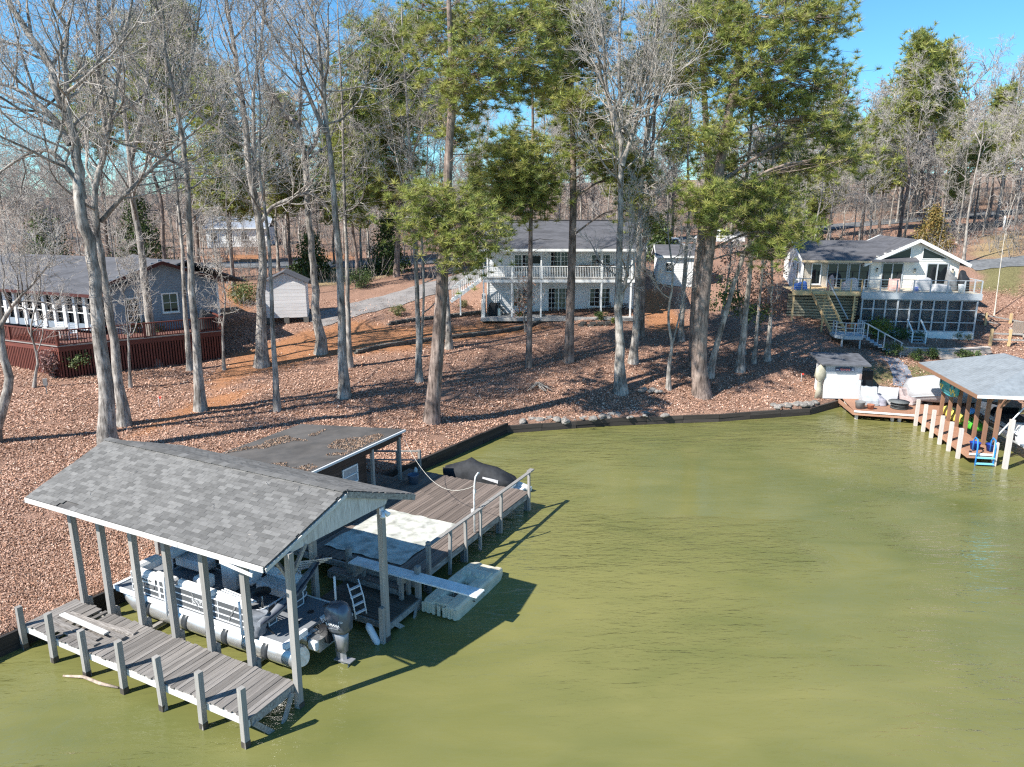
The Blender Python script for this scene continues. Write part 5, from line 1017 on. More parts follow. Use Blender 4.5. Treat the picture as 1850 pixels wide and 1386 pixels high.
# ---- bulkhead along the shore
bk = empty('bulkhead', (0, 0, 0), 0, 'dark timber retaining bulkhead along the water edge', 'retaining wall')
def bulk(pts, hgt, thick, rows_=4, L_=2.4, kind='t'):
    for (x0, y0), (x1, y1) in zip(pts, pts[1:]):
        d = Vector((x1-x0, y1-y0, 0)); L = d.length; n = max(1, round(L/L_)); ang = math.atan2(d.y, d.x); nrm = Vector((d.y, -d.x, 0)).normalized()
        for k in range(n):
            for q in range(rows_):
                h = hgt/rows_; c = Vector((x0, y0, 0))+d*((k+.5)/n)+nrm*(.05+rr.uniform(0, .03)+.015*q); piece('timber', DARKW, bk, (c.x, c.y, -.25+h*(q+.5)+(rr.uniform(-.05, .02) if q == rows_-1 else 0)), (L/n-.02, thick, h-.012), (rr.uniform(-.06, .03), rr.uniform(-.008, .008), ang+rr.uniform(-.01, .01)))
bulk([(-24, 6), (-15.6, 18.8), (-14.0, 21.3), (-.35, 41.4)], .9, .12); DARKW = mat('brown_black_timber', (.06, .05, .043), .9, .5, 5., (.5, 4, 3), .5, rnd=.35); bulk([(-.35, 41.4), (5.9, 42.9), (12.8, 43.8), (19.0, 45.3), (21.6, 47.2)], .74, .14, 3)
sw = empty('shore_stones', (0, 0, 0), 0, 'loose grey stones lined along the top of the bulkhead', 'stones')
def rock_mesh(seed):
    r = np.random.default_rng(seed); import bmesh
    bm = bmesh.new(); bmesh.ops.create_icosphere(bm, subdivisions=2, radius=.5)
    for v in bm.verts: v.co *= 1+.35*mnoise.noise(v.co*2.2+Vector((seed*3.1, 0, 0))); v.co.z *= .62
    me = bpy.data.meshes.new('stone'); bm.to_mesh(me); bm.free(); me.materials.append(mat('grey_stone', (.24, .22, .2), .9, .4, 5., bump=.5, rnd=.25)); return me
RK = [rock_mesh(i) for i in range(4)]
for k in range(40):
    t = k/39; x = .3+8.5*t+rr.uniform(-.8, .8); y = 41.7+.155*x+rr.uniform(-.05, .8); o = link('stone', RK[k % 4], None, sw, (x, y, .55+rr.uniform(-.08, .06)), (rr.uniform(-.3, .3), rr.uniform(-.3, .3), rr.uniform(0, 6))); s = rr.choice((.15, .2, .25, .35, .55)); o.scale = (s, s*.8, s*.8)
for k in range(26):
    t = k/25; o = link('stone', RK[k % 4], None, sw, (16.6+3.2*t+rr.uniform(-.2, .2), 44.9+.9*t+rr.uniform(-.1, .5), .6), (0, 0, rr.uniform(0, 6))); s = rr.uniform(.3, .65); o.scale = (s, s*.8, s*.8)
g = on_ground(1175, 708); rp = empty('rock_pile', g, 0, 'pile of grey rocks at the foot of the flared pale tree', 'rocks')
for k in range(9): o = link('stone', RK[k % 4], None, rp, (rr.uniform(-.7, .7), rr.uniform(-.4, .4), .1), (rr.uniform(-.4, .4), rr.uniform(-.4, .4), rr.uniform(0, 6))); s = rr.uniform(.3, .6); o.scale = (s, s, s)
g = on_ground(972, 702); bp_ = empty('brush_pile', g, 0, 'heap of pale dead branches on the leafy bank', 'branches'); 
for k in range(14):
    a = rr.uniform(0, 6.28); l = rr.uniform(.5, 1.1); MB().tube([(-l*math.cos(a), -l*math.sin(a), .05), (rr.uniform(-.1, .1), rr.uniform(-.1, .1), .25+.2*rr.random()), (l*math.cos(a), l*math.sin(a), .12)], [.03, .025, .012], 5).build('branch', BARK, bp_)
# ================================================================ houses
SIDG = mat('pale_grey_siding', (.7, .71, .72), .7, .06, 2.); SIDW = mat('white_siding', (.72, .72, .70), .7, .06, 2.); CREAM = mat('cream_siding', (.78, .74, .66), .7, .05, 2.); SLATE = mat('slate_grey_siding', (.22, .265, .31), .75, .1, 2.)
TRW = mat('white_trim', (.78, .78, .76), .5, .05, 3.); RDG = mat('charcoal_asphalt_roof', (.105, .105, .115), .92, .25, 2.5, (1, 3, 3), .2, grime=.35, gscale=.5, detail=8); GLS = glass_mat('dark_window_glass', (.012, .015, .018)); GREYT = mat('grey_paint', (.40, .43, .45), .6, .08, 3.)
RED = mat('red_stain', (.14, .042, .03), .75, .25, 5., rnd=.15); TAN = mat('treated_lumber', (.62, .44, .23), .8, .2, 5., (1, 1, 1), rnd=.15); CONC = mat('concrete', (.48, .46, .43), .9, .15, 3., grime=.2)
def lap(parent, p, q, z0, z1, m, name='siding', step=.2, proud=.02, top=None):
    """lap siding on a wall from p to q (xy), outer side to the right of p->q; top(t) clips the upper edge"""
    p, q = Vector((p[0], p[1], 0)), Vector((q[0], q[1], 0)); d = q-p; L = d.length; d.normalize(); nr = Vector((d.y, -d.x, 0)); b = MB(); z = z0
    while z < z1-.02:
        h = min(step, z1-z); a, c = 0., L
        if top:
            ts = [t/60 for t in range(61) if top(t/60) >= z+h*.5]
            if not ts: break
            a, c = min(ts)*L, max(ts)*L
        P0, P1 = p+d*a, p+d*c
        b.add([(P0+nr*proud).to_tuple()[:2]+(z,), (P1+nr*proud).to_tuple()[:2]+(z,), P1.to_tuple()[:2]+(z+h,), P0.to_tuple()[:2]+(z+h,), (P0-nr*.1).to_tuple()[:2]+(z,), (P1-nr*.1).to_tuple()[:2]+(z,), (P1-nr*.1).to_tuple()[:2]+(z+h,), (P0-nr*.1).to_tuple()[:2]+(z+h,)],
              [(0, 1, 2, 3), (5, 4, 7, 6), (0, 4, 5, 1), (3, 2, 6, 7), (0, 3, 7, 4), (1, 5, 6, 2)]); z += step
    o = b.build(name, m, parent); o['kind'] = 'stuff'; return o
def opening(parent, c, w, h, ang, name='window', nx=2, nz_=2, fr=.09, m=None, leaves=1, sill=True):
    """window or glazed door in a wall: frame, panes and bars; ang = direction of the wall"""
    m = m or TRW; e = empty(name, c, ang); e.parent = parent
    for s in (-1, 1): piece('frame', m, e, (s*(w/2), 0, 0), (fr, .1, h+fr)); piece('frame', m, e, (0, 0, s*(h/2)), (w-fr, .1, fr))
    for k in range(leaves):
        cx = -w/2+w*(k+.5)/leaves; lw = w/leaves
        piece('pane', GLS, e, (cx, .02, 0), (lw-fr*.8, .02, h-fr))
        if k: piece('mullion', m, e, (-w/2+w*k/leaves, -.005, 0), (fr*1.1, .1, h-fr))
        for i in range(1, nx): piece('bar', m, e, (cx-lw/2+lw*i/nx, -.012, 0), (.028, .05, h-fr))
        for i in range(1, nz_): piece('bar', m, e, (cx, -.012, -h/2+h*i/nz_), (lw-fr, .05, .032))
    if sill and name == 'window': piece('sill', m, e, (0, -.07, -h/2-.06), (w+.16, .16, .05))
    return e
def railing(parent, p, q, z, h, m, gap=.13, bal=.035, posts=2.4, name='baluster', rail=.07):
    p, q = Vector((p[0], p[1], 0)), Vector((q[0], q[1], 0)); L = (q-p).length; a = math.atan2(q.y-p.y, q.x-p.x); c = (p+q)/2
    piece('top_rail', m, parent, (c.x, c.y, z+h), (L, rail*1.4, rail*.7), (0, 0, a)); piece('bottom_rail', m, parent, (c.x, c.y, z+.1), (L, rail*.7, rail*.7), (0, 0, a))
    n = int(L/gap)
    for i in range(n): t = (i+.5)/n; b = p.lerp(q, t); piece(name, m, parent, (b.x, b.y, z+.1+(h-.1)/2), (bal, bal, h-.1), (0, 0, a))
    k = max(1, round(L/posts))
    for i in range(k+1): b = p.lerp(q, i/k); piece('rail_post', m, parent, (b.x, b.y, z+h/2), (rail*1.5, rail*1.5, h+.08), (0, 0, a))
def gable_roof(parent, a0, a1, hw, ze, zr, m, over=.4, t=.12, name='roof_slope', trim=None, trm=.16):
    """ridge runs a0->a1 (xy); hw half width incl. overhang"""
    a0, a1 = Vector((a0[0], a0[1], 0)), Vector((a1[0], a1[1], 0)); d = (a1-a0).normalized(); nr = Vector((d.y, -d.x, 0)); p0, p1 = a0-d*over, a1+d*over
    for s in (1, -1):
        e0, e1 = p0+nr*hw*s, p1+nr*hw*s; P = [(p0.x, p0.y, zr), (p1.x, p1.y, zr), (e1.x, e1.y, ze), (e0.x, e0.y, ze)]
        MB().prism(P, (0, 0, -t)).build(name, m, parent)
        if trim:
            piece_beam('fascia', trim, parent, (e0.x+nr.x*s*.02, e0.y+nr.y*s*.02, ze-.1), (e1.x+nr.x*s*.02, e1.y+nr.y*s*.02, ze-.1), .04, .2)
            for g, dd in ((p0, -1), (p1, 1)):
                w_ = d*dd*.025; piece_beam('rake_board', trim, parent, (g.x+w_.x, g.y+w_.y, zr-.08), (g.x+nr.x*hw*s+w_.x, g.y+nr.y*hw*s+w_.y, ze-.08), .04, trm)
# ---------------------------------------------------------------- two-storey house (centre)
HX, HY = 4.1, 63.2
h2 = empty('two_storey_house', (HX, HY, 3.75), 0, 'two-storey pale grey house with a long white-railed balcony above a patio', 'house')
def c2(x, y, z): return (x-HX, y-HY, z-3.75)
ZP, ZD, ZE2, ZR2 = 3.98, 7.18, 9.62, 11.75
for z0, z1 in ((ZP, ZD-.1), (ZD, ZE2+.1)): lap(h2, c2(-2.1, 63.2, 0)[:2], c2(10.4, 63.2, 0)[:2], z0-3.75, z1-3.75, SIDG)
rf2 = lambda t: (ZE2+.1+2.0*(1-abs(2*t-1)))-3.75
lap(h2, c2(10.4, 63.2, 0)[:2], c2(10.4, 70.4, 0)[:2], -.6, 8.2, SIDG, top=rf2); lap(h2, c2(-2.1, 70.4, 0)[:2], c2(-2.1, 63.2, 0)[:2], -.6, 8.2, SIDG, top=rf2); lap(h2, c2(10.4, 70.4, 0)[:2], c2(-2.1, 70.4, 0)[:2], 2, ZE2-3.75, SIDG)
for x in (-2.1, 10.4): piece('corner_board', TRW, h2, c2(x, 63.17, 6.8), (.12, .12, 5.6))
def roof2():
    b = MB().prism([c2(-2.7, 60.55, ZE2), c2(10.95, 60.55, ZE2), c2(10.95, 66.6, ZR2), c2(-2.7, 66.6, ZR2)], (0, 0, -.14)); b.build('roof_slope', RDG, h2); MB().prism([c2(-2.7, 72.3, ZE2), c2(10.95, 72.3, ZE2), c2(10.95, 66.6, ZR2), c2(-2.7, 66.6, ZR2)], (0, 0, -.14)).build('roof_slope', RDG, h2)
    piece('fascia', TRW, h2, c2(4.12, 60.52, ZE2-.12), (13.7, .05, .2)); piece('soffit', TRW, h2, c2(4.12, 61.9, ZE2-.1), (13.5, 2.5, .03))
    for x in (-2.72, 10.97):
        piece_beam('rake_board', TRW, h2, c2(x, 60.5, ZE2-.1), c2(x, 66.6, ZR2-.1), .05, .2); piece_beam('rake_board', TRW, h2, c2(x, 72.3, ZE2-.1), c2(x, 66.6, ZR2-.1), .05, .2)
    piece('ridge_cap', RDG, h2, c2(4.12, 66.6, ZR2+.03), (13.7, .3, .05))
roof2()
piece('balcony_floor', CONC, h2, c2(4.0, 62.0, ZD-.05), (12.6, 2.3, .08)); piece('balcony_beam', TRW, h2, c2(4.0, 60.88, ZD-.18), (12.75, .06, .3))
for x in (-2.35, -.02, 2.4, 4.9, 7.4, 9.85):
    piece('balcony_post', TRW, h2, c2(x, 60.95, (ZP+ZD)/2-.2), (.13, .13, ZD-ZP)); piece('balcony_post', TRW, h2, c2(x, 60.95, (ZE2+ZD)/2-.1), (.12, .12, ZE2-ZD))
railing(h2, c2(-2.4, 60.93, 0)[:2], c2(9.9, 60.93, 0)[:2], ZD-3.75, .98, TRW, .135, .035, 2.45); railing(h2, c2(9.95, 60.95, 0)[:2], c2(9.95, 63.1, 0)[:2], ZD-3.75, .98, TRW)
for x, w_, n_ in ((.85, 1.3, 2), (7.55, 1.6, 2)): opening(h2, c2(x, 63.16, 8.25), w_, 1.45, 0, 'window', 2, 4, leaves=2); opening(h2, c2(x, 63.16, 5.35), w_+.15, 1.55, 0, 'window', 2, 4, leaves=2)
opening(h2, c2(4.15, 63.16, 8.2), 1.75, 2.05, 0, 'french_door', 3, 5, leaves=2); d_ = opening(h2, c2(4.0, 63.16, 5.08), 1.8, 2.15, 0, 'french_door', 3, 5, leaves=2)
for s in (-1, 1): piece('handle', mat('brass', (.5, .38, .15), .35, metal=.8), d_, (s*.1, -.08, -.1), (.03, .05, .12))
piece('tv_panel', mat('black_screen', (.01, .01, .011), .3), h2, c2(1.95, 63.0, 8.55), (1.0, .08, .6))
o = MB().bb((-2.6, 60.3, 3.72), (10.6, 63.15, 3.97)); o.v = [c2(*p) for p in o.v]; o.build('patio_slab', CONC, h2)
w_ = MB(); w_.prism([c2(-2.55, 60.9, 3.4), c2(-2.55, 63.1, 3.4), c2(-2.55, 63.1, 5.7), c2(-2.55, 62.2, 5.7), c2(-2.55, 60.9, 5.1)], (.3, 0, 0)); w_.build('wing_wall', CREAM, h2)
for k in range(9): piece('stair_tread', TRW, h2, c2(-2.75-.27*k, 61.6, ZD-.19*(k+1)), (.27, 1.0, .05))
for y in (61.1, 62.1):
    piece_beam('stair_stringer', TRW, h2, c2(-2.55, y, ZD-.15), c2(-5.1, y, ZD-1.95), .05, .26); piece_beam('stair_rail', TRW, h2, c2(-2.55, y, ZD+.95), c2(-5.1, y, ZD-.85), .05, .08)
    for k in range(14): piece('baluster', TRW, h2, c2(-2.65-.18*k, y, ZD+.38-.127*k), (.035, .035, .9))
piece('stair_post', TRW, h2, c2(-4.3, 61.1, 5.4), (.12, .12, 2.6))
piece('vent_pipe', TRW, h2, c2(-1.2, 67.4, ZR2+.1), (.15, .15, .5))
# patio / balcony furniture
def chair(x, y, z, rz, m, label, cat='chair', s=1., group=None):
    e = empty('patio_chair', (x, y, z), rz, label, cat, group); e.scale = (s, s, s)
    MB().box((0, 0, .42), (.5, .5, .05)).build('seat', m, e)
    for k in range(4): piece('back_slat', m, e, (0, .25+.025*k, .52+.13*k), (.5, .03, .09), (R(-10), 0, 0))
    for sx in (-.23, .23):
        for sy in (-.23, .23): piece('leg', m, e, (sx, sy, .2), (.04, .04, .42))
        piece('arm', m, e, (sx*1.1, 0, .64), (.06, .5, .03)); piece('back_post', m, e, (sx, .28, .7), (.04, .04, .6), (R(-10), 0, 0))
    return e
BLK = mat('black_metal', (.03, .03, .032), .5); BRN = mat('brown_wicker', (.22, .13, .08), .8, .3, 12.)
chair(8.3, 62.2, ZP, R(20), BLK, 'black metal chair on the patio right of the lower window'); chair(9.4, 62.0, ZP, R(-40), BLK, 'black metal chair at the right end of the patio'); chair(-.9, 62.3, ZP, R(60), BLK, 'black metal chair beside the wing wall at the left of the patio')
chair(5.9, 62.3, ZD, 0, BRN, 'brown chair on the balcony right of the french door'); chair(6.5, 62.4, ZD, R(15), BRN, 'second brown chair on the balcony, below the upper right window'); chair(8.3, 62.3, ZD, R(-10), BRN, 'reddish brown chair at the right end of the balcony')
e = empty('patio_table', (8.85, 61.7, ZP), 0, 'small round black table between the patio chairs', 'table'); MB().cyl((0, 0, .66), .42, .03, 18).build('top', BLK, e); MB().cyl((0, 0, 0), .04, .66, 8).build('stem', BLK, e); MB().cyl((0, 0, 0), .25, .03, 14).build('foot', BLK, e)
e = empty('covered_grill', (-1.6, 61.9, ZP), 0, 'black covered box against the wing wall of the patio', 'grill'); MB().loft([[(-.4, -.3, 0), (.4, -.3, 0), (.4, .3, 0), (-.4, .3, 0)], [(-.38, -.28, .8), (.38, -.28, .8), (.38, .28, .8), (-.38, .28, .8)], [(-.25, -.15, 1.05), (.25, -.15, 1.05), (.25, .15, 1.05), (-.25, .15, 1.05)]], False).build('cover', COV, e, bevel=.03); piece('tank', SILV, e, (.5, -.1, .3), (.25, .25, .6))
# retaining block walls
BLKM = mat('dark_wall_block', (.115, .11, .10), .95, .35, 6., rnd=.3, bump=.4)
def blockwall(name, px, rows_, label, h=.17, w_=.42):
    P = [on_ground(u, v) for u, v in px]; e = empty(name, P[0], 0, label, 'retaining wall'); d = 0
    for a, b in zip(P, P[1:]):
        L = (b-a).length; n = max(1, int(L/w_)); ang = math.atan2(b.y-a.y, b.x-a.x)
        for k in range(n):
            c = a.lerp(b, (k+.5)/n)-P[0]
            for q in range(rows_): piece('block', BLKM, e, (c.x+(q % 2)*.2*math.cos(ang), c.y+.03*q, c.z+h*(q+.5)-.05), (w_-.03, .3+rr.uniform(-.04, .04), h-.015), (0, 0, ang+rr.uniform(-.05, .05)))
blockwall('block_wall', ((640, 640), (690, 628), (760, 618), (830, 610), (900, 602), (950, 593), (975, 582), (980, 572)), 2, 'long curved dark block wall sweeping below the patio lawn'); blockwall('block_wall', ((700, 588), (740, 581), (790, 576), (830, 571), (872, 566)), 2, 'short dark block wall above the long one, left of the patio'); blockwall('block_wall', ((1040, 588), (1060, 590), (1100, 588)), 2, 'low grey block edging in front of the patio table', .2, .5)
# ---------------------------------------------------------------- cream house (right)
RH = PY(1551, 600, 58.5); RHR = R(-8); rh = empty('cream_house', (RH.x, RH.y, 0), RHR, 'cream gabled house with a screened porch under its deck', 'house'); rh.scale = (.92, 1, 1)
PW = 9.4; ZB, ZS0, ZS1, ZK = 2.5, 3.25, 5.82, 6.32; GRY = GREYT
piece('porch_base', SIDW, rh, (PW/2, .1, (ZB+ZS0)/2), (PW, .2, ZS0-ZB+.0)); piece('porch_base', SIDW, rh, (PW-.1, 2.0, (ZB+ZS0)/2), (.2, 3.6, ZS0-ZB)); piece('porch_floor', CONC, rh, (PW/2, 2.0, ZS0-.1), (PW-.4, 3.6, .1)); piece('porch_back_wall', SIDW, rh, (PW/2, 3.9, 4.5), (PW, .1, 3.0))
bays = [0, .94, 1.9, 2.85, 3.85, 4.7, 5.65, 6.75, 7.75-.05, 8.55, PW]; bays = [0, 1.0, 1.98, 2.98, 3.98, 4.88, 5.88, 6.98, 8.1, PW-.0]
for x in bays: piece('porch_post', GRY, rh, (min(max(x, .06), PW-.06), .08, (ZS0+ZS1)/2), (.12, .14, ZS1-ZS0))
for z in (ZS0+.05, 4.02, 5.0, ZS1-.05):
    if z in (4.02, 5.0): 
        for a, b in zip(bays, bays[1:]): piece('porch_rail', GRY, rh, ((a+b)/2, .09, z), (b-a-.12, .08, .07))
    else: piece('porch_rail', GRY, rh, (PW/2, .09, z), (PW, .1, .09))
SCR, snt, sb_ = newmat('porch_screen'); sb_.inputs['Base Color'].default_value = (.06, .063, .068, 1); sb_.inputs['Alpha'].default_value = .42; sb_.inputs['Roughness'].default_value = .6
for a, b in zip(bays, bays[1:]):
    for z0, z1 in ((ZS0+.1, 3.985), (4.055, 4.965), (5.035, ZS1-.1)): piece('screen', SCR, rh, ((a+b)/2, .11, (z0+z1)/2), (b-a-.12, .006, z1-z0))
for y in (1.3, 2.5, 3.7): piece('porch_post', GRY, rh, (PW-.06, y, (ZS0+ZS1)/2), (.12, .12, ZS1-ZS0)); piece('screen', SCR, rh, (PW-.06, y-.6, (ZS0+ZS1)/2), (.006, 1.08, ZS1-ZS0-.1))
for x in (.9, 2.2, 6.3, 7.7): piece('curtain', mat('grey_curtain', (.3, .3, .32), .9, .3, 6., (8, 8, .3)), rh, (x, 3.6, 4.5), (.5, .15, 2.4))
for k, (x, m_) in enumerate(((2.6, RED), (3.3, ALUW), (6.8, BRN), (7.6, ALUW))): piece('porch_seat', m_, rh, (x, 1.8, 3.55), (.7, .7, .5))
piece('deck_band', GRY, rh, (PW/2+.05, .0, (ZS1+ZK)/2), (PW+.3, .16, ZK-ZS1)); piece('deck_band', GRY, rh, (PW+.12, 1.9, (ZS1+ZK)/2), (.12, 3.7, ZK-ZS1)); piece('upper_deck', mat('pale_deck_boards', (.50, .44, .34), .85, .15, 6.), rh, (PW/2, 1.9, ZK-.03), (PW+.1, 3.7, .08))
for k in range(4): piece('step', GRY, rh, (4.43, -.35-.3*k, ZS0-.1-.2*k), (1.0, .3, .05))
for x in (3.9, 4.98): piece_beam('step_rail', TRW, rh, (x, .0, ZS0+.95), (x, -1.35, ZS0+.15), .1, .1); piece('step_post', TRW, rh, (x, -1.35, ZB+.35), (.1, .1, 1.1)); piece_beam('step_stringer', GRY, rh, (x, 0, ZS0-.15), (x, -1.4, ZS0-.95), .05, .25)
# gable wing
GX0, GX1, GYW = 1.75, 9.2, 3.75; GPX = (GX0+GX1)/2; ZGE, ZGP = 8.42, 10.2
tp = lambda t: 8.7+1.45*(1-abs(2*t-1))
lap(rh, (GX0, GYW), (GX1, GYW), ZK, 10.2, CREAM, top=tp, step=.24); lap(rh, (GX1, GYW), (GX1, GYW+9), ZB, 8.7, CREAM); piece('gable_trim', TRW, rh, (GPX, GYW-.03, 8.62), (GX1-GX0, .04, .1))
gable_roof(rh, (GPX, GYW-.3), (GPX, GYW+9), (GX1-GX0)/2+.75, ZGE-.12, ZGP+.12, RDG, .2, .14, trim=TRW, trm=.26)
for s in (-1, 1):
    piece_beam('soffit', mat('taupe_soffit', (.36, .31, .26), .8), rh, (GPX, GYW-.27, ZGP-.08), (GPX+s*((GX1-GX0)/2+.65), GYW-.27, ZGE-.2), .42, .03)
    tri = [(GPX+s*.55, GYW-.05, 8.78), (GPX+s*.55, GYW-.05, 9.62), (GPX+s*2.6, GYW-.05, 8.78)]; MB().prism(tri, (0, -.02, 0)).build('triangle_window', GLS, rh)
    piece_beam('triangle_frame', TRW, rh, (GPX+s*.5, GYW-.06, 9.68), (GPX+s*2.75, GYW-.06, 8.76), .06, .07); piece('triangle_frame', TRW, rh, (GPX+s*.5, GYW-.06, 9.2), (.07, .06, .95)); piece('triangle_frame', TRW, rh, (GPX+s*1.6, GYW-.06, 8.74), (2.3, .06, .07))
    opening(rh, (GPX+s*1.9, GYW-.04, 7.35), 1.75, 2.02, 0, 'sliding_door', 1, 1, leaves=2, m=GREYT)
for x in (GPX, GX1-.55, GX0+.5):
    e = empty('wall_lantern', (x, GYW-.12, 7.75), 0); e.parent = rh; MB().box((0, 0, 0), (.14, .14, .26)).build('glass', mat('lantern_glass', (.5, .45, .35), .3), e); MB().lathe([(.12, .13), (.02, .22), (0, .22)], 8).build('cap', BLK, e)
# main wing
MX0, MX1, MYW = -4.1, 1.75, 3.75
TANS = mat('tan_board_siding', (.52, .46, .38), .75, .12, 3., (8, 8, .3)); piece('wing_wall', TANS, rh, ((MX0+MX1)/2, MYW+.1, 7.5), (MX1-MX0, .2, 2.4)); piece('wing_wall', TANS, rh, ((MX0+MX1)/2, MYW+.12, 4.6), (MX1-MX0, .18, 3.4))
tl = lambda t: 8.75+1.2*(1-abs(2*t-1)); lap(rh, (MX0, MYW+7.5), (MX0, MYW), 3.0, 10, SIDW, top=tl)
MB().prism([(MX0-.4, MYW-.75, 8.62), (GPX, MYW-.75, 8.62), (GPX, MYW+3.75, 10.05), (MX0-.4, MYW+3.75, 10.05)], (0, 0, -.13)).build('roof_slope', RDG, rh); MB().prism([(MX0-.4, MYW+8.2, 8.62), (GPX, MYW+8.2, 8.62), (GPX, MYW+3.75, 10.05), (MX0-.4, MYW+3.75, 10.05)], (0, 0, -.13)).build('roof_slope', RDG, rh)
piece('fascia', mat('bare_pine_fascia', (.6, .45, .28), .7), rh, ((MX0+1.5)/2-.2, MYW-.78, 8.5), (6.0, .05, .17)); piece_beam('rake_board', TRW, rh, (MX0-.43, MYW-.75, 8.54), (MX0-.43, MYW+3.75, 9.97), .05, .2); piece_beam('rake_board', TRW, rh, (MX0-.43, MYW+8.2, 8.54), (MX0-.43, MYW+3.75, 9.97), .05, .2)
for x in (-1.15, .75): opening(rh, (x, MYW-.04, 7.3), 1.7, 2.0, 0, 'sliding_door', 1, 1, leaves=2, m=GREYT)
opening(rh, (-3.0, MYW-.04, 7.4), .8, 1.7, 0, 'window', 1, 1, leaves=1); opening(rh, (MX0-.06, MYW+1.8, 7.5), .7, 1.4, R(-90), 'window', 1, 2); opening(rh, (MX0-.06, MYW+3.4, 7.9), .5, .5, R(-90), 'window', 1, 1)
# yellow lumber deck with slatted skirt
piece('lumber_deck', TAN, rh, (-2.85, 2.05, ZK-.03), (5.9, 3.6, .06)); piece('lumber_fascia', TAN, rh, (-2.85, .22, ZK-.17), (5.9, .06, .28))
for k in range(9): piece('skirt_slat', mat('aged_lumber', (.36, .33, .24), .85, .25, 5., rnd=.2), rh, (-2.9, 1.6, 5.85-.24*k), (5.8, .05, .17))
piece('skirt_shade_sheet', mat('crawlspace_shade', (.05, .05, .045), .9), rh, (-2.9, 1.75, 4.8), (5.8, .05, 2.4))  # near-black sheet standing in for the shade behind the skirt slats
for x in (-5.6, -3.0, -.5): piece('deck_post', TAN, rh, (x, .4, 4.6), (.14, .14, 3.3))
for k in range(14): piece('slant_slat', TAN, rh, (-.28-.015*k, .5, 5.95-.22*k), (.3, .05, .12))
def cable_rail(p, q, z, m, n=6):
    p, q = Vector((*p, 0)), Vector((*q, 0)); a = math.atan2(q.y-p.y, q.x-p.x); c = (p+q)/2; L = (q-p).length; piece('cap_rail', GREYT, rh, (c.x, c.y, z+1.0), (L, .09, .045), (0, 0, a))
    for i in range(n+1): b = p.lerp(q, i/n); piece('rail_post', m, rh, (b.x, b.y, z+.5), (.09, .09, 1.0), (0, 0, a))
    for k in range(4): piece('cable', SILV, rh, (c.x, c.y, z+.15+.2*k), (L, .012, .012), (0, 0, a))
cable_rail((.05, .05), (PW+.1, .05), ZK, GREYT, 7); cable_rail((PW+.1, .05), (PW+.1, 3.6), ZK, GREYT, 3); cable_rail((-2.7, .27), (-.05, .27), ZK, TAN, 3); cable_rail((-5.75, .27), (-4.3, .27), ZK, TAN, 2)
# yellow stairs, grey landing, lower steps
for k in range(13): piece('stair_tread', TAN, rh, (-3.55+.085*k, .05-.2*k, ZK-.2-.205*k), (1.15, .26, .05))
for dx in (-.6, .6): piece_beam('stair_stringer', TAN, rh, (-3.6+dx, .1, ZK-.1), (-2.5+dx, -2.6, ZK-2.8), .06, .26)
piece_beam('stair_rail', GREYT, rh, (-2.95, .1, ZK+.9), (-1.85, -2.6, ZK-1.8), .05, .08); piece('stair_prop', TAN, rh, (-3.6, -1.6, 3.5), (.12, .12, 1.9))
LZ = 3.5; LC = (-2.05, -3.4); MB().prism([(LC[0]+x, LC[1]+y, LZ) for x, y in ((-1.1, -.5), (-.5, -1.1), (.9, -1.1), (1.1, -.6), (1.1, .9), (-1.1, .9))], (0, 0, -.25)).build('landing', GREYT, rh)
for x, y in ((-1.05, -.5), (-.5, -1.05), (.2, -1.05), (.9, -1.05), (1.05, .8), (-1.05, .3)): piece('landing_post', GREYT, rh, (LC[0]+x, LC[1]+y, LZ+.5), (.08, .08, 1.0))
for a, b in (((-1.05, .3), (-1.05, -.5)), ((-1.05, -.5), (-.5, -1.05)), ((-.5, -1.05), (.9, -1.05))):
    for z in (.98, .6, .3): piece_beam('landing_rail', GREYT, rh, (LC[0]+a[0], LC[1]+a[1], LZ+z), (LC[0]+b[0], LC[1]+b[1], LZ+z), .06, .05)
for x in (-.6, .8): piece('landing_leg', GREYT, rh, (LC[0]+x, LC[1]-.8, LZ-.9), (.12, .12, 1.6))
for k in range(9): piece('lower_step', GREYT, rh, (LC[0]+1.3+.3*k, LC[1]-.1-.1*k, LZ-.15-.16*k), (.32, 1.3, .05), (0, 0, R(-18)))
for s in (-1, 1):
    for k in range(3): piece('step_post', GREYT, rh, (LC[0]+1.3+1.2*k, LC[1]-.15-.4*k+s*.7, LZ+.35-.6*k), (.08, .08, 1.1))
    piece_beam('step_rail', GREYT, rh, (LC[0]+1.2, LC[1]+s*.7-.1, LZ+.95), (LC[0]+3.8, LC[1]+s*.7-.95, LZ-.35), .07, .06)
def rl(x, y, z): c, s = math.cos(RHR), math.sin(RHR); return Vector((RH.x+c*x*.92-s*y, RH.y+s*x*.92+c*y, z))
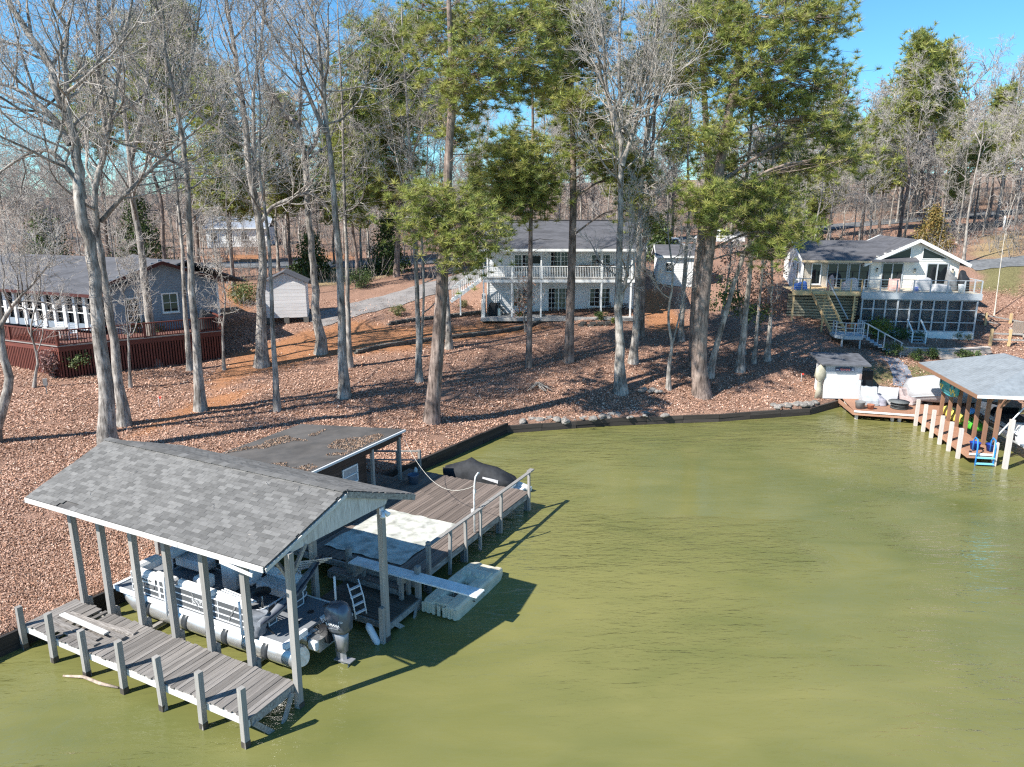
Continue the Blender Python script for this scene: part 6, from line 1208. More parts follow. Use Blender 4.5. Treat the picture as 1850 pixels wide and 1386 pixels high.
# things on the decks
WCL = mat('white_tarp', (.4, .4, .41), .7, .08, 3., bump=.4, bdist=.06); PINKT = mat('pink_cloth', (.55, .33, .28), .8, .2, 4.)
def lump(name, p, d, m, label, cat, seed=1, rz=0, group=None, n=10):
    """a cover draped over furniture: uneven rounded block"""
    rg = []
    for i, (z, k) in enumerate(((0, 1.12), (.12, 1.04), (.45, .98), (.8, .92), (.95, .84), (1.0, .6))):
        rg.append([(d[0]/2*k*math.copysign(abs(math.cos(a))**.5, math.cos(a))*(1+.05*math.sin(3*a+seed+i)+.08*math.sin(8*a+seed)*(1-z)), d[1]/2*k*math.copysign(abs(math.sin(a))**.5, math.sin(a))*(1+.06*math.cos(4*a+seed)), d[2]*z*(1+(.28*math.sin(a+seed) if i > 1 else 0)*z)) for a in np.linspace(0, 2*PI, 17)[:-1]])
    e = empty(name, p, rz, label, cat, group); MB().loft(rg).build('cover', m, e); piece('base', BLK, e, (0, 0, .04), (d[0]*.8, d[1]*.8, .08)); return e
def chair_cover(p, d, m, label, seed, rz=0):
    """fitted cover over a reclined chair: sloped seat, raised back, pleated sides"""
    q = random.Random(seed); e = empty('covered_chair', p, rz, label, 'chair'); pr = [(-.5, .02), (-.5, .3), (-.44, .44), (.02, .52), (.2, .96), (.34, 1.0), (.44, .92), (.52, .02)]; rg = []
    for k in range(7):
        t = k/6; w_ = 1.0-(.06 if k in (0, 6) else 0)
        rg.append([(x*d[0]*w_+q.uniform(-.02, .02), (t-.5)*d[1]*(1.06 if z < .1 else .98)+q.uniform(-.015, .015), z*d[2]*(1 if z < .6 else 1-.05*math.sin(PI*t)+q.uniform(-.03, .03))) for x, z in pr])
    MB().loft(rg, False).build('cover', m, e, bevel=.015); piece('strap', GREYT, e, (-.47*d[0], 0, .12*d[2]), (.1, d[1]*1.04, .03)); return e
chair_cover(rl(3.1, 1.6, ZK), (.9, .8, .95), PINKT, 'pink-covered seat on the cream house deck before the left sliding door', 2, R(70)); lump('covered_sofa', rl(5.5, 1.9, ZK), (1.5, .8, .85), WCL, 'white upright sofa on the cream house deck between the sliding doors', 'sofa', 3); lump('covered_lounger', rl(6.9, 1.5, ZK), (1.5, .9, .5), WCL, 'low white-covered lounger on the cream house deck', 'lounger', 4)
lump('covered_grill', rl(8.0, 2.2, ZK), (.9, .7, 1.35), mat('grey_cover', (.2, .2, .2), .8, bump=.3), 'tall grey covered grill at the right end of the cream house deck', 'grill', 5); lump('covered_grill', rl(8.9, 2.0, ZK), (.8, .7, 1.3), COV, 'tall black covered grill in the right corner of the cream house deck', 'grill', 6)
o = MB().lathe([(0, 0), (.22, 0), (.26, .6), (.27, .62), (0, .62)], 16).build('bin', ALUW, None, 'pale grey round bin before the grills on the cream house deck', 'bin'); o.location = rl(8.3, .9, ZK)
lump('parasol_folded', rl(-2.45, .9, ZK), (.45, .45, 1.0), PINKT, 'pinkish cushion pile at the head of the yellow stairs', 'cushions', 7); lump('cushion_heap', rl(-4.9, 1.5, ZK), (1.1, .8, .55), mat('blue_cloth', (.05, .12, .38), .8), 'blue and red cushions heaped on the yellow lumber deck', 'cushions', 8); lump('covered_dome', rl(-.7, 1.5, ZK), (1.2, 1.0, .8), mat('pale_pink_tarp', (.62, .50, .47), .7), 'pale domed cover on the deck left of the porch corner', 'grill', 9)
o = MB().cyl((0, 0, 0), .17, .36, 14).build('bucket', mat('blue_white_pail', (.2, .25, .6), .5), None, 'small blue and white pail on the cream house deck', 'pail'); o.location = rl(4.75, 1.2, ZK)
# retaining wall, shrubs, fence, chairs by the cream house
TANB = mat('tan_block', (.48, .42, .36), .9, .2, 5., rnd=.15)
def wallp(px, rows_, label, w_, h, m): 
    P = [on_ground(u, v) for u, v in px]; e = empty('garden_wall', P[0], 0, label, 'retaining wall')
    for a, b in zip(P, P[1:]):
        n = max(1, int((b-a).length/w_)); ang = math.atan2(b.y-a.y, b.x-a.x)
        for k in range(n):
            for q in range(rows_): c = a.lerp(b, (k+.5)/n)-P[0]; piece('block', m, e, (c.x+(q % 2)*w_*.25, c.y, c.z+h*(q+.5)-.1), ((b-a).length/n-.02, .3, h-.015), (0, 0, ang))
        piece_beam('cap', m, e, a-P[0]+Vector((0, 0, rows_*h-.06)), b-P[0]+Vector((0, 0, rows_*h-.06)), .38, .07)
    return e
wallp(((1622, 640), (1660, 642), (1712, 644), (1785, 640)), 3, 'low tan block wall below the screened porch planting', .45, .2, TANB)
for k in range(5): g = on_ground(1712-3*k, 652-3.5*k); 
st_ = empty('garden_steps', on_ground(1712, 648), 0, 'short flight of pale steps through the tan block wall', 'steps')
for k in range(4): piece('tread', TANB, st_, (0, -.3+.28*k, .12+.14*k), (1.5, .32, .14))
SHR = [(1590, 590, 1.5, 1.0, 'rounded yellow-green shrub at the left corner of the screened porch', [(.2, .22, .04), (.15, .18, .03), (.1, .13, .03)]), (1612, 643, .9, .6, 'dark round shrub at the foot of the grey steps', GREENL), (1655, 650, .7, .5, 'dark low shrub below the tan wall, left one', GREENL), (1680, 648, .8, .55, 'dark low shrub below the tan wall, beside the pale steps', GREENL), (1738, 650, .7, .5, 'dark shrub below the tan wall right of the pale steps', GREENL), (1757, 648, .6, .45, 'smallest dark shrub below the tan wall, rightmost', GREENL), (1622, 620, .8, .7, 'grey-green shrub before the white porch base, left of the steps', GREENL), (1650, 622, .55, .6, 'low silvery shrub left of the porch steps', [(.18, .2, .12), (.12, .15, .08)]), (1735, 622, .45, .7, 'low silvery shrub right of the porch steps', [(.2, .22, .14), (.14, .17, .09)]),
       (1085, 578, .7, .45, 'small green shrub at the patio edge by the black table', GREENL), (1110, 584, .5, .4, 'yellow-green tuft right of the patio shrub', [(.2, .22, .06)]), (940, 577, .6, .4, 'small green shrub before the left patio post', GREENL), (720, 570, .8, .6, 'small olive shrub on the orange clay beside the gravel path', [(.2, .2, .08), (.15, .16, .06)]), (838, 556, .7, .45, 'small dry shrub left of the patio wing wall', [(.2, .18, .08)]),
       (437, 548, 1.9, 1.3, 'broad green bush between the grey house and the garden shed', [(.12, .15, .05), (.16, .18, .06)]), (655, 520, 1.7, 1.2, 'green evergreen bush behind the tall straight pale tree', GREENL), (145, 676, 1.8, .75, 'small round green holly in front of the red deck corner', [(.16, .21, .08), (.1, .15, .05), (.22, .26, .12)]), (268, 640, 2.2, 1.5, 'spreading dark green holly before the grey house wall', [(.12, .16, .06), (.08, .12, .04)]), (52, 655, 1.9, .8, 'red-leaved shrub against the sunlit red lattice', [(.45, .12, .06), (.35, .1, .06)]), (95, 682, 1.9, .55, 'purple-brown leaved shrub at the red deck corner', [(.22, .12, .11), (.3, .18, .15)])]
for k, (u, v, h_, w_, lab, cols) in enumerate(SHR):
    g = on_ground(u, v) if k > 8 or k in (1, 2, 3, 4, 5) else PY(u, v, RH.y-.9 if k else RH.y-1.0); g.z = G(g.x, g.y)
    bush('shrub', g, h_, w_, int(500+700*h_*w_), cols, 700+k, lab, sz=.06 if h_ < 1 else .075, cl=18 if h_ < 1 else 30, group='garden shrubs')
bush('brown_cedar', (PY(1682, 430, 78).x, 78, G(PY(1682, 430, 78).x, 78)-.1), 4.4, 2.0, 5200, [(.3, .2, .06), (.24, .17, .05), (.16, .15, .05)], 761, 'rusty brown-green cedar behind the cream gable', 'cedar', sz=.1, shape='cone', cl=120, spread=.09)
for k, (u, Y, h_, w_, lab) in enumerate(((1190, 78, 4.2, 2.2, 'dark green cedar beside the parked white pickup'), (935, 78, 3.4, 2.4, 'green cedar behind the left end of the two-storey house roof'), (985, 82, 3.0, 2.2, 'green cedar peeping over the middle of the two-storey house roof'), (1405, 80, 8.0, 3.2, 'tall dark evergreen behind the brown-leaved saplings'), (1440, 84, 8.5, 3.0, 'tall dark evergreen left of the cream house chimney end'), (700, 80, 6.0, 2.4, 'dark evergreen beyond the gravel path behind the leaning pine'), (560, 78, 4.5, 2.2, 'dark evergreen behind the crooked grey tree'), (80, 80, 7.0, 3.0, 'dark evergreen behind the grey house roof, left'), (250, 86, 8.0, 3.0, 'dark evergreen behind the grey house roof, right'))):
    x = PY(u, 420, Y).x; bush('evergreen', (x, Y, G(x, Y)-.1), h_, w_, int(2600+h_*380), [(.07, .105, .028), (.1, .14, .035), (.05, .08, .025)], 770+k, lab, 'evergreen', sz=.14, shape='cone', cl=110, spread=.1)
# split-rail fence and lounge chairs
fe = empty('rail_fence', rl(PW+.4, .3, 2.6), RHR, 'split-rail timber fence right of the screened porch', 'fence')
for i in range(5):
    x = .3+1.25*i; y = -1.6-.15*i; piece('post', TAN, fe, (x, y, .55), (.17, .17, 1.3))
    if i != 2 and i < 4:
        for z in (.4, .85): piece_beam('rail', POSTM, fe, (x, y, z), (x+1.25, y-.15, z), .07, .12)
piece_beam('gate_brace', ALUW, fe, (2.8, -1.95, .35), (4.0, -2.1, .95), .05, .1); piece_beam('gate_rail', POSTM, fe, (2.8, -1.92, .95), (4.05, -2.05, .95), .05, .1); piece_beam('gate_rail', POSTM, fe, (2.8, -1.92, .35), (4.05, -2.05, .35), .05, .1)
for z in (.5, 1.0): piece_beam('rail', POSTM, fe, (.2, 3.0, z+.9), (4.6, 2.0, z+.2), .07, .1)
for x in (1.6, 3.4): piece('post', TAN, fe, (x, 2.6-.1*x, 1.2), (.16, .16, 1.4))
AD = mat('tan_plastic_wood', (.45, .39, .33), .7)
def adirondack(p, rz, label):
    e = empty('lounge_chair', p, rz, label, 'chair', 'lounge chairs by the fence')
    for k in range(6): piece('back_slat', AD, e, (-.32+.13*k, .45, .8), (.11, .03, 1.15), (R(-28), 0, 0))
    for k in range(5): piece('seat_slat', AD, e, (0, -.35+.14*k, .42-.03*k), (.75, .12, .03))
    for s in (-1, 1): piece('arm', AD, e, (s*.46, 0, .62), (.14, .85, .03)); piece('front_leg', AD, e, (s*.42, -.4, .3), (.05, .12, .62)); piece('rear_leg', AD, e, (s*.4, .15, .2), (.05, .95, .12), (R(-18), 0, 0))
q = rl(PW+3.6, .4, 0); adirondack((q.x, q.y, G(q.x, q.y)), R(150), 'tan reclined lounge chair behind the fence, nearer the porch'); q = rl(PW+5.0, -.4, 0); adirondack((q.x, q.y, G(q.x, q.y)), R(135), 'tan reclined lounge chair behind the fence, farther right')
# ---------------------------------------------------------------- grey house with red deck (left)
C0 = Vector((-28.0, 44.6, 0)); C1 = Vector((-20.1, 50.5, 0)); CL = Vector((-36.5, 48.6, 0)); ZL = 4.55
lh = empty('grey_house', (C0.x, C0.y, 2.4), 0, 'low slate-grey house with white-columned sunroom and dark red deck', 'house')
def c3(p, z): return (p.x-C0.x, p.y-C0.y, z-2.4)
for a, b in ((CL, C0), (C0, C1)):
    d = (b-a).normalized(); L = (b-a).length; ang = math.atan2(d.y, d.x); m = (a+b)/2
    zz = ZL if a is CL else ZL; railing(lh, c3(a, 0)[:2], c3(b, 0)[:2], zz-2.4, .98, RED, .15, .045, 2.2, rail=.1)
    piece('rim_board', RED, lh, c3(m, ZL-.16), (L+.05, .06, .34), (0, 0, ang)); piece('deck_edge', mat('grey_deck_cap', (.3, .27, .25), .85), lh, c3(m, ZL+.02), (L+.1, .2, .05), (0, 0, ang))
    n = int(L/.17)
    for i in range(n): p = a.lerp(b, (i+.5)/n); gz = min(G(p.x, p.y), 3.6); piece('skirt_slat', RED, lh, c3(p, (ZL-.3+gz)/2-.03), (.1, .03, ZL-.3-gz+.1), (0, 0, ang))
    nr = Vector((-d.y, d.x, 0)); MB().prism([c3(a+nr*.12, 2.0), c3(b+nr*.12, 2.0), c3(b+nr*.12, ZL-.1), c3(a+nr*.12, ZL-.1)], (nr.x*.05, nr.y*.05, 0)).build('skirt_shade_sheet', mat('red_deck_shade', (.03, .012, .01), .9), lh)  # dark sheet, the shade under the red deck put into its colour
CB = C1+Vector((-2.2, 3.0, 0)); railing(lh, c3(C1, 0)[:2], c3(CB, 0)[:2], ZL-2.4, .98, RED, .15, .045, 2.2, rail=.1); piece_beam('rim_board', RED, lh, c3(C1, ZL-.16), c3(CB, ZL-.16), .06, .34)
MB().prism([c3(C0, ZL-.03), c3(C1, ZL-.03), c3(CB, ZL-.03), c3(Vector((-36, 54, 0)), ZL-.03), c3(CL, ZL-.03)], (0, 0, -.06)).build('deck_floor', mat('worn_red_deck', (.16, .075, .06), .85, .3, 4.), lh)
Wr, Wl = Vector((-21.4, 53.4, 0)), Vector((-27.2, 49.1, 0)); dg = (Wr-Wl).normalized(); wl_ = (Wr-Wl).length; ag = math.atan2(dg.y, dg.x); bk_ = Vector((-dg.y, dg.x, 0))
tg = lambda t: 8.0-2.4+1.35*(1-abs(2*t-1)); lap(lh, c3(Wl, 0)[:2], c3(Wr, 0)[:2], 2.0, 7.4, SLATE, top=tg); lap(lh, c3(Wr, 0)[:2], c3(Wr+bk_*9, 0)[:2], 1.5, 5.6, SLATE)
mid = (Wl+Wr)/2; DRD = mat('dark_red_trim', (.07, .018, .015), .7); gable_roof(lh, c3(mid, 0)[:2], c3(mid+bk_*9, 0)[:2], wl_/2+.6, 7.75-2.4, 9.3-2.4, RDG, .6, .13, trim=DRD, trm=.22)
for t, w_, h_, nm, zc in ((.22, .85, 2.05, 'french_door', 5.85), (.55, 1.0, 1.3, 'window', 6.4)): p = Wl.lerp(Wr, t)-bk_*.05; opening(lh, c3(p, zc), w_, h_, ag, nm, 2, 5 if nm != 'window' else 2)
for p in (Wr, Wl): piece('corner_board', TRW, lh, c3(p-bk_*.02, 6.2), (.14, .1, 3.2), (0, 0, ag))
S0, S1 = Vector((-27.6, 49.0, 0)), Vector((-40.0, 54.4, 0)); dS = (S1-S0).normalized(); aS = math.atan2(-dS.y, -dS.x); LS = (S1-S0).length; nS = Vector((dS.y, -dS.x, 0)); nS = nS if nS.y > 0 else -nS
piece_beam('sunroom_sill', SLATE, lh, c3(S0, 4.95), c3(S1, 4.95), .12, .45); piece_beam('sunroom_header', DRD, lh, c3(S0, 7.25), c3(S1, 7.25), .14, .3); MB().prism([c3(S0+nS*.15, 4.7), c3(S1+nS*.15, 4.7), c3(S1+nS*.15, 7.2), c3(S0+nS*.15, 7.2)], (nS.x*.05, nS.y*.05, 0)).build('sunroom_glass', GLS, lh)
ncol = 13
for i in range(ncol): p = S0.lerp(S1, (i+.3)/ncol); piece('sunroom_column', TRW, lh, c3(p-nS*.03, 6.05), (.3 if i % 2 else .22, .2, 2.5), (0, 0, aS))
piece_beam('sunroom_rail', TRW, lh, c3(S0-nS*.01, 5.9), c3(S1-nS*.01, 5.9), .07, .06)
MB().prism([c3(S0-nS*.7-dS*.5, 7.32), c3(S1-nS*.7+dS*4, 7.32), c3(S1+nS*5.4+dS*4, 9.25), c3(S0+nS*5.4-dS*2.5, 9.25)], (0, 0, -.13)).build('roof_slope', RDG, lh); piece_beam('fascia', DRD, lh, c3(S0-nS*.73-dS*.5, 7.22), c3(S1-nS*.73+dS*4, 7.22), .05, .2)
MB().prism([c3(S1+nS*11+dS*4, 7.32), c3(S0+nS*11-dS*2.5, 7.32), c3(S0+nS*5.4-dS*2.5, 9.25), c3(S1+nS*5.4+dS*4, 9.25)], (0, 0, -.13)).build('roof_slope', RDG, lh)
for k, (x, y, a, lab) in enumerate(((-31.5, 48.6, -30, 'white slatted chair on the red deck before the sunroom, left of three'), (-30.0, 48.0, 0, 'white slatted chair on the red deck before the sunroom, middle of three'), (-28.6, 47.3, 25, 'white slatted chair on the red deck before the sunroom, right of three'))): chair(x, y, ZL, R(a), ALUW, lab)
e = empty('deck_table', (-29.8, 46.9, ZL), R(20), 'grey oblong table on the red deck among the white chairs', 'table'); piece('top', POSTM, e, (0, 0, .72), (1.8, 1.0, .05)); [piece('leg', POSTM, e, (x, y, .35), (.07, .07, .7)) for x in (-.8, .8) for y in (-.4, .4)]
lump('covered_grill', (-21.3, 51.3, ZL), (1.3, .8, 1.15), COV, 'black covered grill at the right corner of the red deck', 'grill', 11, R(37))
# ---------------------------------------------------------------- garden shed, outbuilding, vehicles, far houses
gs_ = empty('garden_shed', (-18.6, 59.6, 4.0), R(12), 'small white lap-sided garden shed on blocks', 'shed')
LAPW = mat('faded_white_boards', (.72, .70, .69), .8, .1, 3., rnd=.06)
for k in range(10): piece('wall_board', LAPW, gs_, (.3, -1.4, .45+.28*k), (3.2, .06, .27)); piece('wall_board', LAPW, gs_, (-1.3, 0, .45+.28*k), (.06, 2.8, .27))
piece('wall_board', LAPW, gs_, (1.9, 0, 1.7), (.06, 2.8, 2.8)); MB().prism([(-1.3, -1.4, 3.1), (1.9, -1.4, 3.1), (.3, -1.4, 3.85)], (0, .06, 0)).build('gable', LAPW, gs_); MB().prism([(-1.3, 1.4, 3.1), (1.9, 1.4, 3.1), (.3, 1.4, 3.85)], (0, -.06, 0)).build('gable', LAPW, gs_)
for s in (-1, 1): MB().prism([(.3, -1.65, 3.98), (.3, 1.65, 3.98), (.3+s*1.85, 1.65, 3.08), (.3+s*1.85, -1.65, 3.08)], (0, 0, -.07)).build('roof_slope', RDG, gs_)
for x in (-1.2, .3, 1.8): piece('block', BLKM, gs_, (x, -1.3, .1), (.4, .3, .5)); piece('block', BLKM, gs_, (x, 1.3, .1), (.4, .3, .5))
ob = empty('outbuilding', (15.6, 70.3, 6.2), R(-6), 'white outbuilding with a low gable roof right of the two-storey house', 'shed')
lap(ob, (-1.9, -1.8), (1.9, -1.8), -.9, 2.4, SIDW, top=lambda t: 2.35+.0*t); lap(ob, (-1.9, 2.2), (-1.9, -1.8), -.9, 2.4, SIDW); lap(ob, (1.9, -1.8), (1.9, 2.2), -.9, 2.4, SIDW); gable_roof(ob, (-1.9, .2), (1.9, .2), 2.3, 2.35, 3.25, RDG, .25, .1, trim=TRW)
piece('door', TRW, ob, (1.0, -1.86, .9), (.9, .06, 2.0)); opening(ob, (-.9, -1.84, 1.3), .7, .8, 0, 'window', 2, 2)
for x in (-1.5, 1.5): piece('pier', BLKM, ob, (x, -1.5, -1.4), (.3, .3, 1.1))
WCAR = mat('white_car_paint', (.80, .80, .80), .25, .03, 2., spec=.6); TYRE = mat('tyre_rubber', (.02, .02, .02), .8)
def pickup(p, rz, label, m):
    e = empty('pickup_truck', p, rz, label, 'truck'); b = MB(); hw = .95
    pr = [(-2.75, .55), (2.7, .5), (2.75, .95), (2.55, 1.12), (1.3, 1.2), (.75, 1.82), (-.55, 1.86), (-.85, 1.22), (-2.75, 1.2)]; b.prism([(x, -hw, z) for x, z in pr], (0, 2*hw, 0)); b.build('body', m, e, bevel=.05)
    for s in (-1, 1):
        MB().prism([(1.12, s*(hw+.004), 1.25), (.68, s*(hw+.004), 1.74), (.2, s*(hw+.004), 1.76), (.2, s*(hw+.004), 1.25)], (0, -s*.012, 0)).build('window', GLS, e); MB().prism([(.1, s*(hw+.004), 1.25), (.1, s*(hw+.004), 1.76), (-.5, s*(hw+.004), 1.77), (-.68, s*(hw+.004), 1.25)], (0, -s*.012, 0)).build('window', GLS, e)
        for x in (-1.75, 1.75):
            w_ = empty('wheel', (x, s*.86, .4), 0); w_.parent = e; MB().tube([(0, -.12, 0), (0, .12, 0)], .4, 20).build('tyre', TYRE, w_); MB().tube([(0, -.125, 0), (0, .125, 0)], .23, 14).build('rim', SILV, w_)
        piece('headlight', ALUW, e, (2.68, s*.72, .85), (.12, .35, .2))
    MB().prism([(1.32, -.8, 1.22), (1.32, .8, 1.22), (.8, .72, 1.78), (.8, -.72, 1.78)], (.03, 0, .02)).build('windshield', GLS, e); MB().bb((-2.6, -.82, 1.19), (-.95, .82, 1.215)).build('bed', BLK, e); piece('grille', BLK, e, (2.74, 0, .8), (.06, 1.0, .25)); piece('bumper', SILV, e, (2.78, 0, .5), (.12, 1.8, .18))
for u, Y, rz, lab in ((1215, 80, 175, 'white pickup truck parked on the rise right of the two-storey house roof'), (1300, 86, 172, 'white pickup truck farther back, half hidden behind the big pine')):
    x = PY(u, 430, Y).x; pickup((x, Y, G(x, Y)+.15), R(rz), lab, WCAR)
def far_house(u, Y, w_, d, h_, rz, mwall, label, mroof=None, z=None):
    x = PY(u, 440, Y).x; z = G(x, Y) if z is None else z; e = empty('far_house', (x, Y, z), R(rz), label, 'house', 'houses beyond the road'); lap(e, (-w_/2, -d/2), (w_/2, -d/2), -.5, h_, mwall, step=.4); lap(e, (w_/2, -d/2), (w_/2, d/2), -.5, h_, mwall, step=.4); lap(e, (-w_/2, d/2), (-w_/2, -d/2), -.5, h_, mwall, step=.4)
    gable_roof(e, (-w_/2, 0), (w_/2, 0), d/2+.5, h_, h_+d*.24, mroof or RDG, .4, .14, trim=TRW)
    for k in range(4): opening(e, (-w_/2+w_*(k+.5)/4, -d/2-.04, h_*.55), 1.0, 1.2, 0, 'window', 2, 2)
far_house(440, 118, 9, 7, 2.8, 5, SIDW, 'far white house with a blue-grey roof beyond the road at left', mat('blue_grey_roof', (.25, .28, .33), .9, .2, 2.))
far_house(800, 125, 14, 8, 3.2, 0, mat('brick_red', (.3, .13, .09), .9, .2, 6.), 'far brick house beyond the road behind the leaning pine')
# hydrant, small signs, flags, poles
hp = PY(824, 474, 84); hy = empty('fire_hydrant', (hp.x, 84, G(hp.x, 84)), 0, 'red fire hydrant standing by the road left of the two-storey house', 'hydrant'); HRD = mat('hydrant_red', (.55, .03, .03), .4); hy.scale = (1.5, 1.5, 1.5)
MB().lathe([(0, 0), (.16, 0), (.16, .05), (.1, .06), (.1, .5), (.13, .52), (.13, .56), (.1, .6), (.06, .7), (.03, .74), (0, .74)], 14).build('barrel', HRD, hy); MB().tube([(-.2, 0, .4), (.2, 0, .4)], .055, 10).build('side_cap', HRD, hy); MB().tube([(0, -.2, .36), (0, 0, .36)], .065, 10).build('front_cap', HRD, hy)
g = on_ground(85, 712); e = empty('stake_sign', g, R(20), 'small weathered grey box on a stake before the red deck', 'stake'); piece('stake', POSTM, e, (0, 0, .3), (.05, .05, .8)); piece('box', POSTM, e, (0, 0, .72), (.22, .12, .4))
for k, (u, v, lab) in enumerate(((1447, 690, 'small red flag stake in the leaves left of the white dock hut'), (288, 735, 'small red flag stake in the leaves by the clay path'))): g = on_ground(u, v); e = empty('flag_stake', g, 0, lab, 'flag'); piece('stake', ALUW, e, (0, 0, .3), (.02, .02, .6)); piece('flag', mat('flag_red', (.7, .07, .05), .7), e, (.08, 0, .55), (.16, .01, .12))
for k, (u, Y, lab) in enumerate(((893, 96, 'wooden utility pole beyond the road left of the two-storey house'), (1815, 88, 'short white post on the far hill at right'))):
    x = PY(u, 400, Y).x; e = empty('utility_pole' if k == 0 else 'white_post', (x, Y, G(x, Y)), 0, lab, 'pole'); MB().cyl((0, 0, 0), .13, 9. if k == 0 else 1.6, 10, .1).build('shaft', POSTM if k == 0 else TRW, e)
    if k == 0: piece('crossarm', POSTM, e, (0, 0, 8.3), (2.0, .1, .12))
b = MB(); x = PY(893, 400, 96).x
for k in range(3): b = MB(); b.tube([(x-60, 97, 14.5+k*.5), (x-30, 96.6, 14.1+k*.45), (x, 96, 14.6+k*.4), (x+30, 97, 14.4+k*.45), (x+62, 99, 15.2+k*.5)], .018, 4).build('power_line', BLK, None, ['lowest of three power lines strung behind the two-storey house', 'middle of three power lines strung behind the two-storey house', 'highest of three power lines strung behind the two-storey house'][k], 'wire', 'power lines')
g = on_ground(1796, 570); P = [np.array(PY(u, v, g.y))-np.array(g) for u, v in ((1796, 570), (1805, 500), (1813, 440), (1822, 390), (1836, 350))]; tm_, cm_ = bare_geo([(np.array(P), .045, .012)], 991, 6, 2.2, .5, .1, 4, 3, 2); plant_tree('sapling', g, [('trunk', tm_, mat('white_bark', (.58, .53, .45), .8, .15, 4.)), ('crown', cm_, TWIG)], 'slim white-stemmed sapling right of the cream house', 'tree')
# ================================================================ right-hand dock
REDW = mat('redwood_deck', (.37, .20, .13), .8, .2, 5., (1, 6, 1), rnd=.1); BRW = mat('brown_post_paint', (.25, .135, .085), .7, .15, 4.); WP = mat('white_sleeve_post', (.55, .5, .46), .6, .1, 3., rnd=.05)
fdir = Vector((-.155, -.988, 0)); fpr = Vector((.988, -.155, 0)); FO = Vector((24.75, 43.3, 0))
rd = empty('finger_dock', (FO.x, FO.y, 0), math.atan2(fdir.y, fdir.x), 'red-brown plank dock with white pilings and a long finger pier', 'dock')
# local: x along the finger out to the lake, y to the right of it (towards +fpr is -y?) 
def fl_(p): d = Vector((p[0]-FO.x, p[1]-FO.y, 0)); a = math.atan2(fdir.y, fdir.x); return (d.x*math.cos(a)+d.y*math.sin(a), -d.x*math.sin(a)+d.y*math.cos(a))
FL = 7.3; ysg = 1 if fl_(FO+fpr)[1] > 0 else -1; FW = 1.35
st = MB()
for i in range(52): st.bb((i*FL/52, 0, .56), ((i+1)*FL/52-.012, ysg*FW, .6))
back = [fl_(p) for p in ((21.35, 44.15), (24.75, 43.15), (26.2, 42.9), (30.5, 44.5), (30.5, 48.2), (22.0, 47.6))]
for i in range(40):
    y0 = 42.9+i*.14
    xs = []
    poly = [(21.35, 44.15), (24.75, 43.15), (26.2, 42.9), (30.5, 44.5), (30.5, 48.2), (22.0, 47.6)]
    for (ax, ay), (bx, by) in zip(poly, poly[1:]+poly[:1]):
        ym = y0+.065
        if (ay-ym)*(by-ym) < 0: xs.append(ax+(bx-ax)*(ym-ay)/(by-ay))
    if len(xs) == 2:
        a, b = sorted(xs); P = [fl_(p) for p in ((a, y0), (b, y0), (b, y0+.128), (a, y0+.128))]; st.prism([(x, y, .6) for x, y in P], (0, 0, -.04))
o = st.build('deck_boards', REDW, rd); o['kind'] = 'stuff'
piece('side_beam', REDW, rd, (FL/2, 0-.03*ysg, .45), (FL, .06, .26)); piece('side_beam', REDW, rd, (FL/2, ysg*(FW+.03), .45), (FL, .06, .26)); piece('end_beam', REDW, rd, (FL+.03, ysg*FW/2, .45), (.06, FW+.1, .26)); piece('white_bumper', TRW, rd, (FL+.08, ysg*FW*.45, .55), (.05, FW*.9, .1))
A_, B_ = fl_((21.3, 44.1)), fl_((24.7, 43.1)); piece_beam('front_beam', REDW, rd, (A_[0], A_[1], .45), (B_[0], B_[1], .45), .06, .26); piece_beam('white_bumper', TRW, rd, (A_[0]+.06, A_[1], .57), (B_[0]+.06, B_[1], .57), .06, .1); D_ = fl_((21.7, 47.5)); piece_beam('front_beam', REDW, rd, (A_[0], A_[1], .45), (D_[0], D_[1], .45), .06, .26)
for i in range(6): x = .5+i*1.2; piece('piling', WP, rd, (x, -ysg*.14, .55), (.17, .17, 2.2))
for (x, y) in ((21.6, 44.3), (23.6, 43.8), (24.0, 43.7), (22.0, 46.8)): q = fl_((x, y)); piece('pile', WP, rd, (q[0], q[1], .0), (.16, .16, 1.0))
piece('tall_piling', WP, rd, (FL+.55, ysg*1.55, 1.0), (.2, .2, 3.2)); piece('piling', WP, rd, (FL+.15, ysg*1.2, .4), (.17, .17, 1.7))
for k in range(7): piece('solar_light', BLK, rd, (.9+1.05*k, ysg*.12, .63), (.1, .1, .06))
# boathouse roof on brown posts
bh2 = empty('hip_boathouse', (FO.x, FO.y, 0), math.atan2(fdir.y, fdir.x), 'open boathouse with a hipped blue-grey roof on brown posts', 'boathouse')
RS = mat('blue_grey_shingles', (.24, .265, .285), .9, .15, 4., (1, 1, 1), grime=.15)
X0, X1, Y0, Y1, ze, zr = -.9, FL-.2, ysg*.1, ysg*7.4, 3.62, 4.75; YM = (Y0+Y1)/2
def hip(P, nrow, name):
    """courses of shingles as thin overlapping steps"""
    (a, b, c, d) = [Vector(p) for p in P]; mb = MB()
    for i in range(nrow):
        t0, t1 = i/nrow, min(1, (i+1.12)/nrow); p0, p1, q1, q0 = a.lerp(d, t0), b.lerp(c, t0), b.lerp(c, t1), a.lerp(d, t1); up = Vector((0, 0, .03)); mb.add([p0+up, p1+up, q1+up*.4, q0+up*.4, p0, p1], [(0, 1, 2, 3), (0, 4, 5, 1)])
    mb.add([a-Vector((0, 0, .06)), b-Vector((0, 0, .06)), c-Vector((0, 0, .06)), d-Vector((0, 0, .06))], [(0, 1, 2, 3)]); o = mb.build(name, RS, bh2); return o
r0, r1 = (X0+2.2, YM, zr), (X1-2.6, YM, zr)
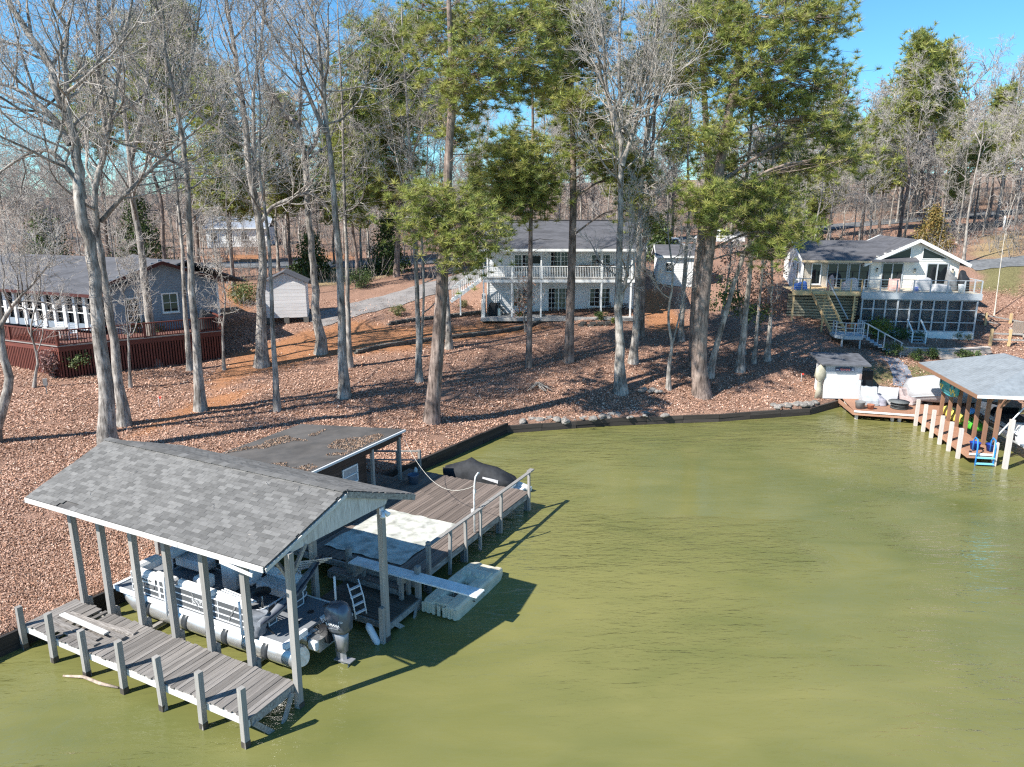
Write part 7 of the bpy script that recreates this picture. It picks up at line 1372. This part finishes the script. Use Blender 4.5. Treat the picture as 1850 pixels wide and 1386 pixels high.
hip([(X0, Y0, ze), (X1, Y0, ze), r1, r0], 26, 'roof_slope'); hip([(X1, Y0, ze), (X1, Y1, ze), r1, r1], 26, 'roof_slope'); hip([(X1, Y1, ze), (X0, Y1, ze), r0, r1], 26, 'roof_slope'); hip([(X0, Y1, ze), (X0, Y0, ze), r0, r0], 26, 'roof_slope')
piece('fascia', BRW, bh2, ((X0+X1)/2, Y0, ze-.1), (X1-X0, .05, .2)); piece('fascia', TRW, bh2, (X1+.02, YM, ze-.08), (.05, abs(Y1-Y0), .16)); piece('fascia', BRW, bh2, (X0, YM, ze-.1), (.05, abs(Y1-Y0), .2))
for i in range(7): x = .15+i*1.12; piece('post', BRW, bh2, (x, ysg*(FW-.02), 1.75), (.17, .17, 3.7)); piece('post', BRW, bh2, (x, ysg*6.6, 1.6), (.17, .17, 4.0))
for i in range(7): x = .15+i*1.12; piece_beam('bracket', BRW, bh2, (x, ysg*(FW-.02), 2.9), (x+.45, ysg*(FW-.02), 3.5), .09, .09); piece_beam('bracket', BRW, bh2, (x, ysg*(FW-.02), 2.9), (x, ysg*(FW+.5), 3.5), .09, .09)
piece_beam('lift_pole', ALUW, bh2, (FL-.4, ysg*(FW+.1), 1.5), (FL-.9, ysg*3.0, 3.3), .05, .05)
# hanging patterned float board
tb2 = empty('float_board', (FO+fdir*1.55+fpr*.95).to_tuple()[:2]+(2.75,), math.atan2(fdir.y, fdir.x), 'teal and yellow patterned tow board hung under the boathouse eave', 'tow board'); TEAL = mat('teal_print', (.03, .30, .32), .5, .3, 3.); YEL = mat('yellow_print', (.7, .58, .12), .5)
pts = [(1.3*math.cos(a)*(1 if math.cos(a) > 0 else .95), 0, .5*math.copysign(abs(math.sin(a))**.7, math.sin(a))) for a in np.linspace(0, 2*PI, 25)[:-1]]; MB().prism(pts, (0, .1, 0)).build('board', TEAL, tb2)
for k in range(16): piece('print_patch', YEL if k % 2 else mat('dark_print', (.02, .04, .09), .5), tb2, ((-1.0+.14*(k//2) if k < 6 else .35+.16*((k-6)//2)), .05, (-.22 if k % 2 else .18)+(.1 if k % 3 else -.05)), (.15, .125, .17)); 
piece('print_patch', mat('aqua_print', (.15, .6, .62), .5), tb2, (.0, .05, -.35), (.8, .125, .2))
# ski boat in the slip
sk = empty('ski_boat', (FO+fdir*3.2+fpr*3.6).to_tuple()[:2]+(.55,), math.atan2(fdir.y, fdir.x)+PI+R(4)*0, 'white and charcoal ski boat resting in the hip-roofed slip', 'boat')
hull = []
for x, hw, zk in ((-3.4, 1.08, .1), (-2.0, 1.15, .0), (0, 1.16, .0), (1.6, 1.0, .05), (2.6, .65, .25), (3.2, .28, .5), (3.5, .05, .75)): hull.append([(x, -hw, .85), (x, -hw*.93, .35+zk*.4), (x, 0, zk), (x, hw*.93, .35+zk*.4), (x, hw, .85), (x, hw*.9, .95), (x, -hw*.9, .95)])
MB().loft(hull, True).build('hull', MATS['white_gel'], sk)
for s in (-1, 1):
    MB().loft([[(x, s*(hw+.012), .8), (x, s*(hw*.965+.012), .52), (x, s*(hw*.965), .52), (x, s*hw, .8)] for x, hw in ((-3.2, 1.08), (0, 1.16), (1.6, 1.0), (2.7, .6))], False).build('side_stripe', mat('charcoal_gel', (.05, .05, .06), .3), sk); MB().tube([(-3.4, s*1.1, .86), (0, s*1.18, .87), (1.6, s*1.02, .88), (2.7, s*.6, .9), (3.5, 0, .92)], .035, 6).build('rub_rail', BLK, sk)
MB().bb((-2.9, -.8, .93), (.6, .8, 1.0)).build('cockpit', mat('dark_cockpit', (.04, .04, .045), .7), sk); MB().loft([[(.6, -.75, .95), (.6, .75, .95), (.3, .65, 1.4), (.3, -.65, 1.4)], [(.65, -.75, .95), (.65, .75, .95), (.34, .65, 1.42), (.34, -.65, 1.42)]], False).build('windshield', GLS, sk); piece('stern_seat', VIN, sk, (-2.7, 0, 1.12), (.6, 1.7, .35)); piece('swim_platform', MATS['white_gel'], sk, (-3.75, 0, .4), (.7, 1.9, .1))
for s in (-1, 1): MB().tube([(-.6, s*1.0, .95), (-.9, s*.95, 2.1), (-1.0, s*.6, 2.3), (-1.0, 0, 2.32)], .035, 8).build('tower', SILV, sk)
# big white wrapped boat behind
cb_ = empty('wrapped_boat', (28.6, 46.0, .6), R(-6), 'large boat wrapped in white sheeting at the back of the red-brown dock', 'boat'); rg = []
for x, hw, h_, zb in ((-3.0, .5, 1.15, .45), (-2.7, .95, 1.55, .3), (-1.5, 1.15, 1.75, .25), (0, 1.2, 1.7, .25), (1.5, 1.15, 1.5, .3), (3.0, .9, 1.2, .4), (3.8, .4, .9, .6)): rg.append([(x, -hw*.9, zb), (x, -hw, zb+.5), (x, -hw*.8, h_*.85), (x, -hw*.2, h_), (x, hw*.2, h_), (x, hw*.8, h_*.85), (x, hw, zb+.5), (x, hw*.9, zb)])
MB().loft(rg).build('wrap', WCL, cb_); piece('cradle', BLK, cb_, (-1.8, 0, .2), (.3, 1.7, .4)); piece('cradle', BLK, cb_, (1.8, 0, .2), (.3, 1.7, .4)); MB().tube([(-3.0, -.9, .55), (-1.5, -1.17, .72), (0, -1.22, .72), (1.5, -1.17, .75), (3.0, -.92, .85)], .03, 6).build('strap', GREYT, cb_)
# kayaks and small things
def kayak(p, rz, L, m, label, rx=0):
    e = empty('kayak', p, rz, label, 'kayak'); rg = []
    for t in np.linspace(-1, 1, 11): w_ = .34*math.sqrt(max(0, 1-abs(t)**2.4))+.02; h_ = .2+.1*abs(t)**2; rg.append([(t*L/2, w_*math.cos(a), .18+h_*math.sin(a)*(.9 if math.sin(a) < 0 else .6)) for a in np.linspace(0, 2*PI, 13)[:-1]])
    o = MB().loft(rg).build('hull', m, e); o2 = MB().lathe([(.22, .3), (.26, .33), (.28, .3)], 14).build('cockpit', BLK, e); e.rotation_euler = (rx, 0, rz); return e
q = FO+fdir*.6+fpr*2.0; kayak((q.x, q.y, .75), math.atan2(fdir.y, fdir.x), 2.9, YEL, 'yellow kayak standing between the boathouse posts', R(60)); q = FO+fdir*2.2+fpr*2.2; kayak((q.x, q.y, .7), math.atan2(fdir.y, fdir.x)+R(8), 2.4, mat('green_plastic', (.08, .42, .04), .45), 'green kayak beside the yellow one under the boathouse', R(50))
o = MB().lathe([(0, 0), (.2, .02), (.28, .16), (.2, .32), (0, .36)], 16).build('beach_ball', mat('sky_blue_vinyl', (.1, .35, .8), .4), None, 'blue round float perched above the green kayak', 'float'); q = FO+fdir*1.9+fpr*2.2; o.location = (q.x, q.y, 1.25)
# dock hut, fridge, tarp
hut = empty('dock_hut', (21.9, 47.9, .5), R(-4), 'small white hut with a flat mossy roof at the end of the bulkhead', 'hut'); WHUT = mat('white_canvas_wall', (.62, .62, .62), .8, .12, 3., (6, 6, .4))
MB().bb((-1.25, -.9, .1), (1.1, .9, 2.35)).build('walls', WHUT, hut); MB().prism([(-1.6, -1.25, 2.5), (1.5, -1.25, 2.45), (1.6, 1.3, 2.75), (-1.7, 1.3, 2.8)], (0, 0, -.1)).build('roof', mat('mossy_roof', (.12, .125, .14), .95, .4, 2., grime=.4), hut); piece('frieze', mat('grey_blue_board', (.42, .45, .5), .8), hut, (-.08, -.93, 2.1), (2.3, .05, .45))
sg = empty('bar_sign', (21.75, 46.86, 2.62), R(-4), 'dark oblong sign with red lettering on the dock hut', 'sign'); piece('board', mat('navy_sign', (.03, .045, .09), .5), sg, (0, 0, 0), (1.2, .04, .24)); text('lettering', 'Corona', .2, (.02, -.025, .0), (PI/2, 0, 0), mat('sign_red', (.75, .25, .2), .5), sg); piece('side_mark', mat('sign_grey', (.25, .3, .4), .5), sg, (.5, -.021, 0), (.14, .01, .15)); piece('side_mark', MATS['sign_grey'], sg, (-.48, -.021, -.03), (.16, .01, .05))
piece('plaque', mat('plaque_brown', (.4, .3, .27), .6), hut, (1.02, -.92, 1.6), (.14, .04, .36))
fr_ = empty('drinks_fridge', (23.45, 47.6, .6), R(-4), 'tall black upright fridge beside the dock hut', 'fridge'); MB().bb((-.4, -.4, 0), (.4, .4, 1.85)).build('cabinet', mat('black_enamel', (.02, .022, .028), .35, spec=.5), fr_, bevel=.02); piece('door', mat('dark_door_glass', (.012, .018, .024), .15), fr_, (-.02, -.42, .95), (.7, .04, 1.7)); piece('handle', SILV, fr_, (-.32, -.46, 1.0), (.03, .04, .5))
tp_ = empty('hanging_tarp', (20.35, 47.2, .5), R(10), 'pale beige tarp hanging off the left side of the dock hut', 'tarp'); rg = []
for z, w_, t in ((2.35, .12, .08), (2.1, .4, .22), (1.6, .42, .25), (1.35, .25, .16), (1.2, .14, .1), (.7, .2, .14), (.1, .3, .16)): rg.append([(w_*math.cos(a)*(1+.15*math.sin(4*a+z*3)), t*math.sin(a), z) for a in np.linspace(0, 2*PI, 13)[:-1]])
MB().loft(rg).build('cloth', mat('beige_tarp', (.42, .39, .3), .85, .15, 4., bump=.4), tp_); piece('tie', POSTM, tp_, (0, 0, 1.28), (.3, .24, .05))
TP = mat('translucent_sheet', (.4, .43, .46), .5, .1, 3., bump=.4, bdist=.05)
chair_cover((23.0, 45.75, .6), (1.2, .95, 1.1), TP, 'white-covered deck chair beside the drinks fridge, left of three', 21, R(75)); chair_cover((24.35, 46.1, .6), (1.5, 1.2, .95), WCL, 'white-covered deck chair in the middle of three on the red-brown dock', 22, R(60)); chair_cover((25.7, 46.0, .6), (1.3, 1.1, .95), mat('pinkish_tarp', (.42, .34, .33), .7), 'pinkish-covered deck chair, right of three on the red-brown dock', 23, R(120)); lump('folded_cover', (23.55, 45.4, .6), (.7, .6, .55), mat('lilac_sheet', (.38, .37, .42), .7, bump=.4), 'crumpled lilac-grey cover on the dock between two chairs', 'cover', 24)
rs = empty('ring_stack', (24.4, 44.65, .6), 0, 'stack of dark round rings with a flat lid on the red-brown dock', 'fire pit')
for k in range(4): MB().lathe([(.35, .0), (.52-.03*(k % 2), .02), (.52-.03*(k % 2), .08), (.35, .09)], 22).build('ring', mat('charcoal_iron', (.06, .065, .065), .7), rs).location = (.04*(k % 2), 0, .1*k)
MB().lathe([(0, .0), (.6, 0), (.62, .03), (0, .05)], 24).build('lid', mat('grey_slate_lid', (.13, .14, .14), .7), rs).location = (-.05, 0, .42)
o = MB().lathe([(0, 0), (.24, 0), (.3, .42), (.32, .45), (.28, .45), (.25, .38), (0, .38)], 18).build('planter', mat('grey_planter', (.2, .2, .2), .8), None, 'grey round planter at the corner of the red-brown dock', 'planter'); o.location = (21.9, 44.6, .6)
o = MB().lathe([(0, 0), (.16, 0), (.22, .28), (.24, .3), (.2, .3), (0, .26)], 16).build('clay_pot', mat('terracotta', (.42, .17, .1), .8), None, 'small terracotta pot beside the grey planter', 'pot'); o.location = (22.5, 44.45, .6)
# blue ladder and tubs at the pier end
q = FO+fdir*(FL+.25)+fpr*.7; ld = empty('dock_ladder', (q.x, q.y, -.2), math.atan2(fpr.y, fpr.x), 'bright blue swim ladder at the end of the red-brown pier', 'ladder'); LB = mat('ladder_blue', (.03, .22, .6), .45)
for s in (-.42, .42): MB().tube([(s, 0, -.3), (s, 0, 1.2), (s, .1, 1.55), (s, .35, 1.6), (s, .5, 1.4), (s, .5, .85)], .04, 8).build('side_rail', LB, ld)
for k in range(3): piece('tread', mat('aqua_tread', (.2, .55, .65), .5), ld, (0, -.04, .0+.32*k), (.84, .16, .06))
piece('back_plate', BLK, ld, (0, .05, .22), (.76, .03, .3))
for k, (a, c, lab) in enumerate(((FL-.65, .55, 'round blue tub at the end of the red-brown pier, left one'), (FL-.45, 1.25, 'round blue tub at the end of the red-brown pier beside the post'))): q = FO+fdir*a+fpr*c; o = MB().lathe([(0, 0), (.2, 0), (.26, .36), (.28, .37), (.24, .37), (.19, .05), (0, .05)], 18).build('tub', mat('royal_blue', (.02, .06, .35), .4), None, lab, 'tub'); o.location = (q.x, q.y, .6)
